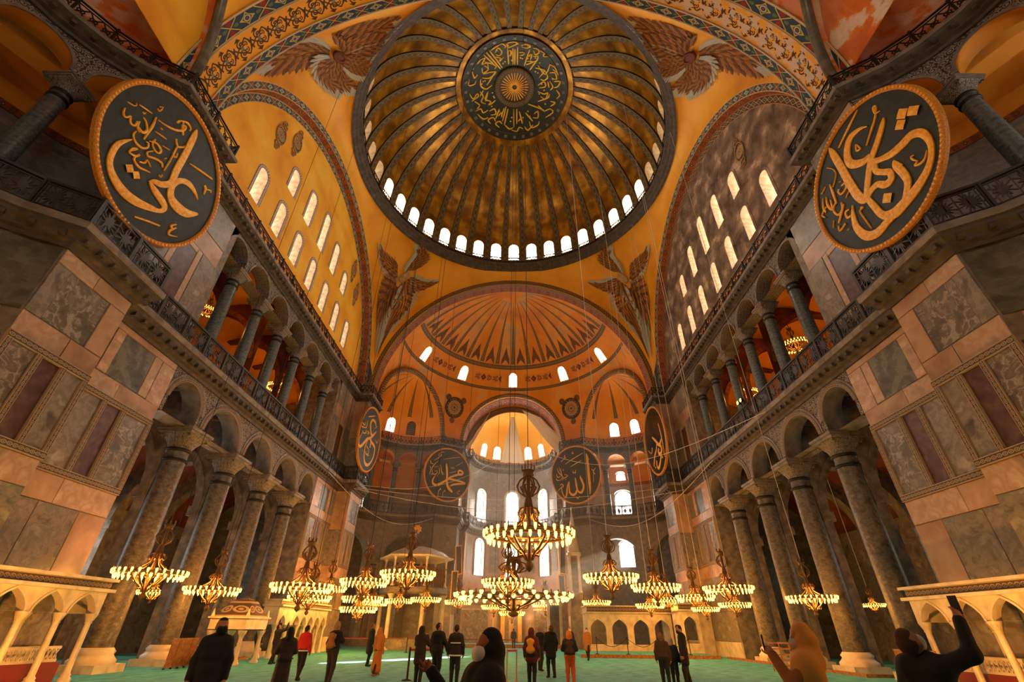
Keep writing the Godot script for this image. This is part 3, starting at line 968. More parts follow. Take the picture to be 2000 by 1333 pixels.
func tympana():
	for s in [-1.0, 1.0]:
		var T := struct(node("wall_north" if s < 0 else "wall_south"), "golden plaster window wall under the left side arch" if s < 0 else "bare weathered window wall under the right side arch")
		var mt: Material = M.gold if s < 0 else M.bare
		var f := wrp(mir(s), func(a: float, b: float, d: float) -> Vector3: return Vector3(16.8 + d, b, -a))
		var ops := []
		for k in 7: ops.append([(k - 3) * 3.0, 0.5, 25.0, 27.3])
		for k in 5: ops.append([(k - 2) * 3.0, 0.52, 29.3, [31.1, 32.1, 32.8, 32.1, 31.1][k]])
		var m := MB.new(); var rv := MB.new()
		var top := func(a: float) -> float: return 23.1 + sqrt(maxf(0.0, 14.4 * 14.4 - a * a))
		arch_wall(m, f, -14.39, 14.39, 21.6, func(a): return minf(top.call(a), 28.9), ops.slice(0, 7), 1.7, 0.6, 9.0, rv)
		arch_wall(m, f, -13.1, 13.1, 28.9, func(a): return maxf(28.9, top.call(a)), ops.slice(7), 1.7, 0.6, 9.0, rv)
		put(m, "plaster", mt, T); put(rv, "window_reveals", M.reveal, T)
		for o in ops:
			m = MB.new(); arch_band(m, f, o, 0.24, 0.03, true, 0.4)
			put(m, "window_border", M.dots if s < 0 else M.bare, T)
			var wi := ops.find(o)
			window(f, o, 1.6, 3.2 if s > 0 else 2.6, "arched window in the %s wall, %s from the viewer in its %s row" % ["golden left" if s < 0 else "bare right", ORD[wi if wi < 7 else wi - 7], "lower" if o[2] < 26 else "upper"], 2)
		# painted ladder band, niches and roundels
		m = MB.new()
		strip_uv(m, f, -13.6, 13.6, 23.75, 24.2, 60.0, 0.04); put(m, "ladder_band", M.ladder, T)
		for k in 9:
			m = MB.new(); arch_band(m, f, [(k - 4) * 3.0 + 0.0, 0.75, 22.3, 22.45], 0.16, 0.08, true, 0.4)
			put(m, "niche_border", M.lattice, T)
		for k in [-1, 1] if s < 0 else [1]:
			for w in [0, 1]:
				m = MB.new()
				var c := Vector2(-7.4 - 1.8 * w if k < 0 else 7.4 + 1.8 * w, 33.3 - 1.7 * w)
				if s > 0 and w == 0: continue
				if s > 0: c = Vector2(-8.0, 31.6)
				disc_on(m, f, c, 0.62, 0.05)
				m.tube(ring3(f, c, 0.55, 0.85), 0.06, 5, true)
				for e in 4:
					var yy: float = c.y + [1.05, 1.3, -1.05, -1.3][e]
					m.tube(ring3(f, Vector2(c.x, yy), [0.3, 0.16, 0.3, 0.16][e], 0.2), 0.05, 4, true)
				put(m, "painted_roundel", M.rosette, T)

func ring3(f: Callable, c: Vector2, rx: float, ry: float) -> Array:
	var r := []
	for k in 20: r.append(f.call(c.x + cos(TAU * k / 20.0) * rx, c.y + sin(TAU * k / 20.0) * ry, -0.05))
	return r

func strip_uv(m: MB, f: Callable, u0: float, u1: float, v0: float, v1: float, tiles: float, lift: float, n := 24):
	for k in n:
		var a := lerpf(u0, u1, float(k) / n); var b := lerpf(u0, u1, float(k + 1) / n)
		m.quad(f.call(a, v0, -lift), f.call(a, v1, -lift), f.call(b, v1, -lift), f.call(b, v0, -lift), Vector2(tiles * k / n, 1), Vector2(tiles * k / n, 0), Vector2(tiles * (k + 1) / n, 0), Vector2(tiles * (k + 1) / n, 1))

# ---------------------------------------------------------------- cornices and railings
func cornices():
	var path := plan_path()
	for s in [-1.0, 1.0]:
		var tx := mir(-s)
		var m := MB.new(tx)
		sweep(m, path, [Vector2(-0.6, 12.36), Vector2(0.1, 12.36), Vector2(0.14, 12.5), Vector2(0.3, 12.56), Vector2(0.32, 12.7), Vector2(0.5, 12.86), Vector2(0.52, 12.98), Vector2(0.6, 13.02)])
		var tr := node("trim_2" if s < 0 else "trim_3")
		struct(tr, "lower carved cornice along the %s side at gallery floor level" % ("left" if s < 0 else "right"))
		put(m, "mouldings", M.dark, tr)
		m = MB.new(tx); sweep(m, path, [Vector2(0.6, 13.02), Vector2(0.62, 13.1), Vector2(0.62, 13.3), Vector2(-1.2, 13.32)]); put(m, "ledge", M.grey, tr)
		m = MB.new(tx); modillions(m, path, 12.72, 0.55, 0.4); stuff(put(m, "dentils", M.dark, tr))
		tr = node("trim_4" if s < 0 else "trim_5")
		struct(tr, "upper cornice along the %s side below the vaults" % ("left" if s < 0 else "right"))
		m = MB.new(tx)
		sweep(m, path, [Vector2(-0.6, 21.5), Vector2(0.08, 21.5), Vector2(0.12, 21.62), Vector2(0.3, 21.68), Vector2(0.3, 21.8), Vector2(0.48, 21.9), Vector2(0.6, 22.0)])
		put(m, "mouldings", M.dark, tr)
		m = MB.new(tx); sweep(m, path, [Vector2(0.6, 22.0), Vector2(0.62, 22.05), Vector2(0.62, 22.2), Vector2(-1.6, 22.22)]); put(m, "ledge", M.grey, tr)
		m = MB.new(tx); modillions(m, path, 21.82, 0.5, 0.4); stuff(put(m, "dentils", M.dark, tr))
		railing(tx, path, 0.42, 13.3, 1.3, gallery_panels(), M.bronze, "gallery_railing", "dark bronze star-panelled railing along the %s gallery edge" % ("left" if s < 0 else "right"))
		railing(tx, path, 0.42, 22.2, 0.95, [rail_panel(), rail_panel()], M.iron, "cornice_railing", "black iron lattice railing on the %s upper cornice" % ("left" if s < 0 else "right"))

func modillions(m: MB, path: Array, y: float, gap: float, out: float):
	var line := offset_path(path, out)
	for k in line.size() - 1:
		var a: Vector2 = line[k]; var b: Vector2 = line[k + 1]
		var N := int(a.distance_to(b) / gap)
		for q in N:
			var p := a.lerp(b, (q + 0.5) / N)
			var d := (b - a).normalized()
			m.box(Vector3(p.x, y, p.y), Vector3(0.16, 0.16, 0.24), Basis(Vector3.UP, atan2(-d.y, d.x)))

func rail_panel() -> MB:
	var m := MB.new()
	m.box(Vector3(0, 0.97, 0), Vector3(1, 0.06, 0.07)); m.box(Vector3(0, 0.06, 0), Vector3(1, 0.06, 0.06))
	m.box(Vector3(-0.5, 0.53, 0), Vector3(0.07, 1.1, 0.09)); m.box(Vector3(0, 0.8, 0), Vector3(1, 0.035, 0.04))
	for k in 3:
		var xx := -0.33 + 0.33 * k
		m.bar(Vector3(xx - 0.165, 0.08, 0), Vector3(xx + 0.165, 0.8, 0), 0.035, 0.035, Vector3.FORWARD); m.bar(Vector3(xx + 0.165, 0.08, 0), Vector3(xx - 0.165, 0.8, 0), 0.035, 0.035, Vector3.FORWARD)
		var r := []
		for q in 8: r.append(Vector3(xx + cos(TAU * q / 8.0) * 0.09, 0.44 + sin(TAU * q / 8.0) * 0.12, 0))
		m.tube(r, 0.022, 4, true)
	return m

func gallery_panels() -> Array:
	var out := []
	for kind in 2:
		var m := MB.new()
		m.box(Vector3(0, 0.96, 0), Vector3(1, 0.08, 0.11)); m.box(Vector3(0, 0.05, 0), Vector3(1, 0.09, 0.1)); m.box(Vector3(-0.5, 0.5, 0), Vector3(0.05, 1.0, 0.12)); m.box(Vector3(0.475, 0.5, 0), Vector3(0.03, 0.9, 0.06)); m.box(Vector3(-0.445, 0.5, 0), Vector3(0.03, 0.9, 0.06))
		m.box(Vector3(0, 0.86, 0), Vector3(0.94, 0.03, 0.05)); m.box(Vector3(0, 0.14, 0), Vector3(0.94, 0.03, 0.05))
		for k in 2:
			var c := Vector2(-0.22 + 0.45 * k, 0.5)
			var N := 6 if kind == 0 else 8
			var st := PackedVector2Array()
			for q in N * 2: st.append(c + Vector2.from_angle(PI * q / N) * (0.2 if q % 2 == 0 else 0.085) * Vector2(0.9, 1.4))
			m.extr(st, -0.02, 0.05, true)
			for q in N:
				var d := Vector2.from_angle(TAU * (q + 0.5) / N)
				m.bar(Vector3(c.x + d.x * 0.08, c.y + d.y * 0.12, 0), Vector3(c.x + d.x * 0.24, c.y + d.y * 0.36, 0), 0.03, 0.035, Vector3.FORWARD)
		for k in 5: m.box(Vector3(-0.38 + 0.19 * k, 0.5, -0.01), Vector3(0.022, 0.72, 0.02))
		out.append(m)
	return out

func railing(tx: Transform3D, path: Array, out: float, y: float, h: float, kinds: Array, mt: Material, called: String, label: String):
	var runs := [[0, 15, "of the near exedra"], [15, 19, "between the great piers"], [19, 34, "of the far exedra"], [34, 99, "beside the apse"]]
	var R: Node3D
	var run := -1
	var ms := []
	for k in kinds: ms.append(k.mesh())
	var line := offset_path(path, out)
	# merge the curve into runs of about a panel
	var pts: Array = [line[0]]
	for k in range(1, line.size()): pts.append(line[k])
	var n := 0
	for k in pts.size() - 1:
		var a: Vector2 = pts[k]; var b: Vector2 = pts[k + 1]
		var L := a.distance_to(b)
		if L < 0.3: continue
		if run < 0 or k >= runs[run][1]:
			run += 1
			R = node(called, tx * Vector3(a.x, y, a.y))
			tag(R, label + " " + runs[run][2], "railing", "nave railings")
		var N := maxi(1, int(round(L / 1.75)))
		for q in N:
			var p0 := a.lerp(b, float(q) / N); var p1 := a.lerp(b, float(q + 1) / N)
			var c := (p0 + p1) / 2
			var w0 := tx * Vector3(p0.x, 0, p0.y); var w1 := tx * Vector3(p1.x, 0, p1.y)
			var d := (w1 - w0)
			var ct := tx * Vector3(c.x, y, c.y)
			var xb := Basis(d, Vector3(0, h, 0), d.normalized().cross(Vector3.UP))
			put(ms[n % ms.size()], "panel", mt, R, Transform3D(xb, ct - R.position))
			n += 1

# ---------------------------------------------------------------- columns
var col_cache := {}
func column(at: Vector3, H: float, r: float, capw: float, mt: Material, label: String, group: String, turn := 0.0):
	var c := node("marble_column", at, turn)
	tag(c, label, "column", group)
	c.set_meta("kind", "thing")
	var key := "%.2f_%.2f" % [H, r]
	if not col_cache.has(key):
		var k := capw / 1.7
		var b := MB.new()
		b.box(Vector3(0, 0.14 * k, 0), Vector3(r * 3.1, 0.28 * k, r * 3.1))
		b.lathe([Vector2(r * 1.5, 0.28 * k), Vector2(r * 1.52, 0.4 * k), Vector2(r * 1.3, 0.5 * k), Vector2(r * 1.18, 0.6 * k), Vector2(r * 1.28, 0.68 * k), Vector2(r * 1.05, 0.82 * k)], 28)
		var ch := 0.95 * k
		var sh := MB.new()
		var prof := []
		for q in 9:
			var t := q / 8.0
			prof.append(Vector2(r * (1.0 - 0.13 * t * t), lerpf(0.78 * k, H - ch, t)))
		sh.lathe(prof, 28)
		var co := MB.new()
		for yy in [H - ch - 0.06, H - ch - 0.55 * k]: co.lathe([Vector2(r * 0.85, yy - 0.08), Vector2(r * 1.02, yy - 0.06), Vector2(r * 1.06, yy), Vector2(r * 1.02, yy + 0.06), Vector2(r * 0.85, yy + 0.08)], 28)
		var cp := MB.new()
		var rows := []
		for q in 6:
			var t := q / 5.0
			var row := PackedVector3Array()
			for w in 33:
				var a := TAU * w / 32.0
				var rd := lerpf(r * 0.95, capw * 0.44, t * t * 0.6 + t * 0.4)
				var d := Vector2(sin(a), cos(a))
				var sq := 1.0 / maxf(absf(d.x), absf(d.y))
				var e := lerpf(1.0, sq, t * t) * (1.0 + 0.05 * cos(a * 16.0) * sin(PI * t))
				row.append(Vector3(d.x * rd * e, H - ch + ch * 0.72 * t, d.y * rd * e))
			rows.append(row)
		cp.grid(rows, [], true)
		for sx in [-1, 1]:
			for sz in [-1, 1]:
				var vo := []
				for q in 14:
					var a := q * 0.6
					vo.append(Vector3(sx, 0, sz).normalized() * (capw * 0.53 + 0.12 * k * (1.0 - q / 14.0) * cos(a)) + Vector3(0, H - ch * 0.42 + 0.13 * k * (1.0 - q / 14.0) * sin(a), 0))
				cp.tube(vo, 0.05 * k, 5)
		var ab := MB.new()
		ab.box(Vector3(0, H - ch * 0.2, 0), Vector3(capw * 0.96, ch * 0.16, capw * 0.96)); ab.box(Vector3(0, H - ch * 0.06, 0), Vector3(capw * 1.04, ch * 0.14, capw * 1.04))
		col_cache[key] = [b.mesh(), sh.mesh(), co.mesh(), cp.mesh(), ab.mesh()]
	var ms: Array = col_cache[key]
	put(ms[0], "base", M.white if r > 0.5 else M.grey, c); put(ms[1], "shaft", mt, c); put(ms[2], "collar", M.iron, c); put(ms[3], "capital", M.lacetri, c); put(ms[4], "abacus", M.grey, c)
	return c

# ---------------------------------------------------------------- marble revetment: real slabs on a wall frame
# each: [t0, y0, t1, y1, kind]
var slab_n := 0
func slabs(w: Node, tx: Transform3D, list: Array, base := 0.0):
	for q in list:
		var m := MB.new(tx)
		var mt: Material = M[q[4]]
		if q[4] == "frieze":
			var d := 0.12
			var hz: bool = q[2] - q[0] > q[3] - q[1]
			var L: float = (q[2] - q[0]) if hz else (q[3] - q[1])
			var n: float = maxf(1.0, round(L / 0.36))
			var a := Vector3(q[0], q[1], base + d); var b := Vector3(q[0], q[3], base + d); var c := Vector3(q[2], q[3], base + d); var e := Vector3(q[2], q[1], base + d)
			if hz: m.quad(a, b, c, e, Vector2(0, 1), Vector2(0, 0), Vector2(n, 0), Vector2(n, 1))
			else: m.quad(a, b, c, e, Vector2(0, 1), Vector2(n, 1), Vector2(n, 0), Vector2(0, 0))
			m.quad(a, Vector3(q[0], q[1], base), Vector3(q[0], q[3], base), b); m.quad(c, Vector3(q[2], q[3], base), Vector3(q[2], q[1], base), e)
			m.quad(b, Vector3(q[0], q[3], base), Vector3(q[2], q[3], base), c); m.quad(e, Vector3(q[2], q[1], base), Vector3(q[0], q[1], base), a)
			put(m, "carved_border", mt, w)
		else:
			var proud: float = q[5] if q.size() > 5 else [0.05, 0.06, 0.045][slab_n % 3]
			m.slab(q[0] + 0.012, q[1] + 0.012, q[2] - 0.012, q[3] - 0.012, base, proud, 0.012)
			put(m, "panel", mt, w)
		slab_n += 1

# frame of a wall: local x along, y up, z into the room
func frame(o: Vector3, along: Vector3) -> Transform3D:
	along = along.normalized()
	return Transform3D(Basis(along, Vector3.UP, along.cross(Vector3.UP)), o)

func pier_panels_a() -> Array:
	# recessed face, t runs from the arcade edge (0) to the block (5)
	return [[0, 12.06, 5, 12.36, "pink2"], [0, 10.1, 0.9, 12.06, "pink"], [0.9, 10.15, 1.4, 12.06, "pink"], [1.4, 10.15, 3.25, 12.06, "greenm", 0.02], [3.25, 10.15, 3.75, 12.06, "pink"], [3.75, 10.1, 5, 12.06, "marble2"], [0, 9.45, 2.4, 10.12, "pink2"], [2.4, 9.45, 5, 10.12, "pink"],
		[0, 9.2, 5, 9.45, "frieze"], [0, 6.15, 5, 6.4, "frieze"], [0, 6.4, 0.2, 9.2, "frieze"], [0.2, 6.4, 1.55, 9.2, "proc"], [1.55, 6.4, 1.75, 9.2, "frieze"], [1.75, 6.4, 2.6, 9.2, "porph", 0.02], [2.6, 6.4, 2.8, 9.2, "frieze"], [2.8, 6.4, 4.1, 9.2, "marble"], [4.1, 6.4, 4.3, 9.2, "frieze"], [4.3, 6.4, 5, 9.2, "proc"],
		[0, 5.25, 2.6, 6.15, "pink"], [2.6, 5.25, 5, 6.15, "pink2"], [0, 2.9, 1.35, 5.25, "pink2"], [1.35, 2.9, 3.1, 5.25, "marble2"], [3.1, 2.9, 5, 5.25, "marble"], [0, 1.0, 2.5, 2.9, "marble"], [2.5, 1.0, 5, 2.9, "marble2"], [0, 0, 5, 1.0, "white", 0.12]]

func pier_panels_b() -> Array:
	# projecting face, t runs from the recess side (0) to the outer corner (3.05)
	return [[0, 11.78, 1.6, 12.36, "pink2"], [1.6, 11.78, 3.05, 12.36, "pink"], [0, 9.85, 0.75, 11.78, "pink2"], [0.75, 9.87, 2.5, 11.78, "proc", 0.02], [2.5, 9.85, 3.05, 11.78, "marble"], [0, 9.1, 1.3, 9.85, "pink2"], [1.3, 9.1, 3.05, 9.85, "pink"],
		[0, 8.85, 3.05, 9.1, "frieze"], [0, 6.05, 3.05, 6.3, "frieze"], [0, 6.3, 0.18, 8.85, "frieze"], [0.18, 6.3, 0.9, 8.85, "marble"], [0.9, 6.3, 1.08, 8.85, "frieze"], [1.08, 6.3, 1.8, 8.85, "porph", 0.02], [1.8, 6.3, 1.98, 8.85, "frieze"], [1.98, 6.3, 2.85, 8.85, "proc"], [2.85, 6.3, 3.05, 8.85, "frieze"],
		[0, 5.2, 1.4, 6.05, "pink"], [1.4, 5.2, 3.05, 6.05, "pink2"], [0, 2.9, 1.5, 5.2, "marble2"], [1.5, 2.9, 3.05, 5.2, "pink"], [0, 1.0, 3.05, 2.9, "marble"], [0, 0, 3.05, 1.0, "white", 0.12]]

func pier_panels_up(w: float) -> Array:
	return [[0, 13.3, w, 14.2, "greenm"], [0, 14.2, w * 0.26, 18.2, "marble"], [w * 0.26, 14.2, w * 0.34, 18.2, "pink"], [w * 0.34, 14.2, w * 0.6, 14.5, "pink"], [w * 0.34, 17.9, w * 0.6, 18.2, "pink"], [w * 0.34, 14.5, w * 0.6, 17.9, "porph", 0.02], [w * 0.6, 14.2, w * 0.68, 18.2, "pink"], [w * 0.68, 14.2, w, 18.2, "marble2"], [0, 18.2, w * 0.5, 19.4, "pink2"], [w * 0.5, 18.2, w, 19.4, "pink"], [0, 19.4, w * 0.55, 21.5, "marble2"], [w * 0.55, 19.4, w, 21.5, "pink"]]

func piers():
	for sx in [-1.0, 1.0]:
		for sz in [1.0, -1.0]:
			var W := struct(node("great_pier"), "marble-panelled great pier, %s %s" % ["near" if sz > 0 else "far", "left" if sx < 0 else "right"])
			var tx := mir(-sx, sz)
			var core := MB.new(tx)
			core.quad(Vector3(-16.3, 0, 9.4), Vector3(-16.3, 22, 9.4), Vector3(-16.3, 22, 14.4), Vector3(-16.3, 0, 14.4))
			core.quad(Vector3(-19, 0, 9.4), Vector3(-19, 22, 9.4), Vector3(-16.3, 22, 9.4), Vector3(-16.3, 0, 9.4))
			core.quad(Vector3(-16.3, 0, 14.4), Vector3(-16.3, 23, 14.4), Vector3(-15, 23, 14.4), Vector3(-15, 0, 14.4))
			core.quad(Vector3(-15, 0, 14.4), Vector3(-15, 23, 14.4), Vector3(-15, 23, 17.45), Vector3(-15, 0, 17.45))
			put(core, "core", M.grey, W)
			slabs(W, tx * frame(Vector3(-16.3, 0, 9.4), Vector3(0, 0, 1)) * Transform3D(Basis.from_scale(Vector3(1, 1, -1)), Vector3.ZERO), pier_panels_a())
			slabs(W, tx * frame(Vector3(-15, 0, 14.4), Vector3(0, 0, 1)) * Transform3D(Basis.from_scale(Vector3(1, 1, -1)), Vector3.ZERO), pier_panels_b())
			slabs(W, tx * frame(Vector3(-16.3, 0, 9.9), Vector3(0, 0, 1)) * Transform3D(Basis.from_scale(Vector3(1, 1, -1)), Vector3.ZERO), pier_panels_up(4.5))
			slabs(W, tx * frame(Vector3(-15, 0, 14.4), Vector3(0, 0, 1)) * Transform3D(Basis.from_scale(Vector3(1, 1, -1)), Vector3.ZERO), pier_panels_up(3.05))
			var st := tx * frame(Vector3(-16.3, 0, 14.4), Vector3(1, 0, 0)) * Transform3D(Basis.from_scale(Vector3(1, 1, -1)), Vector3.ZERO)
			slabs(W, st, [[0, 9, 1.3, 12.36, "pink2"], [0, 6.1, 1.3, 9, "marble"], [0, 2.9, 1.3, 6.1, "pink"], [0, 0, 1.3, 2.9, "white"], [0, 13.3, 1.3, 17.5, "marble"], [0, 17.5, 1.3, 21.5, "pink2"]])

# ---------------------------------------------------------------- arcades of the long sides, aisles and galleries
func sides():
	for s in [-1.0, 1.0]:
		var nm := "left" if s < 0 else "right"
		var tx := mir(s)
		var W := struct(node("wall_north_arcade" if s < 0 else "wall_south_arcade"), "two storeys of carved arcades on the %s side" % nm)
		var f := wrp(tx, func(a: float, b: float, d: float) -> Vector3: return Vector3(16.3 + d, b, -a))
		var og := []
		for c in [[-7.9, 1.22], [-4.23, 1.72], [0.0, 1.72], [4.23, 1.72], [7.9, 1.22]]: og.append([c[0], c[1], 10.12, 12.0 - c[1] + 0.1])
		var m := MB.new(); var rv := MB.new()
		arch_wall(m, f, -9.4, 9.4, 10.12, 12.4, og, 1.0, 2.0, 4.0, rv)
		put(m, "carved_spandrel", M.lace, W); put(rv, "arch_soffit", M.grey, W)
		m = MB.new(); arch_wall(m, f, -9.4, 9.4, 10.12, 12.4, og, 0.0, 2.0, 4.0, null, 1.0); put(m, "rear_face", M.grey, W)
		for o in og:
			m = MB.new(); arch_band(m, f, o, 0.2, 0.07, false, 0.5); put(m, "arch_moulding", M.frieze, W)
			m = MB.new(); arch_band(m, f, [o[0], o[1] + 0.24, o[2], o[3]], 0.12, 0.04, false, 0.5); put(m, "arch_moulding", M.grey, W)
		var ou := []
		for k in 7: ou.append([(k - 3) * 3.05, 1.24 if k > 0 and k < 6 else 0.98, 19.82, 20.1 if k > 0 and k < 6 else 20.3])
		ou[0][0] = -8.85; ou[6][0] = 8.85
		m = MB.new(); rv = MB.new()
		arch_wall(m, f, -9.9, 9.9, 19.82, 21.5, ou, 0.9, 2.0, 4.0, rv)
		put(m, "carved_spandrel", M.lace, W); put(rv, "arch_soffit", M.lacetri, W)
		for o in ou:
			m = MB.new(); arch_band(m, f, o, 0.13, 0.05, false, 0.5); put(m, "arch_moulding", M.grey, W)
		for k in 4:
			column(Vector3(s * 16.8, 0, (1.5 - k) * 4.23), 10.12, 0.55, 1.75, M.column, "%s tall ground-floor column from the near pier on the %s side" % [ORD[k], nm], "ground-floor arcade columns", 0.0)
			m = MB.new()
			var zz := (1.5 - k) * 4.23
			m.tube([Vector3(s * 16.8, 10.15, zz - 0.9), Vector3(s * 16.8, 10.15, zz - 3.4)], 0.05, 5)
			if k < 3: put(m, "tie_rod", M.iron, W)
		for k in 6:
			column(Vector3(s * 16.8, 13.3, (2.5 - k) * 3.05), 6.52, 0.36, 1.2, M.column2, "%s gallery column from the near pier on the %s side" % [ORD[k], nm], "gallery arcade columns", 0.0)
		# aisle: rear wall, vault, cross arches
		var A := struct(node("wall_aisle_north" if s < 0 else "wall_aisle_south"), "dim vaulted aisle behind the %s columns" % nm)
		var fb := wrp(tx, func(a: float, b: float, d: float) -> Vector3: return Vector3(26.5 + d, b, -a))
		var ow := []
		for k in 4: ow.append([(k - 1.5) * 4.6 - 1.0, 0.95, 3.6, 6.8])
		m = MB.new(); rv = MB.new()
		arch_wall(m, fb, -14, 14, 0.0, 12.4, ow, 0.8, 3.0, 6.0, rv)
		put(m, "rear_wall", M.marble, A); put(rv, "window_reveals", M.reveal, A)
		for o in ow: window(fb, o, 0.7, 1.2 if s < 0 else 0.25, "arched aisle window behind the %s columns, %s from the viewer" % [nm, ORD[ow.find(o)]], 3)
		m = MB.new(tx)
		var rows := [PackedVector3Array([Vector3(17.2, 12.38, 14), Vector3(17.2, 12.38, -14)])]
		for k in 10:
			var a := PI / 2 * k / 9.0
			rows.append(PackedVector3Array([Vector3(19.5 + 7.0 * sin(a), 8.3 + 4.05 * cos(a), 14), Vector3(19.5 + 7.0 * sin(a), 8.3 + 4.05 * cos(a), -14)]))
		m.grid(rows); put(m, "vault", M.redv, A)
		for k in 4:
			var zc := (1.5 - k) * 4.23
			var fx := wrp(tx, func(a: float, b: float, d: float) -> Vector3: return Vector3(a, b, zc + 0.35 - d))
			m = MB.new()
			arch_wall(m, fx, 17.2, 26.5, 0.0, 12.3, [[21.6, 3.9, 0.0, 7.2]], 0.7, 3.0, 6.0)
			put(m, "cross_arch", M.grey, A)
			m = MB.new(); arch_band(m, fx, [21.6, 3.9, 0.0, 7.2], 0.4, 0.06, false, 0.4); put(m, "arch_moulding", M.grey, A)
			m = MB.new(tx); m.box(Vector3(25.6, 7.0, zc), Vector3(0.5, 0.5, 0.9)); m.box(Vector3(17.6, 7.0, zc), Vector3(0.5, 0.5, 0.9)); put(m, "impost", M.grey, A)
		for z in [13.8, -13.8]:
			m = MB.new(tx); m.box(Vector3(22.9, 11, z), Vector3(9.0, 22.5, 0.6)); put(m, "end_wall", M.marble2, A)
		# gallery room
		var G := struct(node("wall_gallery_north" if s < 0 else "wall_gallery_south"), "orange-vaulted gallery behind the %s upper columns" % nm)
		m = MB.new(tx); m.box(Vector3(22, 12.85, 0), Vector3(9.4, 0.9, 27)); put(m, "gallery_floor", M.grey, G)
		m = MB.new(tx)
		rows = [PackedVector3Array([Vector3(17.1, 21.5, 14), Vector3(17.1, 21.5, -14)])]
		for k in 10:
			var a := PI / 2 * k / 9.0
			rows.append(PackedVector3Array([Vector3(18.6 + 7.8 * sin(a), 17.0 + 4.5 * cos(a), 14), Vector3(18.6 + 7.8 * sin(a), 17.0 + 4.5 * cos(a), -14)]))
		m.grid(rows); put(m, "vault", M.orange, G)
		m = MB.new(tx); m.quad(Vector3(26.4, 13.3, 14), Vector3(26.4, 17.5, 14), Vector3(26.4, 17.5, -14), Vector3(26.4, 13.3, -14)); put(m, "rear_wall", M.porph, G)
		for k in 4:
			var zc := 6.1 - 4.06 * k
			var fx := wrp(tx, func(a: float, b: float, d: float) -> Vector3: return Vector3(a, b, zc + 0.3 - d))
			m = MB.new()
			arch_wall(m, fx, 17.4, 26.4, 13.3, 21.45, [[21.9, 4.0, 13.3, 16.9]], 0.6, 3.0, 6.0); put(m, "cross_arch", M.redv, G)
			m = MB.new(); arch_band(m, fx, [21.9, 4.0, 13.3, 16.9], 0.35, 0.05, false, 0.4); put(m, "arch_moulding", M.scroll, G)
			m = MB.new(tx); m.box(Vector3(24.5, 14.0, zc + 2.0), Vector3(1.4, 1.4, 1.4)); m.box(Vector3(24.5, 14.8, zc + 2.0), Vector3(1.6, 0.2, 1.6)); put(m, "marble_block", M.white, G)

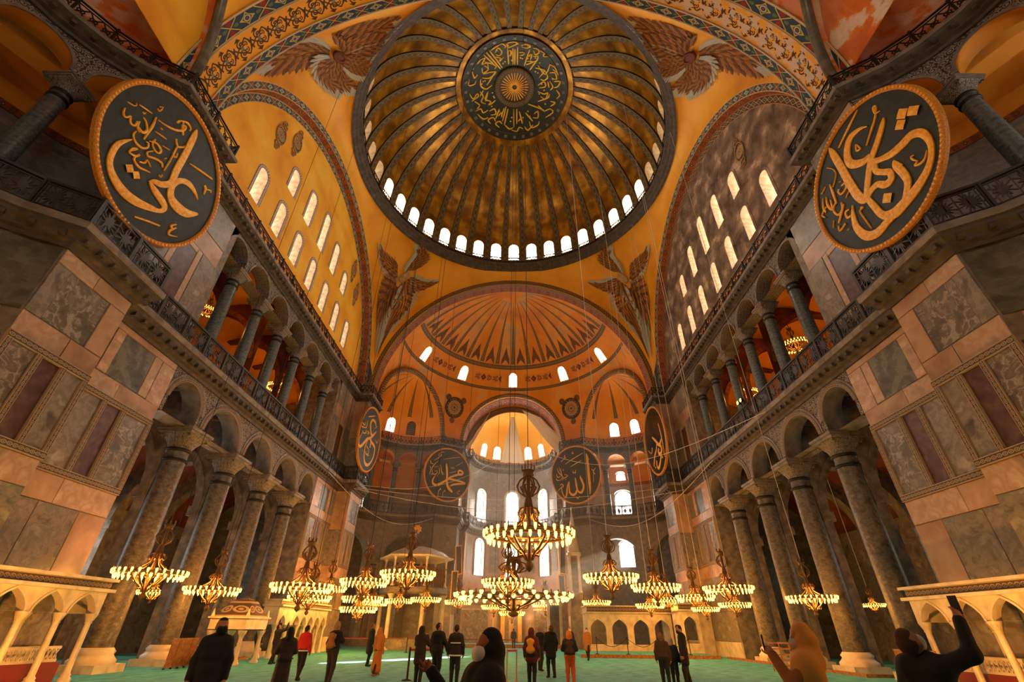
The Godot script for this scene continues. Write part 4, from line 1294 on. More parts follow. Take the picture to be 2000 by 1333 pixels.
# ---------------------------------------------------------------- exedrae, half domes, apse
func exedra(sx: float, sz: float):
	var nm := "%s %s" % ["far" if sz > 0 else "near", "left" if sx > 0 else "right"]
	var tx := mir(sx, sz)
	var W := struct(node("wall_exedra"), "curved two-storey exedra wall, %s corner" % nm)
	var f := wrp(tx, func(a: float, b: float, d: float) -> Vector3:
		var p := ex_pt(a / XR, d)
		return Vector3(p.x, b, p.y))
	var L := PI * XR
	var og := []
	for k in 3 if sz > 0 else 0: og.append([L * (k + 0.5) / 3.0, 2.35, 0.0, 8.6])
	var m := MB.new(); var rv := MB.new()
	arch_wall(m, f, 0.0, L, 0.0, 12.4, og, 1.0, 0.9, 4.0, rv)
	put(m, "ground_arcade", M.grey, W)
	if sz > 0: put(rv, "arch_soffit", M.grey, W)
	else: curved_panels(W, f)
	for o in og:
		m = MB.new(); arch_band(m, f, o, 0.22, 0.06, false, 0.5); put(m, "arch_moulding", M.frieze, W)
	for k in 2 if sz > 0 else 0:
		var p := ex_pt(PI * (k + 1) / 3.0, 0.3)
		column(tx * Vector3(p.x, 0, p.y), 8.7, 0.5, 1.6, M.porph, "%s porphyry column in the %s exedra" % [ORD[k], nm], "exedra ground columns")
	var ou := []
	for k in 7: ou.append([L * (k + 0.5) / 7.0, 1.16, 19.75, 20.05])
	m = MB.new(); rv = MB.new()
	arch_wall(m, f, 0.0, L, 19.75, 21.5, ou, 0.9, 0.8, 4.0, rv)
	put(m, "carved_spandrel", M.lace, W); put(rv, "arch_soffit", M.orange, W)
	for o in ou:
		m = MB.new(); arch_band(m, f, o, 0.12, 0.05, false, 0.5); put(m, "arch_moulding", M.grey, W)
	for k in 6:
		var p := ex_pt(PI * (k + 1) / 7.0, 0.45)
		column(tx * Vector3(p.x, 13.3, p.y), 6.45, 0.34, 1.15, M.column2, "%s upper column of the %s exedra, counted from the great pier" % [ORD[k], nm], "exedra gallery columns", 0.0)
	# slabs on the wall band between the storeys
	# outer wall behind, both storeys
	var O := struct(node("wall_exedra_outer"), "outer wall behind the %s exedra" % nm)
	var fo := wrp(tx, func(a: float, b: float, d: float) -> Vector3:
		var p := ex_pt(a / XR, 4.6 + d)
		return Vector3(p.x, b, p.y))
	var right := sx < 0 and sz > 0
	var wl := [[L * 0.5, 0.75, 3.8, 7.4], [L * 0.3, 0.75, 3.8, 7.4]]
	var wu := [[L * 0.36, 0.72, 14.1, 16.2], [L * 0.62, 0.72, 14.1, 16.2], [L * 0.62, 0.42, 17.7, 18.5]]
	if right:
		wl = [[L * 0.785, 0.52, 8.3, 10.9]]
		wu = [[L * 0.775, 0.66, 14.6, 17.1], [L * 0.775, 0.36, 19.0, 19.9]]
	var yb := 18.4 if right else (20.4 if sz < 0 else 17.3)
	m = MB.new(); rv = MB.new()
	arch_wall(m, fo, 0.2, L, 0.0, 12.6, wl, 0.6, 0.8, 6.0, rv); put(m, "lower_wall", M.grey, O)
	m = MB.new()
	arch_wall(m, fo, 0.2, L, 13.2, yb, [wu[0]] if right else [wu[0], wu[1]], 0.6, 0.8, 6.0, rv); put(m, "upper_wall", M.marble if sz < 0 else M.pink2, O)
	m = MB.new()
	arch_wall(m, fo, 0.2, L, yb, 22.0, [wu[wu.size() - 1]], 0.6, 0.8, 6.0, rv); put(m, "painted_lunettes", M.orange, O)
	put(rv, "window_reveals", M.reveal, O)
	var vis := sz > 0
	for o in wl: clear_pane(window(fo, o, 0.5, (9.0 if right else 0.0) if vis else (NEAR_R if sx < 0 else 0.0), "tall ground window behind the %s exedra, %s from the pier" % [nm, ORD[wl.find(o)]], 2), right)  # near right ones are out of view, lit for the left pier
	for o in wu: window(fo, o, 0.5, (9.0 if right else 0.5) if vis else (NEAR_R if sx < 0 else 0.0), "gallery window behind the %s exedra, %s from the pier" % [nm, ORD[wu.find(o)]], 4)
	m = MB.new(); strip_uv(m, fo, 0.2, L, yb - 0.2, yb + 0.2, 50.0, 0.05); put(m, "painted_band", M.scroll, O)
	for r in [[12.5, 13.2, "exedra_gallery_floor", M.grey], [21.6, 21.9, "exedra_gallery_ceiling", M.orange]]:
		m = MB.new()
		for k in 20:
			var a := L * k / 20.0; var b := L * (k + 1) / 20.0
			for h in [r[0], r[1]]:
				m.quad(f.call(clampf(a, 0, L), h, 0.2), f.call(clampf(b, 0, L), h, 0.2), fo.call(b, h, 0.2), fo.call(a, h, 0.2))
		put(m, r[2], r[3], O)
	# conch
	var C := struct(node("half_dome_exedra"), "small ribbed half dome over the %s exedra" % nm)
	var fs := wrp(tx, func(a: float, b: float, d: float) -> Vector3:
		var el := b / XR
		var p := ex_pt(a / XR, 0.0)
		var q := XM + (p - XM) * cos(el) * (XR + d) / XR
		return Vector3(q.x, 23.1 + sin(el) * (XR + d), q.y))
	var oc := []
	for k in 4 if vis else 0: oc.append([L * [0.3, 0.48, 0.632, 0.775][k], 0.62, 0.5, 1.75])
	m = MB.new(); rv = MB.new()
	arch_wall(m, fs, 0.0, L, 0.0, PI / 2 * XR - 0.03, oc, 0.6, 0.7, 0.8, rv)
	strip(m, fs, 0.0, 0.001, 0, 0.01, 0, 0.01, 1.0)
	var lo := MB.new()
	arch_wall(lo, f, 0.0, L, 22.0, 23.1, [], 0.0, 0.7, 3.0)
	put(lo, "drum", M.orange if vis else M.peel, C)
	put(m, "vault", M.orange if vis else M.peel, C)
	if vis: put(rv, "window_reveals", M.reveal, C)
	for o in oc:
		var dark: bool = sx > 0 and oc.find(o) == 3
		var wn = window(fs, o, 0.6, 0.0 if dark else 5.0, "arched window in the small half dome, %s, %s from the great pier" % [nm, ORD[oc.find(o)]], 5 if dark else 2)
		if dark: (wn.get_node("pane") as MeshInstance3D).material_override = M.pink2
	for k in 6:
		m = MB.new()
		strip_v(m, fs, L * (k + 0.5) / 6.0, 0.32, 2.9 if k % 2 == 0 or true else 0.4, PI / 2 * XR - 0.9, 9.0)
		put(m, "rib", M.lattice, C)
	# arch rim on the chord
	m = MB.new(tx)
	var e1 := (P1 - XM).normalized()
	var pr := []
	for k in 33:
		var a := PI * k / 32.0
		var h := XM + e1 * cos(a) * (XR - 0.05)
		pr.append(Vector3(h.x, 23.1 + sin(a) * (XR - 0.05), h.y))
	m.tube(pr, 0.33 if vis else 0.22, 8); put(m, "arch_rim", M.lattice_tri if vis else M.greenm, C)

func curved_panels(W: Node, f: Callable):
	var rows := [[0.0, 1.0], [1.0, 2.9], [2.9, 5.2], [5.2, 6.1], [6.1, 8.9], [8.9, 9.8], [9.8, 12.3]]
	for r in rows.size():
		for k in 6:
			var a := 0.05 + 1.5 * k + (0.4 if r % 2 else 0.0)
			var m := MB.new()
			var e := [Vector2(a + 0.015, rows[r][0] + 0.015), Vector2(a + 1.485, rows[r][1] - 0.015)]
			strip_uv(m, f, e[0].x, e[1].x, e[0].y, e[1].y, 1.0, 0.05, 3)
			for q in [[e[0].x, e[0].y, e[1].x, e[0].y], [e[1].x, e[0].y, e[1].x, e[1].y], [e[1].x, e[1].y, e[0].x, e[1].y], [e[0].x, e[1].y, e[0].x, e[0].y]]: m.quad(f.call(q[0], q[1], -0.05), f.call(q[2], q[3], -0.05), f.call(q[2], q[3], 0.0), f.call(q[0], q[1], 0.0))
			put(m, "panel", M[["grey", "marble2", "marble", "pink2", "porph", "pink2", "marble2"][r]] if (k + r) % 3 else M.greenm, W)

func clear_pane(w: Node, yes: bool):
	if yes: (w.get_node("pane") as MeshInstance3D).material_override = M.glass

func strip_v(m: MB, f: Callable, uc: float, hw: float, v0: float, v1: float, tiles: float, lift := 0.05, taper := 0.45):
	var N := 14
	for k in N:
		var a := lerpf(v0, v1, float(k) / N); var b := lerpf(v0, v1, float(k + 1) / N)
		var wa := hw * lerpf(1.0, taper, float(k) / N) ; var wb := hw * lerpf(1.0, taper, float(k + 1) / N)
		m.quad(f.call(uc - wa, a, -lift), f.call(uc - wb, b, -lift), f.call(uc + wb, b, -lift), f.call(uc + wa, a, -lift), Vector2(tiles * k / N, 0), Vector2(tiles * (k + 1) / N, 0), Vector2(tiles * (k + 1) / N, 1), Vector2(tiles * k / N, 1))

func half_dome(sz: float):
	var east := sz > 0
	var tx := mir(1, sz)
	if not east: tx = tx.translated(Vector3(0, 0, 3.6))
	var S := struct(node("half_dome"), "large orange half dome with painted ribs" if east else "near half dome above the viewer")
	var f := wrp(tx, func(a: float, b: float, d: float) -> Vector3:
		var az := a / SR; var el := b / SR
		return SD + Vector3(sin(az) * cos(el), sin(el), -cos(az) * cos(el)) * (SR + d))
	# lower edge: where the planes of the three arches cut the sphere
	var dirs := [[Vector2(0, -1), 13.6]]
	for q in [-1.0, 1.0]:
		var md := Vector2(XM.x * q, XM.y + 17.0)
		dirs.append([md.normalized(), md.length()])
	var low := func(a: float) -> float:
		var az := a / SR
		var h := Vector2(sin(az), -cos(az))
		var r := 0.0
		for q in dirs:
			var c := h.dot(q[0]) * SR
			if c > q[1]: r = maxf(r, acos(q[1] / c))
		return r * SR
	var ops := []
	for a in [0.0, 34.0, -34.0, 66.0, -66.0]: ops.append([deg_to_rad(a) * SR, 0.62, deg_to_rad(31.5) * SR, deg_to_rad(36.5) * SR])
	ops.sort_custom(func(p, q): return p[0] < q[0])
	var E := PI / 2 * SR
	# wider windows on the sphere because meridians close in
	for o in ops: o[1] = 0.62 / cos(o[2] / SR)
	var m := MB.new(); var rv := MB.new()
	arch_wall(m, f, -E + 0.01, E - 0.01, low, deg_to_rad(30.0) * SR, [], 0.0, 0.5, 2.0)
	var m2 := MB.new()
	arch_wall(m2, f, -E + 0.01, E - 0.01, func(a): return maxf(low.call(a), deg_to_rad(30.0) * SR), deg_to_rad(43.0) * SR, ops, 0.8, 0.6, 1.5, rv)
	var m3 := MB.new()
	arch_wall(m3, f, -E + 0.01, E - 0.01, deg_to_rad(43.0) * SR, E - 0.03, [], 0.0, 0.8, 1.6)
	put(m, "spandrel_plaster", M.orange2 if east else M.peel, S); put(m2, "window_zone", M.orange if east else M.peel, S); put(m3, "ribbed_zone", M.orange2 if east else M.peel, S)
	put(rv, "window_reveals", M.reveal, S)
	for o in ops: window(f, o, 0.7, 4.0, "arched window in the ring of the %s half dome, %s from the left" % ["large eastern" if east else "near western", ORD[ops.find(o)]], 2)
	if not east: return
	# painted rings, ribs, ornaments
	for r in [[29.3, 31.0, 60], [41.0, 43.6, 64]]:
		m = MB.new(); strip_uv(m, f, -E + 0.3, E - 0.3, deg_to_rad(r[0]) * SR, deg_to_rad(r[1]) * SR, r[2], 0.05, 64); put(m, "painted_ring", M.lattice, S)
	for k in 15:
		m = MB.new(); strip_v(m, f, E * 2 * (k - 7) / 15.0, 0.42, deg_to_rad(44.0) * SR, deg_to_rad(82.0) * SR, 14.0, 0.05, 0.4); put(m, "rib", M.lattice, S)
	for k in 14:
		m = MB.new()
		var uc := E * 2 * (k - 6.5) / 15.0
		var v0 := deg_to_rad(43.6) * SR
		var tip := [Vector2(-0.85, 0), Vector2(-0.8, 0.9), Vector2(-0.45, 1.5), Vector2(-0.2, 2.2), Vector2(0, 2.7), Vector2(0.2, 2.2), Vector2(0.45, 1.5), Vector2(0.8, 0.9), Vector2(0.85, 0)]
		for q in tip.size() - 1:
			var a: Vector2 = tip[q]; var b: Vector2 = tip[q + 1]
			m.tri(f.call(uc, v0 + 0.8, -0.06), f.call(uc + a.x, v0 + a.y, -0.05), f.call(uc + b.x, v0 + b.y, -0.05))
		put(m, "palmette", M.rosette_dark, S)
	for a in [-50.0, -17.0, 17.0, 50.0]:
		m = MB.new()
		var uc := deg_to_rad(a) * SR
		strip_uv(m, f, uc - 2.4, uc + 2.4, deg_to_rad(33.4) * SR, deg_to_rad(38.2) * SR, 1.5, 0.04, 8); put(m, "painted_panel", M.scroll_o, S)
	for q in [-1.0, 1.0]:
		m = MB.new()
		var c := Vector2(q * asin(8.2 / 14.7) * SR, deg_to_rad(16.5) * SR)
		disc_on(m, f, c, 1.3, 0.08); put(m, "painted_roundel", M.rosette, S)
		m = MB.new(); m.tube(ring3(f, c, 1.32, 1.32), 0.16, 6, true); put(m, "roundel_rim", M.dark, S)
		m = MB.new(); disc_on(m, f, c + Vector2(-1.25, 1.2), 0.45, 0.05); disc_on(m, f, c + Vector2(1.25, 1.2), 0.45, 0.05); disc_on(m, f, c + Vector2(0, -1.8), 0.4, 0.05); put(m, "leaf_ornament", M.rosette_dark, S)

func disc_on(m: MB, f: Callable, c: Vector2, r: float, lift: float):
	for q in 24:
		var a0 := TAU * q / 24.0; var a1 := TAU * (q + 1) / 24.0
		var k := m.v.size()
		m.tri(f.call(c.x, c.y, -lift), f.call(c.x + cos(a0) * r, c.y + sin(a0) * r, -lift), f.call(c.x + cos(a1) * r, c.y + sin(a1) * r, -lift))
		m.u[k] = Vector2(0.5, 0.5); m.u[k + 1] = Vector2(0.5 + 0.49 * cos(a0), 0.5 + 0.49 * sin(a0)); m.u[k + 2] = Vector2(0.5 + 0.49 * cos(a1), 0.5 + 0.49 * sin(a1))

func apse():
	var A := struct(node("wall_east"), "apse wall with three tiers of windows")
	# bay before the apse
	var m := MB.new(); cyl_band(m, -34.0, -30.6, 6.8, 23.2, 8, 0.0, PI, 40); put(m, "bay_vault", M.orange, A)
	m = MB.new(); cyl_band(m, -30.7, -30.3, 6.74, 23.2, 40, 0.0, PI, 40); put(m, "arch_rim", M.lattice, A)
	var pr := []
	for k in 33: pr.append(Vector3(-cos(PI * k / 32.0) * 6.95, 23.2 + sin(PI * k / 32.0) * 6.95, -30.5))
	m = MB.new(); m.tube(pr, 0.3, 8); put(m, "arch_rim", M.lattice_tri, A)
	m = MB.new(); cyl_band(m, -33.6, -31.2, 6.74, 23.2, 14, 0.0, PI, 40); put(m, "scroll_band", M.scroll, A)
	for s in [-1.0, 1.0]:
		m = MB.new(mir(-s))
		m.quad(Vector3(-6.8, 0, -30.6), Vector3(-6.8, 23.2, -30.6), Vector3(-6.8, 23.2, -34), Vector3(-6.8, 0, -34)); m.quad(Vector3(-9.35, 0, -29), Vector3(-9.35, 23.2, -29), Vector3(-6.8, 23.2, -30.6), Vector3(-6.8, 0, -30.6))
		m.quad(Vector3(-6.8, 0, -34), Vector3(-6.8, 23.2, -34), Vector3(-6, 23.2, -34), Vector3(-6, 0, -34))
		put(m, "bay_wall", M.grey, A)
		slabs(A, mir(-s) * frame(Vector3(-9.35, 0, -29), Vector3(2.55, 0, -1.6)) * Transform3D(Basis.IDENTITY, Vector3.ZERO), [[0, 0, 3.0, 2.5, "grey"], [0, 2.5, 1.5, 7, "marble"], [1.5, 2.5, 3, 7, "marble2"], [0, 7, 3, 8.2, "greenm"], [0, 8.2, 1.5, 12.3, "marble2"], [1.5, 8.2, 3, 12.3, "marble"], [0, 13.3, 3, 17.5, "greenm"], [0, 17.5, 1.5, 21.4, "marble"], [1.5, 17.5, 3, 21.4, "marble2"]])
		slabs(A, mir(-s) * frame(Vector3(-6.8, 0, -30.6), Vector3(0, 0, -1)), [[0, 0, 3.4, 3, "white"], [0, 3, 1.7, 7.4, "marble"], [1.7, 3, 3.4, 7.4, "pink2"], [0, 7.4, 3.4, 8.4, "porph"], [0, 8.4, 1.7, 12.3, "marble2"], [1.7, 8.4, 3.4, 12.3, "marble"], [0, 13.3, 3.4, 17.4, "pink2"], [0, 17.4, 3.4, 21.4, "marble"]])
	m = MB.new()
	for k in 40:
		var a0 := PI * k / 40.0; var a1 := PI * (k + 1) / 40.0
		m.quad(Vector3(-cos(a0) * 5.97, 23.1 + sin(a0) * 5.97, -34.0), Vector3(-cos(a1) * 5.97, 23.1 + sin(a1) * 5.97, -34.0), Vector3(-cos(a1) * 6.9, 23.1 + sin(a1) * 6.9, -34.0), Vector3(-cos(a0) * 6.9, 23.1 + sin(a0) * 6.9, -34.0), Vector2(k, 1), Vector2(k + 1, 1), Vector2(k + 1, 0), Vector2(k, 0))
	put(m, "arch_face", M.lattice, A)
	var f := func(a: float, b: float, d: float) -> Vector3: return Vector3(sin(a / 6.0) * (6.0 + d), b, -34.0 - cos(a / 6.0) * (6.0 + d))
	var L := PI / 2 * 6.0
	var fs := func(a: float, b: float, d: float) -> Vector3:
		var el := b / 6.0
		return Vector3(sin(a / 6.0) * cos(el) * (6.0 + d), 23.0 + sin(el) * (6.0 + d), -34.0 - cos(a / 6.0) * cos(el) * (6.0 + d))
	var lowr := []; var mid := []; var top := []
	for k in 3:
		lowr.append([(k - 1) * 5.0, 0.85, 7.6, 11.3]); mid.append([(k - 1) * 5.0, 0.9, 14.3, 17.9])
	for k in 5: top.append([(k - 2) * 2.55, 0.6, 0.6, 1.9])
	m = MB.new(); var rv := MB.new()
	arch_wall(m, f, -L, L, 0.0, 12.8, lowr, 0.6, 0.6, 4.0, rv); put(m, "lower_tier", M.pink2, A)
	m = MB.new(); arch_wall(m, f, -L, L, 12.8, 23.0, mid, 0.6, 0.6, 4.0, rv); put(m, "middle_tier", M.marble, A)
	m = MB.new(); arch_wall(m, fs, -L, L, 0.0, PI / 2 * 6.0 - 0.03, top, 0.7, 0.6, 0.7, rv); put(m, "apse_half_dome", M.gold, A)
	put(rv, "window_reveals", M.reveal, A)
	for o in lowr + mid:
		m = MB.new(); arch_band(m, f, o, 0.3, 0.08, true, 0.4); put(m, "window_border", M.white if (lowr + mid).find(o) % 3 == 1 else M.frieze, A)
	for k in 3:
		window(f, lowr[k], 0.5, 4.0, "lower apse window, %s from the left" % ORD[k], 3 if k != 1 else 4)
		window(f, mid[k], 0.5, 9.0 if k == 1 else 4.5, "middle apse window, %s from the left" % ORD[k], 4 if k != 1 else 0)
	for k in 5: window(fs, top[k], 0.6, 6.0, "small window at the foot of the apse half dome, %s from the left" % ORD[k], 1)
	for k in 4:
		m = MB.new()
		var uu: float = [-7.4, -2.5, 2.5, 7.4][k]
		for h in [[8.0, 12.0], [14.2, 17.6]]:
			strip_uv(m, f, uu - 0.75, uu + 0.75, h[0], h[1], 1.0, 0.04, 4)
		put(m, "panel", M.marble2, A)
	m = MB.new()
	for k in 40:
		strip_uv(m, f, -L + 2 * L * k / 40.0, -L + 2 * L * (k + 1) / 40.0, 4.2, 4.5, 1.0, 0.05, 1)
	put(m, "carved_border", M.frieze, A)

func west_wall():
	var W := struct(node("wall_west"), "western end wall behind the viewer with its great windows")
	var f := func(a: float, b: float, d: float) -> Vector3: return Vector3(a, b, 31.0 + d)
	var ops := [[-3.9, 1.6, 15.5, 21.0], [0.0, 1.8, 15.5, 22.0], [3.9, 1.6, 15.5, 21.0]]
	var m := MB.new(); var rv := MB.new()
	arch_wall(m, f, -9.5, 9.5, 0.0, 30.5, ops, 1.0, 1.0, 8.0, rv)
	put(m, "masonry", M.grey, W); put(rv, "window_reveals", M.reveal, W)
	for o in ops: window(f, o, 0.9, WEST, "great west window behind the viewer, %s of three" % ORD[ops.find(o)], 3)

# unseen hull added round everything to stop light leaks; one opening to the south-east lets the sun reach the exedra window
func block_light_leaks():
	var W := struct(node("added_hull"), "unseen hull added round the building to block stray light")
	var m := MB.new()
	var f := func(a: float, b: float, d: float) -> Vector3: return Vector3(a, b, -46.0 - d)
	arch_wall(m, f, -34.0, 34.0, -0.5, 62.0, [[20.5, 6.5, 6.5, 11.5]], 1.0, 8.0, 70.0)
	put(m, "east_face", M.grey, W)
	m = MB.new()
	m.box(Vector3(0, 62, 0), Vector3(68, 1, 93)); m.box(Vector3(-34, 30, 0), Vector3(1, 64, 93)); m.box(Vector3(34, 30, 0), Vector3(1, 64, 93)); m.box(Vector3(0, 30, 46), Vector3(68, 64, 1))
	put(m, "shell", M.grey, W)

func floors():
	var m := MB.new()
	m.box(Vector3(0, -0.25, -3), Vector3(64, 0.5, 92)); struct(put(m, "floor", M.carpet), "green carpet floor")

const DOME_SCRIPT := [[-0.19, 4.55, -0.19, 2.58], [0.02, 4.48, 0.02, 2.58], [0.32, 4.7, 0.3, 2.58], [-0.79, 4.56, -0.68, 2.66], [-2.75, 4.4, -1.39, 2.24], [-3.09, 4.21, -1.6, 2.11], [-3.38, 3.96, -2.28, 2.67], [1.07, 2.46, 1.64, 4.46], [1.72, 2.05, 2.57, 3.37], [-0.92, 4.93, -0.58, 5.21, 0.01, 5.28, 0.22, 5.06, -0.19, 4.84, -0.72, 4.63, -0.85, 5], [0.69, 4.85, 1.22, 5.02, 1.69, 4.83, 1.3, 4.58, 0.75, 4.71], [-1.72, 4.97, -1.32, 5.09, -0.99, 4.78, -1.13, 4.57], [-2.61, 4.38, -2.06, 4.77, -1.52, 5.03], [-2.16, 4.05, -1.8, 4.61, -1.41, 4.14, -1.69, 3.72, -2.1, 3.9], [-2.11, 3.6, -1.57, 3.42, -1.71, 3.07, -1.22, 3.48], [0.49, 4.04, 1.04, 4.06, 0.91, 3.76, 0.57, 3.68], [-0.66, 4.26, -0.39, 4.18, -0.46, 3.67, -0.74, 3.75], [1.97, 4.63, 2.51, 4.53, 2.66, 4.18, 2.27, 3.92, 2.05, 4.34], [2.65, 4.4, 3.2, 4.17, 3.16, 3.8, 3.63, 3.79], [2.01, 3.61, 2.55, 3.73, 2.44, 3.21, 2.03, 3.03], [2.61, 2.64, 3.5, 1.73, 3.96, 2.97], [2.34, 2.32, 3.33, 2.14, 2.82, 1.21], [3.32, 2.29, 3.79, 1.48, 3.4, 0.99, 2.97, 1.08], [1.46, 3.57, 1.86, 3.89, 1.75, 3.15], [1.2, 3.05, 2.03, 3.03, 1.28, 2.61], [3.97, 2.89, 4.54, 2.63, 4.95, 1.83], [3.97, 1.94, 4.59, 2.05, 4.79, 1.36, 4.22, 1.4], [4.53, 1.02, 5.22, 1.16, 5, 0.53, 4.59, 0.3], [2.72, 0.32, 3.41, 0.84, 3.59, 0.29, 2.88, 0.05], [4.04, 1.01, 4.44, 0.42, 4.18, -0.05], [2.75, -0.39, 3.49, -0.59, 3.92, -0.39, 3.67, -1.14, 3.07, -0.93], [4.89, 0.07, 5.29, -0.42, 4.97, -0.92], [2.8, -1.54, 3.95, -0.96, 4.14, -0.49], [4.27, -1.33, 4.86, -1.37, 4.31, -1.9], [2.82, -1.96, 3.6, -2.57], [3.6, -2.57, 4.33, -2.18, 4.65, -2.54, 3.79, -3.25], [1.62, -1.92, 3.59, -2.43], [-0.11, -2.55, -0.1, -4.64], [0.27, -2.54, 0.28, -4.23], [-0.8, -2.54, -1.27, -4.34], [-1.02, -2.25, -1.5, -3.91], [-1.25, -2.38, -1.64, -3.35], [0.58, -2.82, 0.98, -4.21], [1.34, -2.93, 2.29, -3.85], [-1.19, -4.34, -0.65, -4.77, -0.18, -4.64], [-0.34, -4.92, 0.29, -5.05, 0.6, -4.63, 1.07, -4.76], [0.44, -3.95, 0.82, -3.66, 0.98, -4.07], [1.22, -4.47, 1.7, -4.86, 2.3, -4.26], [1.83, -3.88, 2.15, -4.55, 2.92, -4.2, 3.05, -3.76], [2.41, -2.99, 2.85, -2.67, 2.88, -3.37, 2.27, -3.43], [-1.9, -4.58, -2.35, -4.13, -1.88, -3.89, -1.58, -4.19], [-2.97, -4.07, -3.26, -3.62, -2.64, -3.41, -2.34, -3.86], [-2.03, -3.32, -1.56, -2.93, -1.57, -3.49], [-3.07, -2.66, -2.46, -2.44, -2.32, -3.02, -2.93, -3.1], [-4.7, -2.42, -4.1, -2.24, -3.82, -2.71, -3.21, -2.5], [-4.57, -2.73, -3.86, -3.4, -3.25, -3.34], [-5.29, -0.31, -4.9, -0.96, -4.44, -0.47, -4.31, -0.78, -5.07, -1.22], [-4.78, -1.27, -4.22, -1.8, -4.54, -2.17], [-4.06, -0.25, -3.73, -0.87, -3.98, -1.41, -3.48, -1.76], [-3.13, -0.37, -3.53, -1.18, -2.88, -1.55, -3.19, -1.94], [-5.15, 1.4, -5.28, 0.7, -4.64, 0.72, -4.47, 1.13], [-4.8, 2.21, -4.59, 1.44, -4.29, 1.68], [-3.9, 1.18, -3.95, 0.46, -3.4, -0.05, -2.66, 0.3], [-3.59, 1.72, -2.17, 1.86, -2.91, 1.2, -3.75, 1.3], [-3.68, 2.46, -3.58, 1.86, -3, 2.23, -3.39, 2.71], [-3.89, 3.37, -3.27, 3.58, -3.65, 2.9, -3.1, 2.97, -2.99, 2.37], [-4.19, 2.98, -3.75, 3.5], [-3.36, 3.15, -2.15, 2.58, -2.3, 2.16], [-2.17, 1.93, -3.24, 0.36], [-3.47, -1.48, -3.13, -0.37], [-3.04, -1.96, -2.28, -1.46], [4.28, 2.43, 4.86, 2.1], [3.83, 0.9, 4.02, 0.21], [-3.7, -0.16, -4.1, -0.82], [-1.86, -2.49, -2.34, -3.58]]
const DOME_POINTS := [-1.09, 2.96, -1.31, 2.75, -0.33, 3.09, 0.64, 3.39, 0.85, 3.32, 1.47, 3.35, 1.6, 3.65, 2.29, 3.49, 2.65, 1.77, 2.8, 2.95, 2.36, 1.89, 3.14, 0.52, 3.74, 2.2, 4.37, 1.28, 3.47, -0.16, 2.91, -0.66, 3.13, -2.21, 3.7, -1.71, 1.64, -2.77, 1.89, -3.32, 1.05, -3.51, -0.34, -3.53, -0.49, -3.95, -1.86, -2.77, -2.75, -2.13, -2.49, -1.01, -2.42, -1.16, -2.62, -0.57, -3.64, 0.85, -3.42, 0.89, -3.8, 0.58, -4.29, 1.68, -4.64, 2.47, -3.23, 1.82, -1.95, 4.32, -0.72, 4.85, 0.35, 5.06, 1.43, 4.74]

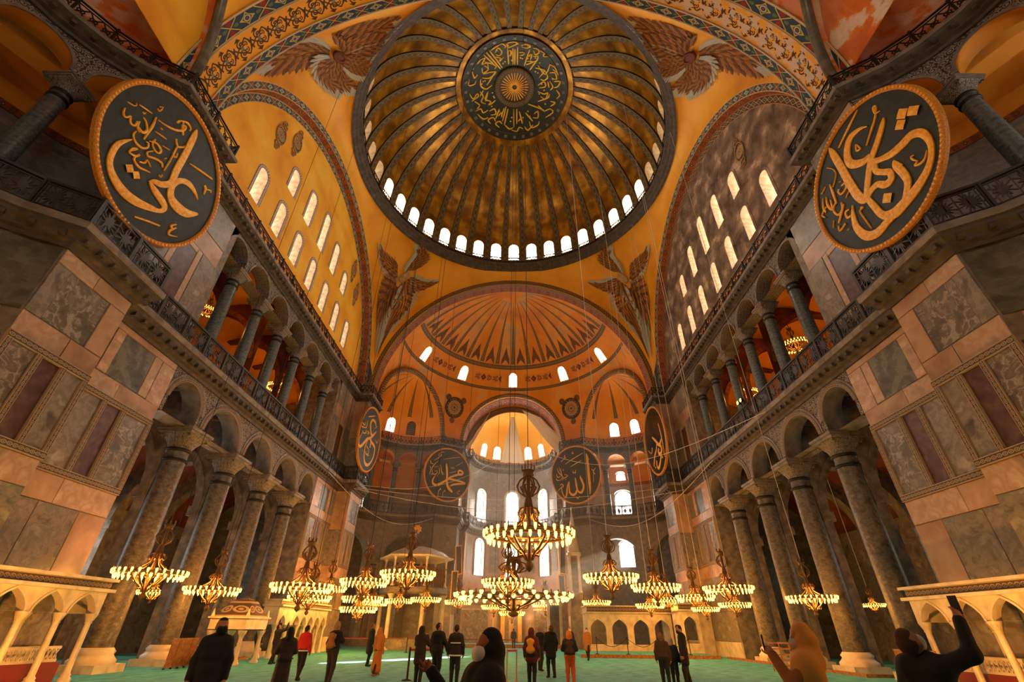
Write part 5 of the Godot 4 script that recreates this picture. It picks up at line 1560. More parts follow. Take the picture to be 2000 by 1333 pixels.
const SCRIPT := {
	"nl": [[-14.350, 17.678, 16.685, 92.334, 5.381, 3.250], [[-0.022,0.821,0.013,0.008,0.707,0.086,0.071,0.366,0.096,0.111,0.099,0.097,0.179,-0.123,0.1], [0.6,0.128,0.011,0.498,0.164,0.049,0.366,0.159,0.078,0.251,0.083,0.071,0.192,-0.05,0.081,0.224,-0.176,0.096,0.307,-0.238,0.121,0.454,-0.228,0.138,0.595,-0.163,0.108,0.731,-0.022,0.032], [-0.071,-0.361,0.018,-0.025,-0.288,0.056,0.064,-0.228,0.077,0.133,-0.139,0.079,0.152,-0.074,0.08], [-0.058,-0.345,0.029,0.052,-0.363,0.083,0.216,-0.374,0.093,0.288,-0.408,0.079,0.263,-0.497,0.05,0.14,-0.58,0.078,-0.038,-0.677,0.105,-0.217,-0.723,0.11,-0.392,-0.704,0.096,-0.509,-0.641,0.073,-0.574,-0.535,0.069,-0.595,-0.362,0.055,-0.527,-0.178,0.01], [-0.368,-0.498,0.084,-0.312,-0.422,0.086], [-0.264,-0.48,0.082,-0.211,-0.41,0.081], [0.054,-0.833,0.018,0.214,-0.733,0.022,0.382,-0.638,0.019], [0.184,0.369,0.013,0.388,0.473,0.027,0.599,0.573,0.019], [0.558,-0.422,0.017,0.513,-0.496,0.029,0.556,-0.51,0.021,0.587,-0.456,0.017,0.538,-0.561,0.028,0.564,-0.61,0.02,0.672,-0.537,0.01], [0.556,0.386,0.032,0.606,0.358,0.033,0.635,0.274,0.014], [0.606,0.358,0.014,0.69,0.427,0.019,0.701,0.392,0.012], [-0.458,0.329,0.009,-0.365,0.378,0.015,-0.24,0.473,0.028,-0.156,0.592,0.029,-0.157,0.668,0.021,-0.202,0.627,0.016,-0.118,0.541,0.016], [-0.116,0.545,0.016,-0.229,0.677,0.012,-0.27,0.579,0.016,-0.267,0.63,0.016,-0.178,0.73,0.025,-0.098,0.732,0.021,-0.088,0.683,0.013], [-0.555,0.421,0.015,-0.517,0.425,0.015,-0.518,0.507,0.009,-0.554,0.452,0.009], [-0.722,0.208,0.009,-0.641,0.256,0.014,-0.561,0.3,0.009], [-0.822,0.087,0.008,-0.744,0.141,0.01,-0.742,0.182,0.008,-0.758,0.173,0.008], [-0.797,0.007,0.008,-0.772,-0.056,0.016,-0.728,-0.064,0.016,-0.703,0.006,0.017], [-0.703,0.006,0.017,-0.654,-0.053,0.02,-0.604,-0.027,0.02,-0.613,0.043,0.017], [-0.568,0.004,0.017,-0.491,0.015,0.028,-0.478,0.092,0.021,-0.55,0.147,0.018,-0.602,0.148,0.01], [-0.518,-0.027,0.014,-0.574,-0.005,0.017,-0.598,0.069,0.014], [-0.498,0.321,0.011,-0.464,0.201,0.029,-0.447,0.056,0.025,-0.434,-0.037,0.011], [-0.554,-0.057,0.01,-0.546,-0.126,0.02,-0.48,-0.161,0.024,-0.39,-0.135,0.025,-0.344,-0.067,0.018,-0.364,-0.013,0.018,-0.402,-0.029,0.011], [-0.384,0.012,0.011,-0.293,0.094,0.019,-0.203,0.086,0.027,-0.206,0.024,0.019,-0.275,0.008,0.018,-0.329,0.04,0.018,-0.337,0.114,0.018], [-0.313,-0.104,0.014,-0.276,-0.133,0.022,-0.188,-0.062,0.026,-0.099,-0.02,0.023,-0.054,-0.055,0.012], [-0.313,-0.104,0.011,-0.271,-0.028,0.015], [-0.154,0.409,0.02,-0.079,0.357,0.024,-0.018,0.432,0.021,-0.016,0.467,0.01], [-0.079,0.357,0.016,-0.052,0.218,0.024,-0.002,0.231,0.016,-0.023,0.291,0.012], [-0.052,0.218,0.016,-0.028,0.05,0.016,-0.016,-0.067,0.01], [-0.459,-0.317,0.017,-0.457,-0.248,0.017,-0.414,-0.197,0.014,-0.459,-0.317,0.01,-0.38,-0.282,0.024,-0.356,-0.221,0.024], [-0.38,-0.282,0.021,-0.361,-0.334,0.021,-0.27,-0.339,0.025,-0.185,-0.288,0.018,-0.132,-0.257,0.009], [-0.311,-0.29,0.017,-0.254,-0.236,0.021,-0.251,-0.178,0.014,-0.168,-0.198,0.009], [-0.033,-0.164,0.009,0.002,-0.172,0.013,0.001,-0.12,0.01], [-0.405,0.179,0.009,-0.321,0.225,0.015,-0.239,0.264,0.01], [-0.385,0.285,0.009,-0.351,0.295,0.009,-0.376,0.291,0.009], [-0.228,0.149,0.009,-0.131,0.206,0.012], [-0.11,0.044,0.01,-0.091,0.09,0.01], [-0.642,0.196,0.009,-0.618,0.192,0.01,-0.616,0.226,0.009]]],
	"nr": [[14.350, 17.085, 17.031, -89.588, 2.436, 3.133], [[0.521,0.38,0.011,0.458,0.323,0.066,0.302,0.221,0.079,0.119,0.12,0.085,-0.026,-0.015,0.086,-0.149,-0.156,0.086,-0.216,-0.235,0.079], [-0.242,0.894,0.014,-0.242,0.751,0.099,-0.254,0.46,0.113,-0.276,0.167,0.118,-0.276,-0.083,0.122,-0.231,-0.217,0.099,-0.114,-0.2,0.077,0.004,-0.215,0.075,0.083,-0.315,0.091,0.171,-0.325,0.082,0.205,-0.241,0.079,0.142,-0.157,0.074,0.087,-0.057,0.076,0.132,0.046,0.087,0.203,0.003,0.067,0.338,-0.08,0.089,0.492,-0.119,0.092,0.628,-0.14,0.092,0.716,-0.251,0.088,0.71,-0.419,0.068,0.631,-0.55,0.068,0.517,-0.633,0.084,0.339,-0.688,0.107,0.138,-0.705,0.122,-0.035,-0.696,0.131,-0.152,-0.589,0.092,-0.179,-0.409,0.084,-0.192,-0.238,0.07], [-0.41,-0.114,0.013,-0.475,-0.229,0.054,-0.527,-0.408,0.095,-0.476,-0.614,0.119,-0.334,-0.711,0.11,-0.135,-0.706,0.09,0,-0.712,0.088], [0.322,0.513,0.01,0.224,0.607,0.044,0.057,0.652,0.092,-0.087,0.528,0.106,-0.115,0.359,0.113,0.011,0.215,0.092,0.141,0.173,0.066], [0.32,-0.175,0.018,0.305,-0.246,0.087,0.315,-0.412,0.092,0.296,-0.536,0.084,0.204,-0.64,0.078,0.096,-0.703,0.051], [0.32,-0.175,0.011,0.363,-0.325,0.017], [-0.031,-0.43,0.114,0.052,-0.517,0.11], [0.575,0.134,0.104,0.643,0.039,0.101], [0.659,0.223,0.11,0.729,0.118,0.107], [0.753,0.121,0.1,0.833,0.01,0.096], [0.346,0.845,0.01,0.126,0.795,0.029,-0.13,0.73,0.018], [0.54,0.497,0.009,0.481,0.538,0.019,0.501,0.624,0.023,0.532,0.602,0.015,0.457,0.503,0.023,0.323,0.42,0.023,0.171,0.331,0.01], [0.079,0.497,0.016,0.04,0.419,0.02,0.09,0.391,0.02,0.086,0.486,0.012], [0.644,-0.445,0.008,0.578,-0.499,0.019,0.508,-0.499,0.026,0.462,-0.461,0.023,0.504,-0.445,0.013,0.481,-0.388,0.02,0.483,-0.339,0.013,0.522,-0.358,0.01], [-0.337,-0.253,0.028,-0.309,-0.272,0.02,-0.37,-0.281,0.016,-0.371,-0.422,0.016,-0.365,-0.606,0.01], [-0.428,0.696,0.012,-0.362,0.577,0.014,-0.373,0.469,0.013,-0.508,0.374,0.011], [-0.526,0.457,0.014,-0.546,0.333,0.032,-0.592,0.127,0.022], [-0.672,0.367,0.014,-0.72,0.248,0.033,-0.69,0.125,0.027,-0.639,0.269,0.018], [-0.714,0.479,0.012,-0.597,0.5,0.012], [-0.729,0.406,0.012,-0.799,0.28,0.028,-0.795,0.188,0.023], [-0.75,0.253,0.019,-0.875,0.22,0.024,-0.85,0.133,0.014], [-0.393,0.258,0.017,-0.331,0.238,0.026,-0.346,0.172,0.026,-0.457,0.165,0.026,-0.477,0.248,0.022], [-0.571,0.158,0.018,-0.68,0.115,0.027,-0.661,-0.02,0.027,-0.566,-0.016,0.022,-0.521,0.072,0.017], [-0.506,0.026,0.022,-0.607,-0.053,0.031,-0.718,-0.124,0.018], [-0.474,-0.122,0.021,-0.545,-0.096,0.026,-0.562,-0.185,0.03,-0.491,-0.21,0.021], [-0.739,-0.155,0.018,-0.759,-0.23,0.022,-0.63,-0.219,0.022], [-0.657,-0.324,0.011,-0.615,-0.328,0.011], [-0.763,-0.019,0.011,-0.824,-0.107,0.011], [-0.439,0.059,0.011,-0.341,0.094,0.011], [-0.391,0.329,0.011,-0.355,0.313,0.011], [-0.467,0.264,0.018,-0.436,0.24,0.018]]],
	"el": [[-8.211, 18.205, -28.938, 35.706, 4.366, 3.350], [[-0.115,0.387,0.021,-0.086,0.264,0.07,-0.033,0.039,0.074,-0.012,-0.189,0.073,0.041,-0.409,0.085,0.145,-0.525,0.101,0.279,-0.608,0.061], [0.807,-0.199,0.021,0.666,-0.183,0.063,0.388,-0.161,0.071,0.071,-0.146,0.07,0.235,-0.031,0.071,0.451,0.065,0.076,0.606,0.111,0.085,0.62,0.193,0.064,0.499,0.231,0.064,0.436,0.181,0.059,0.457,0.105,0.051], [0.786,-0.222,0.042,0.539,-0.272,0.071,0.298,-0.33,0.07,0.142,-0.421,0.028], [0.071,-0.146,0.062,-0.109,-0.281,0.073,-0.288,-0.405,0.088,-0.451,-0.469,0.091,-0.566,-0.413,0.067,-0.586,-0.285,0.04,-0.504,-0.119,0.012], [-0.659,0.402,0.01,-0.491,0.523,0.025,-0.394,0.621,0.029,-0.357,0.668,0.021,-0.406,0.698,0.017], [-0.261,0.788,0.017,-0.372,0.775,0.021,-0.478,0.664,0.017,-0.438,0.612,0.017], [-0.257,0.518,0.01,0.056,0.629,0.025,0.435,0.739,0.013], [-0.789,0.397,0.016,-0.751,0.297,0.032,-0.661,0.275,0.02], [-0.464,0.42,0.01,-0.587,0.289,0.024,-0.683,0.136,0.028,-0.685,0.078,0.016], [-0.776,0.177,0.02,-0.727,0.07,0.02,-0.745,-0.085,0.024,-0.738,-0.131,0.02], [-0.696,0.076,0.016,-0.638,-0.086,0.024,-0.695,-0.133,0.016], [-0.649,-0.087,0.02,-0.509,-0.082,0.028,-0.436,0.007,0.02], [-0.424,0.222,0.012,-0.373,0.096,0.028,-0.367,-0.019,0.024,-0.438,-0.127,0.016], [-0.347,0.295,0.012,-0.287,0.111,0.024,-0.233,-0.034,0.024,-0.168,-0.023,0.012], [-0.4,0.285,0.012,-0.363,0.253,0.016], [-0.591,0.172,0.01,-0.445,0.218,0.012], [-0.547,0.026,0.016,-0.442,0.045,0.02], [-0.265,0.037,0.016,-0.174,0.015,0.016], [0.101,0.298,0.01,0.131,0.244,0.021,0.17,0.291,0.013,0.211,0.239,0.021,0.232,0.342,0.013], [0.297,0.364,0.011,0.447,0.462,0.017,0.597,0.571,0.013], [0.054,0.064,0.01,0.215,0.122,0.021,0.355,0.186,0.013], [-0.255,-0.559,0.036,-0.219,-0.581,0.024,-0.294,-0.658,0.016,-0.287,-0.851,0.01], [-0.066,-0.586,0.032,-0.029,-0.618,0.02,-0.108,-0.676,0.016,-0.099,-0.86,0.01], [0.536,-0.512,0.016,0.594,-0.522,0.017,0.479,-0.597,0.016,0.541,-0.644,0.016,0.618,-0.624,0.01], [-0.422,-0.159,0.024,-0.384,-0.164,0.024]]],
	"er": [[7.664, 17.502, -26.020, -35.482, 8.593, 3.420], [[0.526,0.626,0.027,0.537,0.506,0.076,0.519,0.098,0.093,0.5,-0.25,0.096,0.481,-0.574,0.065,0.449,-0.74,0.011], [0.598,0.387,0.009,0.56,0.52,0.03], [0.175,-0.077,0.015,0.189,-0.185,0.064,0.25,-0.369,0.067,0.237,-0.506,0.066,0.137,-0.63,0.074,0.04,-0.599,0.059,-0.006,-0.506,0.052,-0.019,-0.33,0.056,-0.027,-0.117,0.027], [-0.006,-0.506,0.045,-0.087,-0.634,0.067,-0.196,-0.671,0.082,-0.306,-0.587,0.064,-0.311,-0.411,0.046,-0.286,-0.202,0.023], [0.252,-0.23,0.009,0.194,-0.151,0.026], [-0.286,-0.202,0.019,-0.378,-0.366,0.042,-0.447,-0.62,0.057,-0.502,-0.709,0.038,-0.583,-0.62,0.03,-0.623,-0.456,0.023,-0.6,-0.37,0.019], [-0.597,-0.353,0.019,-0.54,-0.325,0.027,-0.564,-0.269,0.023,-0.614,-0.243,0.019,-0.642,-0.293,0.019], [-0.819,-0.482,0.01,-0.608,-0.351,0.019], [-0.358,0.406,0.01,0.037,0.558,0.023,0.401,0.676,0.012], [-0.164,0.282,0.01,0.091,0.366,0.023,0.32,0.436,0.011], [-0.09,0.143,0.01,-0.074,0.042,0.019,-0.037,0.081,0.011,-0.002,0.039,0.019,0.035,0.141,0.011], [-0.039,0.748,0.027,0.021,0.727,0.027,-0.01,0.798,0.016], [-0.32,0.734,0.024,-0.352,0.665,0.02,-0.301,0.646,0.016,-0.408,0.581,0.016,-0.525,0.518,0.01], [-0.708,0.308,0.01,-0.645,0.141,0.024,-0.533,0.015,0.027,-0.482,-0.074,0.016], [-0.555,0.31,0.01,-0.56,0.128,0.027,-0.531,0.032,0.02], [-0.439,0.073,0.016,-0.323,0,0.027,-0.437,-0.054,0.027,-0.546,-0.074,0.016], [-0.756,0.122,0.012,-0.728,0.008,0.028,-0.596,0.024,0.02], [-0.787,-0.019,0.016,-0.754,-0.097,0.027,-0.614,-0.1,0.019,-0.539,-0.021,0.012], [-0.614,0.357,0.01,-0.603,0.208,0.016], [-0.466,0.259,0.01,-0.466,0.186,0.012], [-0.551,-0.109,0.027,-0.521,-0.117,0.023], [-0.424,-0.11,0.027,-0.393,-0.118,0.023], [0.656,0.075,0.026,0.705,0.015,0.022,0.797,0.087,0.015], [0.695,0.016,0.018,0.707,-0.091,0.022,0.753,-0.107,0.015,0.712,-0.057,0.015], [0.684,-0.104,0.015,0.647,-0.376,0.009], [-0.085,-0.746,0.026,-0.034,-0.813,0.018,0.049,-0.738,0.015]]],
	"ml": [[-14.350, 17.652, -14.953, 88.269, 2.122, 3.247], [[0.426,0.411,0.025,0.203,0.19,0.08,0.005,0.04,0.072,-0.207,-0.076,0.099,-0.405,-0.275,0.096,-0.589,-0.438,0.093,-0.741,-0.449,0.059,-0.81,-0.317,0.027,-0.719,-0.07,0.014], [0.295,0.546,0.019,0.138,0.629,0.062,-0.113,0.583,0.079,-0.201,0.45,0.078,-0.14,0.323,0.066,0.026,0.179,0.078,0.168,0.196,0.049], [0.016,0.025,0.072,0.141,-0.022,0.072,0.186,-0.21,0.042], [0.141,-0.022,0.072,0.499,-0.044,0.074,0.628,-0.151,0.056,0.628,-0.395,0.043,0.437,-0.639,0.071,0.217,-0.744,0.093,0.002,-0.723,0.074,-0.167,-0.566,0.057,-0.231,-0.321,0.04,-0.13,-0.102,0.023], [-0.522,0.522,0.023,-0.277,0.639,0.042,0.028,0.78,0.025], [-0.882,0.081,0.022,-0.637,0.124,0.028,-0.471,0.209,0.029,-0.496,0.404,0.017], [-0.858,0.199,0.017,-0.635,0.199,0.028,-0.653,0.302,0.017], [-0.716,0.002,0.022,-0.633,-0.037,0.034,-0.412,0.048,0.034,-0.442,0.129,0.023], [-0.308,0.144,0.029,-0.174,0.122,0.035,-0.301,0.054,0.023], [-0.116,-0.442,0.023,0,-0.483,0.035,0.149,-0.406,0.024,0.123,-0.288,0.018], [0.097,-0.496,0.029,0.229,-0.434,0.018], [-0.161,-0.26,0.014,0.065,-0.289,0.024], [0.53,0.178,0.019,0.7,0.124,0.032,0.768,0.306,0.019], [0.22,0.428,0.016,0.402,0.579,0.025], [-0.417,-0.527,0.022,-0.403,-0.47,0.017]]],
	"mr": [[14.350, 17.746, -14.904, -89.690, 2.234, 3.414], [[-0.179,0.158,0.042,0.057,-0.036,0.088,0.273,-0.235,0.096,0.48,-0.191,0.055,0.542,-0.146,0.022], [0.273,-0.235,0.068,0.418,-0.354,0.083,0.33,-0.474,0.083,0.137,-0.459,0.096,0.126,-0.354,0.074,0.236,-0.324,0.056], [0.307,-0.466,0.061,0.165,-0.619,0.056,-0.127,-0.776,0.085,-0.244,-0.69,0.058,-0.191,-0.537,0.035], [0.093,-0.153,0.023,-0.067,-0.287,0.041,-0.294,-0.384,0.047,-0.532,-0.619,0.036], [0.307,-0.582,0.055,0.369,-0.652,0.044], [0.572,0.291,0.023,0.604,-0.101,0.033,0.522,-0.67,0.021], [-0.748,-0.071,0.025,-0.524,-0.219,0.024,-0.367,-0.095,0.015], [-0.404,-0.658,0.035,-0.409,-0.707,0.035]]],
}

# ---------------------------------------------------------------- calligraphy roundels
func spline(p: Array, n: int) -> Array:
	var out := []
	for k in p.size() - 1:
		var a: Vector3 = p[maxi(k - 1, 0)]; var b: Vector3 = p[k]; var c: Vector3 = p[k + 1]; var d: Vector3 = p[mini(k + 2, p.size() - 1)]
		for q in n:
			out.append(b.cubic_interpolate(c, a, d, float(q) / n))
	out.append(p[p.size() - 1])
	return out

func ribbon(m: MB, st: Array, R: float, z: float):
	var p := []
	for k in range(0, st.size(), 3): p.append(Vector3(st[k], st[k + 1], st[k + 2]))
	p = spline(p, 5)
	var rows := [PackedVector3Array(), PackedVector3Array(), PackedVector3Array(), PackedVector3Array(), PackedVector3Array()]
	for k in p.size():
		var a: Vector3 = p[maxi(k - 1, 0)]; var b: Vector3 = p[mini(k + 1, p.size() - 1)]
		var d := Vector2(b.x - a.x, b.y - a.y).normalized()
		var nn := Vector2(-d.y, d.x) * maxf(p[k].z, 0.008) * 0.5
		var c := Vector2(p[k].x, p[k].y)
		rows[0].append(Vector3((c.x + nn.x) * R, (c.y + nn.y) * R, z)); rows[1].append(Vector3((c.x + nn.x) * R, (c.y + nn.y) * R, z + 0.05))
		rows[2].append(Vector3(c.x * R, c.y * R, z + 0.06))
		rows[3].append(Vector3((c.x - nn.x) * R, (c.y - nn.y) * R, z + 0.05)); rows[4].append(Vector3((c.x - nn.x) * R, (c.y - nn.y) * R, z))
	for k in 4: m.grid([rows[k], rows[k + 1]])

func roundels():
	var names := {"nl": "huge round green calligraphy panel on the near left pier", "nr": "huge round green calligraphy panel on the near right pier", "el": "round calligraphy panel left of the apse", "er": "round calligraphy panel right of the apse", "ml": "steeply foreshortened calligraphy panel on the far left pier", "mr": "steeply foreshortened glossy calligraphy panel on the far right pier"}
	for k in SCRIPT:
		var q: Array = SCRIPT[k][0]
		var R: float = q[5]
		var az := deg_to_rad(q[3]); var tl := deg_to_rad(q[4])
		var n := Vector3(sin(az) * cos(tl), -sin(tl), cos(az) * cos(tl))
		var rt := Vector3.UP.cross(n).normalized()
		var o := node("calligraphy_roundel", Vector3(q[0], q[1], q[2]))
		o.basis = Basis(rt, n.cross(rt), n)
		tag(o, names[k], "roundel", "calligraphy roundels")
		var m := MB.new()
		m.lathe([Vector2(0.01, 0.0), Vector2(R * 0.5, 0.0), Vector2(R * 0.95, 0.0)], 64, Vector3.ZERO, Basis(Vector3.RIGHT, PI / 2))
		var bd := put(m, "board", M.board_gloss if k == "mr" else M.board, o)
		m = MB.new()
		m.lathe([Vector2(R * 0.94, -0.05), Vector2(R * 0.94, 0.06), Vector2(R * 0.95, 0.1), Vector2(R * 0.99, 0.1), Vector2(R, 0.05), Vector2(R, -0.1), Vector2(R * 0.9, -0.1)], 72, Vector3.ZERO, Basis(Vector3.RIGHT, PI / 2), 0.0, TAU, false)
		var rim := put(m, "gilt_rim", M.leaf_rim, o)
		m = MB.new()
		for g in 110:
			var a := TAU * g / 110.0
			m.box(Vector3(cos(a) * R * 0.97, sin(a) * R * 0.97, 0.1), Vector3(0.08, 0.08, 0.05), Basis(Vector3.BACK, a + PI / 4))
		stuff(put(m, "rim_beading", M.leaf, rim))
		m = MB.new()
		m.box(Vector3(0, 0, -0.14), Vector3(R * 1.8, 0.16, 0.1)); m.box(Vector3(0, 0, -0.14), Vector3(0.16, R * 1.8, 0.1)); m.box(Vector3(0, 0, -0.3), Vector3(0.3, 0.3, 0.5))
		put(m, "rear_frame", M.wood, o)
		for st in SCRIPT[k][1]:
			m = MB.new()
			ribbon(m, st, R, 0.0)
			put(m, "gold_stroke", M.leaf, bd)

# ---------------------------------------------------------------- chandeliers
func scrolls(m: MB, pts: Array, n: int, r: float, seg := 5, off := 0.0):
	for k in n:
		var b := Basis(Vector3.UP, TAU * (k + off) / n)
		var p := []
		for q in pts: p.append(b * Vector3(q.x, q.y, 0))
		m.tube(p, r, seg)

func chandelier_proto(fine: bool) -> Node3D:
	var o := Node3D.new()
	var m := MB.new()
	m.lathe([Vector2(0.02, 1.5), Vector2(0.16, 1.46), Vector2(0.12, 1.4), Vector2(0.14, 1.34), Vector2(0.05, 1.3), Vector2(0.04, 0.9), Vector2(0.07, 0.8), Vector2(0.04, 0.7), Vector2(0.035, -0.4), Vector2(0.09, -0.5), Vector2(0.05, -0.56), Vector2(0.1, -0.62), Vector2(0.08, -0.7), Vector2(0.01, -0.76)], 10)
	for k in 6: m.box(Basis(Vector3.UP, TAU * k / 6.0) * Vector3(0.15, 1.53, 0), Vector3(0.03, 0.12, 0.03))
	put(m, "crown_and_stem", M.brass, o)
	m = MB.new()
	scrolls(m, [Vector2(0.08, 1.32), Vector2(0.2, 1.22), Vector2(0.27, 1.08), Vector2(0.22, 0.94), Vector2(0.08, 0.84), Vector2(0.13, 0.95), Vector2(0.19, 1.06), Vector2(0.13, 1.1)], 6, 0.022)
	put(m, "scroll_cage", M.brass, o)
	m = MB.new()
	scrolls(m, [Vector2(0.05, 0.8), Vector2(0.1, 0.5), Vector2(0.2, 0.28), Vector2(0.42, 0.12), Vector2(0.7, 0.05), Vector2(0.98, 0.02)], 8, 0.022)
	scrolls(m, [Vector2(0.06, 0.6), Vector2(0.2, 0.56), Vector2(0.27, 0.45), Vector2(0.2, 0.38), Vector2(0.16, 0.45)], 8, 0.018, 5, 0.5)
	put(m, "upper_arms", M.brass, o)
	m = MB.new()
	scrolls(m, [Vector2(0.5, 0.0), Vector2(0.46, -0.1), Vector2(0.3, -0.28), Vector2(0.14, -0.4), Vector2(0.07, -0.52)], 8, 0.026)
	scrolls(m, [Vector2(0.2, -0.3), Vector2(0.28, -0.36), Vector2(0.24, -0.44), Vector2(0.16, -0.42)], 8, 0.016, 5, 0.5)
	put(m, "basket", M.brass, o)
	m = MB.new()
	for r in [[1.0, 0.0], [0.94, -0.03], [0.5, 0.0]]:
		var ring := []
		for k in 48: ring.append(Vector3(cos(TAU * k / 48.0) * r[0], r[1], sin(TAU * k / 48.0) * r[0]))
		m.tube(ring, 0.022, 5, true)
	for k in 12:
		var b := Basis(Vector3.UP, TAU * k / 12.0)
		m.bar(b * Vector3(0.5, 0, 0), b * Vector3(1.0, 0, 0), 0.03, 0.02)
	var rg := put(m, "ring", M.brass, o)
	m = MB.new()
	for k in 40: m.box(Basis(Vector3.UP, TAU * k / 40.0) * Vector3(1.02, 0.07, 0), Vector3(0.02, 0.13, 0.02))
	stuff(put(m, "candle_cups", M.brass, rg))
	var lm := MB.new()
	lm.lathe([Vector2(0.006, -0.09), Vector2(0.02, -0.07), Vector2(0.032, -0.02), Vector2(0.035, 0.015), Vector2(0.028, 0.045), Vector2(0.0, 0.05)], 7)
	var n := 30
	if fine:
		var lme := lm.mesh()
		for w in 2:
			for k in n: put(lme, "lamp", M.lamp, rg, Transform3D(Basis.IDENTITY, Basis(Vector3.UP, TAU * (k + 0.5 * w) / n) * Vector3(1.02 if w == 0 else 0.93, 0.03 if w == 0 else -0.1, 0)))
	else:
		var all := MB.new()
		for w in 2:
			for k in n: all.add(lm, Transform3D(Basis.IDENTITY, Basis(Vector3.UP, TAU * (k + 0.5 * w) / n) * Vector3(1.02 if w == 0 else 0.93, 0.03 if w == 0 else -0.1, 0)))
		stuff(put(all, "lamps", M.lamp, rg))
	return o

const CHAND := [[-14.40, 3.40, 8.27, 1.26], [-14.60, 3.13, 3.31, 1.22], [-11.24, 3.47, 0.82, 1.55], [-14.10, 4.19, -11.30, 1.27], [-13.60, 3.32, -6.58, 1.36], [-9.85, 4.26, -5.89, 1.55], [-6.00, 4.32, -1.25, 1.55], [-11.97, 3.62, -13.36, 1.55], [-11.20, 2.80, -10.10, 1.30], [-12.10, 3.50, -17.20, 1.26], [-8.70, 3.45, -12.10, 1.06], [-7.25, 3.75, -15.90, 1.24], [-5.60, 4.06, -26.61, 1.41], [0.75, 4.43, 11.57, 1.55], [-0.11, 4.06, -2.67, 1.55], [0.25, 3.74, -10.23, 4.30], [3.94, 4.12, -31.65, 1.55], [0.09, 3.38, -37.26, 1.55], [-1.85, 3.70, -28.30, 1.33], [5.98, 4.28, -1.36, 1.55], [8.60, 4.02, -23.80, 1.37], [9.75, 4.11, -5.68, 1.55], [10.74, 3.28, -11.50, 1.05], [13.40, 3.72, -8.92, 1.31], [13.00, 3.81, -14.25, 1.22], [13.90, 3.94, -4.11, 1.47], [11.40, 2.78, 2.26, 0.75], [13.40, 2.93, -7.32, 0.89], [14.40, 3.00, 3.95, 1.06], [20.50, 2.97, -0.85, 0.59], [-20.50, 3.26, -1.04, 0.83], [-12.4, 3.4, 26.3, 1.5], [12.4, 3.4, 26.3, 1.5]]
const CLAB := ["lit brass chandelier low before the first left column", "lit brass chandelier before the second left column", "lit chandelier before the third left column, over the red jacket", "small lit chandelier overlapping others before the far left pier", "lower lit chandelier under the one by the third left column", "large lit chandelier left of the hexagonal lodge", "large lit chandelier in front of the hexagonal lodge", "lit chandelier directly below the large one left of the lodge", "lowest lit chandelier of the left cluster by the far pier", "small lit chandelier right of the left cluster, before the far exedra", "small lit chandelier left under the hexagonal lodge", "small lit chandelier right under the hexagonal lodge", "small lit chandelier left of the apse entrance", "biggest, nearest chandelier hanging in the middle before the apse window", "lit chandelier below the biggest one in the middle", "very wide ring chandelier spanning the middle of the nave", "small lit chandelier right of the mihrab", "lowest small chandelier in front of the mihrab", "small lit chandelier left of the mihrab", "large lit chandelier left above the arcaded platform on the right", "small lit chandelier below and left of it by the minbar", "lit chandelier above the middle of the right arcaded platform", "small chandelier low over the right arcaded platform", "lit chandelier over the right end of the arcaded platform", "small chandelier behind the right pair over the platform", "rightmost large chandelier before the fourth right column", "small chandelier just below the rightmost large one", "small low chandelier right of the arcaded platform", "lit chandelier between the second and third right columns", "tiny lit chandelier in the right aisle beside the near column", "small lit chandelier in the left aisle behind the first columns", "lit chandelier beside the viewer on the left, just out of frame", "lit chandelier beside the viewer on the right, just out of frame"]
const CE := 9.5
func chandeliers():
	var fine := chandelier_proto(true)
	var coarse := chandelier_proto(false)
	for k in CHAND.size():
		var q: Array = CHAND[k]
		var o: Node3D = (fine if q[3] >= 1.5 and q[2] > -8.0 and k != 15 else coarse).duplicate()
		o.name = numbered("chandelier")
		add_child(o, true)
		tag(o, CLAB[k], "chandelier", "lit nave chandeliers")
		hang(o, q, k == 15, CE * (2.2 if k > 30 else 1.0))
		var top := roof(q[0], q[2])
		var pk: Vector3 = Vector3(q[0], q[1] + q[3] * 1.5, q[2])
		var m := MB.new()
		m.tube([pk, Vector3(q[0], top, q[2])], 0.02 if q[2] < 0 else 0.014, 5)
		put(m, "cable", M.cable if q[0] > 3 else M.cord, o, o.transform.affine_inverse())
	var gal := [[-19.6, 18.7, 5.3, 0.64, "small lit chandelier in the left gallery behind the first column"], [-19.6, 18.56, -5.3, 0.89, "small lit chandelier in the left gallery behind the fourth column"], [-19.6, 18.6, -12.0, 0.75, "small lit chandelier in the left gallery by the far pier"], [19.6, 18.36, 2.14, 0.94, "small lit chandelier in the right gallery behind the second column"], [19.6, 18.38, -5.37, 0.85, "small lit chandelier in the right gallery behind the fourth column"], [19.6, 18.79, -12.2, 0.75, "small lit chandelier in the right gallery by the far pier"]]
	for q in gal:
		var o: Node3D = coarse.duplicate()
		o.name = numbered("chandelier")
		add_child(o, true)
		tag(o, q[4], "chandelier", "lit gallery chandeliers")
		hang(o, q, false, 4.5)
		var m := MB.new()
		m.tube([Vector3(q[0], q[1] + q[3] * 1.5, q[2]), Vector3(q[0], 20.9, q[2])], 0.02, 5)
		put(m, "cable", M.cord, o, o.transform.affine_inverse())
	fine.free(); coarse.free()

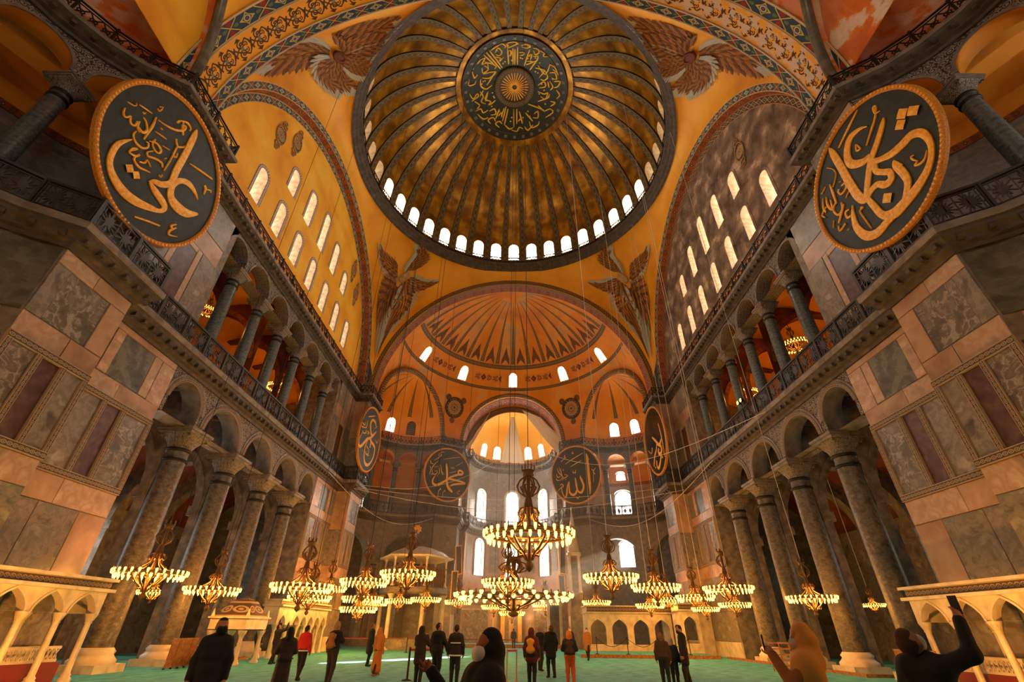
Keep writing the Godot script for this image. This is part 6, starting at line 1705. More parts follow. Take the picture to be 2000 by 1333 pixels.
# height of the vault above a point of the plan
func roof(x: float, z: float) -> float:
	if absf(x) > 16.3: return 8.3 + 4.05 * sqrt(maxf(0.0, 1.0 - pow(maxf(0.0, absf(x) - 19.5) / 7.0, 2.0)))
	var r := Vector2(x, z).length()
	if z > 15.4: return 23.1 + sqrt(maxf(0.0, 15.3 * 15.3 - x * x))
	if absf(z) < 15.4:
		if r < 14.7: return 41.0 + sqrt(14.8 * 14.8 - r * r)
		var phi := atan2(absf(z), absf(x))
		var k := minf(AX / cos(phi), AZ / maxf(0.001, sin(phi)))
		var lat := k * (sin(phi) if AX / cos(phi) < AZ / maxf(0.001, sin(phi)) else cos(phi))
		var ya := 23.1 + sqrt(maxf(0.0, 15.5 * 15.5 - lat * lat))
		var h := acos(clampf(1.0 - (r - k) / (15.3 - k - 0.001), 0.0, 1.0)) / (PI / 2)
		return ya + (40.35 - ya) * sin(h * PI / 2)
	var e := SR * SR - x * x - pow(z + 17.0, 2.0)
	if e > 0.0 and z > -30.6: return SD.y + sqrt(e)
	if z < -34.0: return 23.0 + sqrt(maxf(0.0, 36.0 - x * x - pow(z + 34.0, 2.0)))
	if absf(x) < 6.8: return 23.2 + sqrt(6.8 * 6.8 - x * x)
	return 23.1

func hang(o: Node3D, q: Array, wide: bool, e: float):
	o.position = Vector3(q[0], q[1], q[2])
	o.scale = Vector3(q[3], q[3] * (0.42 if wide else 1.0), q[3])
	var l := OmniLight3D.new()
	l.name = "lamplight"
	l.light_color = Color(1.0, 0.64, 0.26)
	l.light_energy = e * (2.2 if wide else 1.0) * q[3] / 1.5
	l.light_size = 0.25
	l.omni_range = 150.0
	l.omni_attenuation = 2.0
	l.shadow_enabled = true
	l.position = Vector3(0, -0.05, 0)
	o.add_child(l)

# ---------------------------------------------------------------- platforms, lodge, pulpit, barriers
func slim_column(parent: Node, at: Vector3, H: float, r: float, mt: Material):
	var key := "slim%.2f_%.2f" % [H, r]
	if not col_cache.has(key):
		var m := MB.new()
		m.lathe([Vector2(r * 1.9, 0), Vector2(r * 1.9, 0.1), Vector2(r * 1.3, 0.16), Vector2(r * 1.5, 0.2), Vector2(r, 0.26), Vector2(r * 0.88, H - 0.3), Vector2(r * 1.2, H - 0.28), Vector2(r * 1.0, H - 0.24), Vector2(r * 1.9, H - 0.04), Vector2(r * 1.9, H)], 14)
		for k in 8:
			var b := Basis(Vector3.UP, TAU * k / 8.0)
			m.tri(b * Vector3(r * 1.0, H - 0.24, -r * 0.4), b * Vector3(r * 2.1, H - 0.05, 0), b * Vector3(r * 1.0, H - 0.24, r * 0.4))
		col_cache[key] = m.mesh()
	put(col_cache[key], "column", mt, parent, Transform3D(Basis.IDENTITY, at))

func balustrade(m: MB, tx: Transform3D, x0: float, x1: float, y0: float, y1: float, z: float):
	m.x = tx; m.fl = tx.basis.determinant() < 0
	m.box(Vector3((x0 + x1) / 2, y1 - 0.04, z), Vector3(x1 - x0, 0.08, 0.1)); m.box(Vector3((x0 + x1) / 2, y0 + 0.04, z), Vector3(x1 - x0, 0.08, 0.1))
	var n := int((x1 - x0) / 0.16)
	for k in n:
		var xx := lerpf(x0, x1, (k + 0.5) / n)
		m.bar(Vector3(xx - 0.07, y0 + 0.06, z), Vector3(xx + 0.07, y1 - 0.06, z), 0.04, 0.03, Vector3.BACK); m.bar(Vector3(xx + 0.07, y0 + 0.06, z), Vector3(xx - 0.07, y1 - 0.06, z), 0.04, 0.03, Vector3.BACK)

# arcaded platform: tx maps local x along the front, y up, z outwards
func arcaded(label: String, tx: Transform3D, xs: Array, hw: float, H: float, spring: float, depth: float, round_cols: bool, parapet: float, rail: bool):
	var o := node("arcaded_platform", tx.origin)
	tag(o, label, "platform", "white marble arcaded platforms")
	var t := Transform3D(tx.basis, Vector3.ZERO)
	var x0: float = xs[0] - hw - 0.25; var x1: float = xs[xs.size() - 1] + hw + 0.25
	var f := wrp(t, func(a: float, b: float, d: float) -> Vector3: return Vector3(a, b, -d))
	var ops := []
	for c in xs: ops.append([c, hw, spring if round_cols else 0.62, spring, hw * 1.05])
	var m := MB.new()
	arch_wall(m, f, x0, x1, spring if round_cols else 0.0, H - parapet, ops, 0.25, 2.0, 4.0)
	put(m, "arched_front", M.white, o)
	for q in ops:
		m = MB.new(); arch_band(m, f, q, 0.07, 0.03, not round_cols, 0.4); put(m, "arch_moulding", M.white, o)
	m = MB.new(t)
	m.box(Vector3((x0 + x1) / 2, H - parapet + 0.04, -depth / 2 + 0.06), Vector3(x1 - x0 + 0.2, 0.1, depth + 0.3)); m.box(Vector3((x0 + x1) / 2, H, -0.02), Vector3(x1 - x0 + 0.3, 0.09, 0.34)); m.box(Vector3(x0 - 0.02, H, -depth / 2), Vector3(0.2, 0.09, depth)); m.box(Vector3(x1 + 0.02, H, -depth / 2), Vector3(0.2, 0.09, depth))
	put(m, "cornice", M.white, o)
	m = MB.new(); strip_uv(m, f, x0, x1, H - parapet + 0.08, H - 0.04, round((x1 - x0) / parapet), 0.03, 1); put(m, "carved_parapet", M.frieze_w, o)
	m = MB.new(t)
	for sx in [x0, x1]: m.quad(Vector3(sx, 0 if not round_cols else spring, 0), Vector3(sx, H, 0), Vector3(sx, H, -depth), Vector3(sx, 0 if not round_cols else spring, -depth))
	m.quad(Vector3(x0, H - parapet, -depth), Vector3(x0, H - parapet, 0), Vector3(x1, H - parapet, 0), Vector3(x1, H - parapet, -depth))
	put(m, "deck", M.white, o)
	if round_cols:
		for k in xs.size() + 1:
			var cx: float = xs[0] - hw - 0.1 if k == 0 else (xs[xs.size() - 1] + hw + 0.1 if k == xs.size() else (xs[k - 1] + xs[k]) / 2)
			slim_column(o, t * Vector3(cx, 0, -0.12), spring, 0.1, M.white)
			slim_column(o, t * Vector3(cx, 0, -depth + 0.2), spring, 0.1, M.white)
	else:
		m = MB.new(t); m.box(Vector3((x0 + x1) / 2, 0.3, -0.1), Vector3(x1 - x0, 0.6, 0.3)); put(m, "dado", M.white, o)
	if rail:
		m = MB.new(); balustrade(m, t, x0 + 0.1, x1, 0.55, 1.0, -depth * 0.55); put(m, "balustrade", M.white, o)
		m = MB.new(t); m.box(Vector3((x0 + x1) / 2, 0.27, -depth * 0.6), Vector3(x1 - x0, 0.55, depth * 0.4)); put(m, "red_base", M.redwood, o)
	return o

func furniture():
	var L := Transform3D(Basis(Vector3(0, 0, -1), Vector3.UP, Vector3(1, 0, 0)), Vector3(-14.6, 0, 0))
	var R := Transform3D(Basis(Vector3(0, 0, 1), Vector3.UP, Vector3(-1, 0, 0)), Vector3(14.6, 0, 0))
	var W := Transform3D(Basis.IDENTITY, Vector3(0, 0, -17.6))
	arcaded("white arcaded platform with columns below the near left pier", L, [-14.7, -13.34, -11.96, -10.6], 0.55, 3.0, 1.95, 1.5, true, 0.38, true)
	arcaded("white arcaded platform with columns below the near right pier", R, [10.5, 11.9, 13.3, 14.7], 0.55, 3.0, 1.95, 1.5, true, 0.38, true)
	arcaded("narrow-arched marble platform before the far left pier", L, [5.4, 7.6, 8.9, 10.2, 11.5, 12.8], 0.5, 3.1, 1.75, 1.0, true, 0.35, false)
	arcaded("long marble platform with four pointed arches on the right", W, [7.6, 9.45, 11.3, 13.1], 0.66, 3.45, 1.75, 3.0, false, 0.55, false)
	arcaded("single-arched marble bay at the right end of the long platform", Transform3D(Basis.IDENTITY, Vector3(0, 0.2, -13.4)), [14.2], 0.5, 3.3, 1.9, 2.0, false, 0.5, false)
	# grilles inside the right platform
	# hexagonal lodge
	var o := node("hexagonal_lodge", Vector3(-9.6, 0, -22.0))
	tag(o, "hexagonal marble lodge with lattice screens and domed roof on columns", "lodge")
	var hexv := func(k: int, r: float, y: float) -> Vector3: return Vector3(sin(TAU * (k + 0.5) / 6.0) * r, y, cos(TAU * (k + 0.5) / 6.0) * r)
	var m := MB.new()
	m.lathe([Vector2(3.7, 7.5), Vector2(3.75, 7.65), Vector2(3.3, 7.75), Vector2(2.6, 8.2), Vector2(1.4, 8.6), Vector2(0.02, 8.75)], 6, Vector3.ZERO, Basis(Vector3.UP, TAU / 12.0), 0.0, TAU, false); m.lathe([Vector2(3.7, 7.5), Vector2(0.1, 7.45)], 6, Vector3.ZERO, Basis(Vector3.UP, TAU / 12.0), 0.0, TAU, false)
	put(m, "roof", M.white, o)
	m = MB.new(); m.lathe([Vector2(0.01, 4.3), Vector2(3.2, 4.35), Vector2(3.35, 4.5), Vector2(3.35, 4.9), Vector2(3.2, 5.0)], 6, Vector3.ZERO, Basis(Vector3.UP, TAU / 12.0), 0.0, TAU, false); put(m, "deck", M.grey, o)
	for k in 6:
		slim_column(o, hexv.call(k, 3.0, 0.0), 4.35, 0.2, M.white)
		slim_column(o, hexv.call(k, 3.05, 5.0), 2.5, 0.1, M.white)
		m = MB.new()
		var a: Vector3 = hexv.call(k, 3.1, 5.0); var b: Vector3 = hexv.call(k + 1, 3.1, 5.0)
		for q in 9:
			var p := a.lerp(b, q / 9.0); var p2 := a.lerp(b, (q + 1) / 9.0)
			m.bar(p, p2 + Vector3(0, 1.6, 0), 0.05, 0.04); m.bar(p2, p + Vector3(0, 1.6, 0), 0.05, 0.04)
			m.bar(p + Vector3(0, 0.8, 0), p2 + Vector3(0, 0.8, 0), 0.04, 0.04)
			if q % 3 == 1:
				m.tri(p + Vector3(0, 1.65, 0), (p + p2) / 2 + Vector3(0, 2.1, 0), p2 + Vector3(0, 1.65, 0))
		m.bar(a + Vector3(0, 1.62, 0), b + Vector3(0, 1.62, 0), 0.1, 0.1)
		put(m, "lattice_screen", M.brass_dull, o)
		m = MB.new()
		m.quad(hexv.call(k, 3.25, 0.9) * Vector3(1, 0, 1), hexv.call(k, 3.25, 0.9), hexv.call(k + 1, 3.25, 0.9), hexv.call(k + 1, 3.25, 0.9) * Vector3(1, 0, 1)) if k in [0, 5] else m.quad(hexv.call(k, 2.2, 0.0), hexv.call(k, 2.2, 4.3), hexv.call(k + 1, 2.2, 4.3), hexv.call(k + 1, 2.2, 0.0))
		put(m, "panel", M.marble2, o)
	# pulpit with spire
	o = node("pulpit", Vector3(7.0, 0, -27.0))
	tag(o, "tall marble pulpit with pointed spire beside the apse", "pulpit")
	m = MB.new(); m.lathe([Vector2(0.75, 9.0), Vector2(0.7, 9.1), Vector2(0.35, 11.4), Vector2(0.02, 13.6)], 8, Vector3.ZERO, Basis.IDENTITY, 0.0, TAU, false); m.lathe([Vector2(0.03, 13.5), Vector2(0.1, 13.7), Vector2(0.02, 14.0)], 8); put(m, "spire", M.white, o)
	m = MB.new(); m.lathe([Vector2(0.75, 8.6), Vector2(0.85, 8.7), Vector2(0.85, 8.95), Vector2(0.7, 9.05)], 8, Vector3.ZERO, Basis.IDENTITY, 0.0, TAU, false); put(m, "canopy_ring", M.white, o)
	for k in 4: slim_column(o, Vector3([-0.5, 0.5, 0.5, -0.5][k], 5.0, [-0.5, -0.5, 0.5, 0.5][k]), 3.65, 0.09, M.white)
	m = MB.new(); m.box(Vector3(0, 2.5, 0), Vector3(1.3, 5.0, 1.3)); put(m, "tower", M.grey, o)
	m = MB.new(); m.x = Transform3D(Basis(Vector3.UP, PI / 2), Vector3.ZERO); m.extr(PackedVector2Array([Vector2(-6, 0), Vector2(-6, 0.6), Vector2(-0.6, 5.0), Vector2(-0.6, 0)]), -0.55, 1.1, true); put(m, "stair_flank", M.marble2, o, Transform3D(Basis(Vector3.UP, PI * 0.62), Vector3.ZERO))
	# door surround left of it
	o = node("portal_frame", Vector3(4.7, 0.32, -28.4))
	tag(o, "gold-lit marble portal frame at the foot of the pulpit", "portal")
	m = MB.new(); m.box(Vector3(-0.65, 1.9, 0), Vector3(0.3, 3.8, 0.4)); m.box(Vector3(0.65, 1.9, 0), Vector3(0.3, 3.8, 0.4)); m.box(Vector3(0, 3.95, 0), Vector3(1.8, 0.35, 0.5)); put(m, "frame", M.white, o)
	m = MB.new(); m.box(Vector3(0, 1.8, -0.1), Vector3(1.0, 3.6, 0.08)); m.box(Vector3(0, 4.2, 0), Vector3(1.5, 0.2, 0.3)); put(m, "door_leaf", M.dark, o)
	# leaning framed boards beside the apse
	for q in [[Vector3(-6.2, 8.4, -29.4), 3.0, 0.25, "gold-framed inscription board hanging left of the apse, upper one"], [Vector3(-6.5, 5.6, -29.2), 3.2, 0.12, "gold-framed inscription board hanging left of the apse, lower one"], [Vector3(6.1, 9.4, -29.6), 4.6, -0.18, "long gold-framed board leaning out right of the apse"], [Vector3(5.8, 5.6, -29.2), 2.6, -0.1, "short gold-framed board right of the apse"]]:
		o = node("inscription_board", q[0])
		tag(o, q[3], "board", "framed inscription boards")
		o.rotation = Vector3(0.12, 0.9 * signf(-q[0].x), q[2])
		m = MB.new(); m.slab(-0.45, -q[1] / 2, 0.45, q[1] / 2, 0, 0.06, 0.01); put(m, "panel", M.board, o)
		m = MB.new()
		for e in [[-0.45, 0.0, 0.1, q[1]], [0.45, 0.0, 0.1, q[1]], [0.0, q[1] / 2, 1.0, 0.1], [0.0, -q[1] / 2, 1.0, 0.1]]: m.box(Vector3(e[0], e[1], 0.05), Vector3(e[2], e[3], 0.1))
		m.box(Vector3(0, 0, -0.45), Vector3(0.08, 0.08, 0.9))
		put(m, "frame", M.leaf, o)
	# kiosk by the left columns
	o = node("marble_kiosk", Vector3(-14.3, 0, 0.4))
	tag(o, "small white marble kiosk with peaked roof before the left columns", "kiosk")
	for k in 4: slim_column(o, Vector3([-0.8, 0.8, 0.8, -0.8][k], 0, [-1.0, -1.0, 1.0, 1.0][k]), 1.45, 0.11, M.white)
	m = MB.new()
	m.box(Vector3(0, 1.75, 0), Vector3(1.9, 0.5, 2.3)); m.box(Vector3(0, 2.02, 0), Vector3(2.1, 0.08, 2.5)); put(m, "entablature", M.white, o)
	m = MB.new(); m.lathe([Vector2(1.35, 2.05), Vector2(0.7, 2.75), Vector2(0.05, 3.0)], 4, Vector3.ZERO, Basis(Vector3.UP, PI / 4), 0.0, TAU, false); put(m, "roof", M.frieze_w, o)
	for k in 4:
		m = MB.new(); m.lathe([Vector2(0.1, 0), Vector2(0.02, 0.35)], 6); put(m, "finial", M.white, o, Transform3D(Basis.IDENTITY, Vector3([-0.9, 0.9, 0.9, -0.9][k], 2.05, [-1.1, -1.1, 1.1, 1.1][k])))
	m = MB.new(); balustrade(m, Transform3D(Basis(Vector3(0, 0, -1), Vector3.UP, Vector3(1, 0, 0)), Vector3.ZERO), -2.9, -1.1, 0.5, 1.0, 0.3); put(m, "balustrade", M.white, o)
	m = MB.new(); m.box(Vector3(0.0, 0.25, 2.0), Vector3(0.5, 0.5, 1.8)); put(m, "red_base", M.redwood, o)
	# folded slatted partitions
	for q in [[Vector3(-14.9, 0, 3.6), PI / 2, "stack of folded slatted wooden partitions on wheels at left", 0.45], [Vector3(13.7, 0, 10.2), -PI / 2, "folded slatted partition panels beside the near right platform", 0.45]]:
		o = node("folding_partition", q[0], q[1])
		tag(o, q[2], "partition", "folded partitions")
		for p in 4:
			m = MB.new()
			for k in 9: m.box(Vector3(-0.2 + 0.05 * k, 0.6, 0), Vector3(0.038, 1.0, 0.05))
			m.box(Vector3(0, 1.12, 0), Vector3(0.46, 0.06, 0.07)); m.box(Vector3(0, 0.1, 0), Vector3(0.46, 0.06, 0.07))
			put(m, "slatted_panel", M.wood, o, Transform3D(Basis(Vector3.UP, 0.0), Vector3((p - 1.5) * 0.48, 0, 0.02 * (p % 2))))
		m = MB.new()
		for p in 5: m.lathe([Vector2(0.0, 0.0), Vector2(0.05, 0.01), Vector2(0.05, 0.06), Vector2(0, 0.07)], 8, Vector3((p - 2) * 0.48, 0, 0))
		put(m, "castors", M.cord, o)
	# kerbs and steps on the carpet
	o = node("wooden_kerb", Vector3(15.55, 0, -3)); tag(o, "long wooden carpet kerb along the right columns", "kerb", "wooden kerbs")
	m = MB.new(); m.box(Vector3(0, 0.06, 0), Vector3(0.22, 0.12, 15)); put(m, "kerb_board", M.wood, o)
	m = MB.new(); m.box(Vector3(1.0, 0.06, 7.4), Vector3(1.8, 0.12, 0.2)); put(m, "kerb_return", M.wood, o)
	o = node("wooden_kerb", Vector3(-15.55, 0, -1.2)); tag(o, "long wooden carpet kerb along the left columns", "kerb", "wooden kerbs")
	m = MB.new(); m.box(Vector3(0, 0.06, 0), Vector3(0.22, 0.12, 5.6)); put(m, "kerb_board", M.wood, o)
	o = node("sanctuary_step", Vector3(-0.5, 0, -28.5)); tag(o, "low carpeted step with wooden edge before the apse", "step")
	m = MB.new(); m.box(Vector3(0, 0.16, -2.5), Vector3(13.0, 0.32, 6.8)); put(m, "carpet", M.carpet, o)
	m = MB.new(); m.box(Vector3(0, 0.16, 0.95), Vector3(13.1, 0.34, 0.14)); put(m, "wooden_edge", M.wood, o)
	o = node("sanctuary_step", Vector3(9.8, 0, -11.4)); tag(o, "low carpeted step with wooden edge before the right platform", "step")
	m = MB.new(); m.box(Vector3(0, 0.1, -1.6), Vector3(9.6, 0.2, 6.6)); put(m, "carpet", M.carpet, o)
	m = MB.new(); m.box(Vector3(0, 0.1, 1.75), Vector3(9.7, 0.22, 0.14)); put(m, "wooden_edge", M.wood, o)
	# chain posts before the right platform
	for k in 4:
		o = node("chain_post", Vector3(6.2 + 2.2 * k, 0.2, -10.2)); tag(o, "slim black chain post, %s from the left before the right platform" % ORD[k], "post", "chain posts")
		m = MB.new(); m.lathe([Vector2(0.16, 0), Vector2(0.16, 0.03), Vector2(0.03, 0.05), Vector2(0.03, 0.95), Vector2(0.06, 1.0), Vector2(0.0, 1.06)], 10); put(m, "pole", M.iron, o)
		if k < 3:
			m = MB.new()
			var pts := []
			for q in 9: pts.append(Vector3(2.2 * q / 8.0, 0.95 - 0.5 * sin(PI * q / 8.0), 0))
			m.tube(pts, 0.018, 5); put(m, "chain", M.iron, o)
	# belt posts
	o = node("belt_post", Vector3(-3.66, 0, 8.0)); tag(o, "black belt barrier post with red tape, left of centre", "post")
	m = MB.new(); m.lathe([Vector2(0.2, 0), Vector2(0.19, 0.03), Vector2(0.04, 0.05), Vector2(0.04, 1.0), Vector2(0.0, 1.02)], 12); put(m, "pole", M.iron, o)
	m = MB.new(); m.box(Vector3(0.45, 0.93, 0), Vector3(0.9, 0.07, 0.01)); put(m, "belt", M.redbelt, o)
	o = node("belt_barrier", Vector3(0.18, 0, 8.1)); tag(o, "pair of steel barrier posts joined by a short red belt", "barrier")
	for sx in [-0.18, 0.18]:
		m = MB.new(); m.lathe([Vector2(0.12, 0), Vector2(0.11, 0.02), Vector2(0.03, 0.04), Vector2(0.03, 0.98), Vector2(0.0, 1.0)], 12); put(m, "pole", M.steel, o, Transform3D(Basis.IDENTITY, Vector3(sx, 0, 0)))
	m = MB.new(); m.box(Vector3(0, 0.94, 0), Vector3(0.36, 0.06, 0.01)); put(m, "belt", M.redbelt, o)
	for k in 5:
		o = node("belt_post", Vector3(-14.0 + 2.9 * k, 0, -14.6)); tag(o, "distant dark belt post, %s from the left along the far carpet edge" % ORD[k], "post", "far belt posts")
		m = MB.new(); m.lathe([Vector2(0.18, 0), Vector2(0.17, 0.03), Vector2(0.035, 0.05), Vector2(0.035, 1.0), Vector2(0.0, 1.02)], 10); put(m, "pole", M.iron, o)
		m = MB.new(); m.box(Vector3(1.35, 0.92, 0), Vector3(2.66, 0.06, 0.01)); put(m, "belt", M.redwood, o)
	# shoe rack gates by the right columns
	for k in 2:
		o = node("slatted_gate", Vector3(13.4 + 0.9 * k, 0, 1.6 - 0.8 * k), -0.5); tag(o, ["low yellow-lit rack with slats beside the second right column, left one", "low yellow-lit rack with slats beside the second right column, right one"][k], "gate", "low slatted gates")
		m = MB.new()
		m.box(Vector3(-0.45, 0.6, 0), Vector3(0.06, 1.2, 0.06)); m.box(Vector3(0.45, 0.6, 0), Vector3(0.06, 1.2, 0.06))
		put(m, "posts", M.wood, o)
		for q in 5:
			m = MB.new(); m.box(Vector3(0, 0.2 + 0.24 * q, 0), Vector3(0.9, 0.05, 0.05)); put(m, "slat", M.wood, o)
	# mihrab wall and candle stands
	o = node("mihrab", Vector3(0, 0.3, -39.3)); tag(o, "gilded mihrab niche between tall candles in the apse", "mihrab")
	m = MB.new(); m.box(Vector3(-1.1, 2.1, 0), Vector3(0.5, 4.2, 0.5)); m.box(Vector3(1.1, 2.1, 0), Vector3(0.5, 4.2, 0.5)); m.box(Vector3(0, 4.4, 0), Vector3(3.0, 0.6, 0.6)); put(m, "frame", M.leaf, o)
	m = MB.new(); m.extr(PackedVector2Array([Vector2(-1.3, 4.7), Vector2(-0.6, 5.2), Vector2(0, 6.0), Vector2(0.6, 5.2), Vector2(1.3, 4.7)]), -0.1, 0.2, true); put(m, "crest", M.leaf, o)
	m = MB.new(); m.lathe([Vector2(0.85, 0), Vector2(0.85, 3.0), Vector2(0.6, 3.6), Vector2(0.02, 4.1)], 12, Vector3(0, 0, 0.1), Basis.IDENTITY, PI / 2, PI * 1.5); put(m, "niche", M.marble2, o)
	for s in [-1.0, 1.0]:
		o = node("candle_stand", Vector3(s * 2.1, 0.32, -31.5)); tag(o, "tall candle on a brass stand %s of the mihrab" % ("left" if s < 0 else "right"), "candle stand", "candle stands")
		m = MB.new(); m.lathe([Vector2(0.3, 0), Vector2(0.25, 0.15), Vector2(0.08, 0.3), Vector2(0.16, 0.5), Vector2(0.06, 0.7), Vector2(0.22, 0.85)], 12); put(m, "base", M.brass, o)
		m = MB.new(); m.lathe([Vector2(0.14, 0.85), Vector2(0.13, 2.3), Vector2(0.0, 2.32)], 12); put(m, "candle", M.cloth, o)
	for s in [-1.0, 1.0]:
		o = node("marble_screen", Vector3(s * 4.2, 0.32, -33.2)); tag(o, "pale veined marble screen wall %s of the mihrab" % ("left" if s < 0 else "right"), "screen", "marble screens")
		for k in 3:
			m = MB.new(); m.slab(-1.5 + k, 0, -0.5 + k, 3.2, 0, 0.12, 0.02); put(m, "panel", M.proc, o)
		m = MB.new(); m.box(Vector3(0, 3.28, 0.06), Vector3(3.2, 0.16, 0.3)); put(m, "coping", M.white, o)
	o = node("gilt_star", Vector3(-10.2, 10.7, -23.6)); tag(o, "gilded star ornament high above the hexagonal lodge", "ornament")
	m = MB.new()
	var st := PackedVector2Array()
	for k in 16: st.append(Vector2.from_angle(TAU * k / 16.0) * (0.48 if k % 2 else 0.36))
	m.extr(st, -0.05, 0.1, true); m.lathe([Vector2(0.2, 0.05), Vector2(0.0, 0.12)], 12, Vector3.ZERO, Basis(Vector3.RIGHT, PI / 2)); put(m, "star", M.leaf, o)
	m = MB.new(); m.tube([Vector3(0, -0.4, 0), Vector3(0.3, -1.95, 1.6)], 0.04, 6); put(m, "rod", M.brass, o)
	# veils in the apse
	cloth("long white veil hanging in the middle of the apse", [Vector3(-0.25, 28.2, -33.9), Vector3(0.25, 28.2, -33.9), Vector3(1.75, 21.8, -35.6), Vector3(-1.8, 21.9, -35.6)])
	cloth("pale cloth swag drawn aside at the left of the apse arch", [Vector3(-3.3, 27.6, -31.0), Vector3(-3.1, 27.9, -31.0), Vector3(-6.3, 21.8, -31.6), Vector3(-6.75, 22.1, -31.2)])
	cloth("large pale cloth swag drawn aside at the right of the apse arch", [Vector3(1.3, 28.1, -31.0), Vector3(4.0, 27.0, -31.2), Vector3(6.7, 24.4, -31.4), Vector3(6.3, 21.8, -31.6)])
	# cables
	var cb := [[Vector3(-15.6, 12.9, -14.8), Vector3(15.6, 13.2, -15.0), 1.2, "white cable strung across the nave between the far piers"], [Vector3(-15.6, 12.8, -14.4), Vector3(15.6, 12.4, -13.0), 2.0, "lower white cable strung between the far piers"], [Vector3(15.6, 13.0, 3.0), Vector3(4.0, 21.5, -29.5), 2.5, "white cable slung from the right gallery up to the apse"], [Vector3(-15.6, 13.2, -14.6), Vector3(-2.0, 21.9, -34.2), 2.0, "white cable rising from the far left pier to the apse"], [Vector3(15.7, 12.9, -6.0), Vector3(9.4, 12.9, -28.8), 2.5, "sagging white cable along the right side to the far exedra"], [Vector3(-15.7, 12.9, -10.0), Vector3(-9.4, 12.9, -28.8), 2.2, "sagging white cable along the left side to the far exedra"]]
	for q in cb:
		o = node("cable", q[0]); tag(o, q[3], "cable", "strung cables")
		var pts := []
		for k in 17: pts.append((q[1] - q[0]) * k / 16.0 - Vector3(0, q[2] * sin(PI * k / 16.0), 0))
		m = MB.new(); m.tube(pts, 0.022, 5); put(m, "strand", M.cable, o)
	# floodlights on the right gallery rail
	for k in 2:
		o = node("floodlight", Vector3(15.6, 14.75, 0.9 - 0.45 * k)); tag(o, "small bright floodlight on the right gallery rail, %s one" % ["nearer", "farther"][k], "lamp", "gallery floodlights")
		m = MB.new(); m.lathe([Vector2(0.0, 0), Vector2(0.12, 0.02), Vector2(0.14, 0.2)], 12, Vector3.ZERO, Basis(Vector3.BACK, PI / 2)); m.box(Vector3(0.05, -0.15, 0), Vector3(0.04, 0.3, 0.04)); put(m, "housing", M.iron, o)
		m = MB.new(); m.lathe([Vector2(0.0, 0.21), Vector2(0.13, 0.2)], 12, Vector3.ZERO, Basis(Vector3.BACK, PI / 2)); put(m, "lamp_glass", M.lamp, o)

func cloth(label: String, c: Array):
	var o := node("cloth_veil", c[0]); tag(o, label, "drape", "apse drapes")
	var m := MB.new()
	var rows := []
	for k in 13:
		var r := PackedVector3Array()
		var t := k / 12.0
		for q in 13:
			var s := q / 12.0
			var p: Vector3 = (c[0].lerp(c[3], t)).lerp(c[1].lerp(c[2], t), s)
			r.append(p - c[0] + Vector3(0, -0.25 * sin(PI * t), 0.12 * sin(s * 20.0) * (0.3 + t)))
		rows.append(r)
	m.grid(rows); put(m, "fabric", M.cloth, o)

# warm uplights standing on the carpet before the near platforms
func uplights():
	for sx in [-1.0, 1.0]:
		var o := node("floor_uplight", Vector3(sx * 11.4, 0, 14.2))
		tag(o, "small warm floor lamp shining on the near %s platform" % ("left" if sx < 0 else "right"), "lamp", "floor uplights")
		var m := MB.new(); m.lathe([Vector2(0.16, 0), Vector2(0.16, 0.1), Vector2(0.13, 0.14), Vector2(0.13, 0.2)], 14); put(m, "housing", M.iron, o)
		m = MB.new(); m.lathe([Vector2(0.0, 0.2), Vector2(0.12, 0.2), Vector2(0.1, 0.23), Vector2(0.0, 0.24)], 14); put(m, "lamp_glass", M.lamp, o)
		var l := OmniLight3D.new()
		l.name = "lamplight"
		l.light_color = Color(1.0, 0.64, 0.26)
		l.light_energy = 16.0
		l.light_size = 0.15
		l.omni_range = 150.0
		l.omni_attenuation = 2.0
		l.shadow_enabled = true
		l.position = Vector3(0, 0.45, 0)
		o.add_child(l)

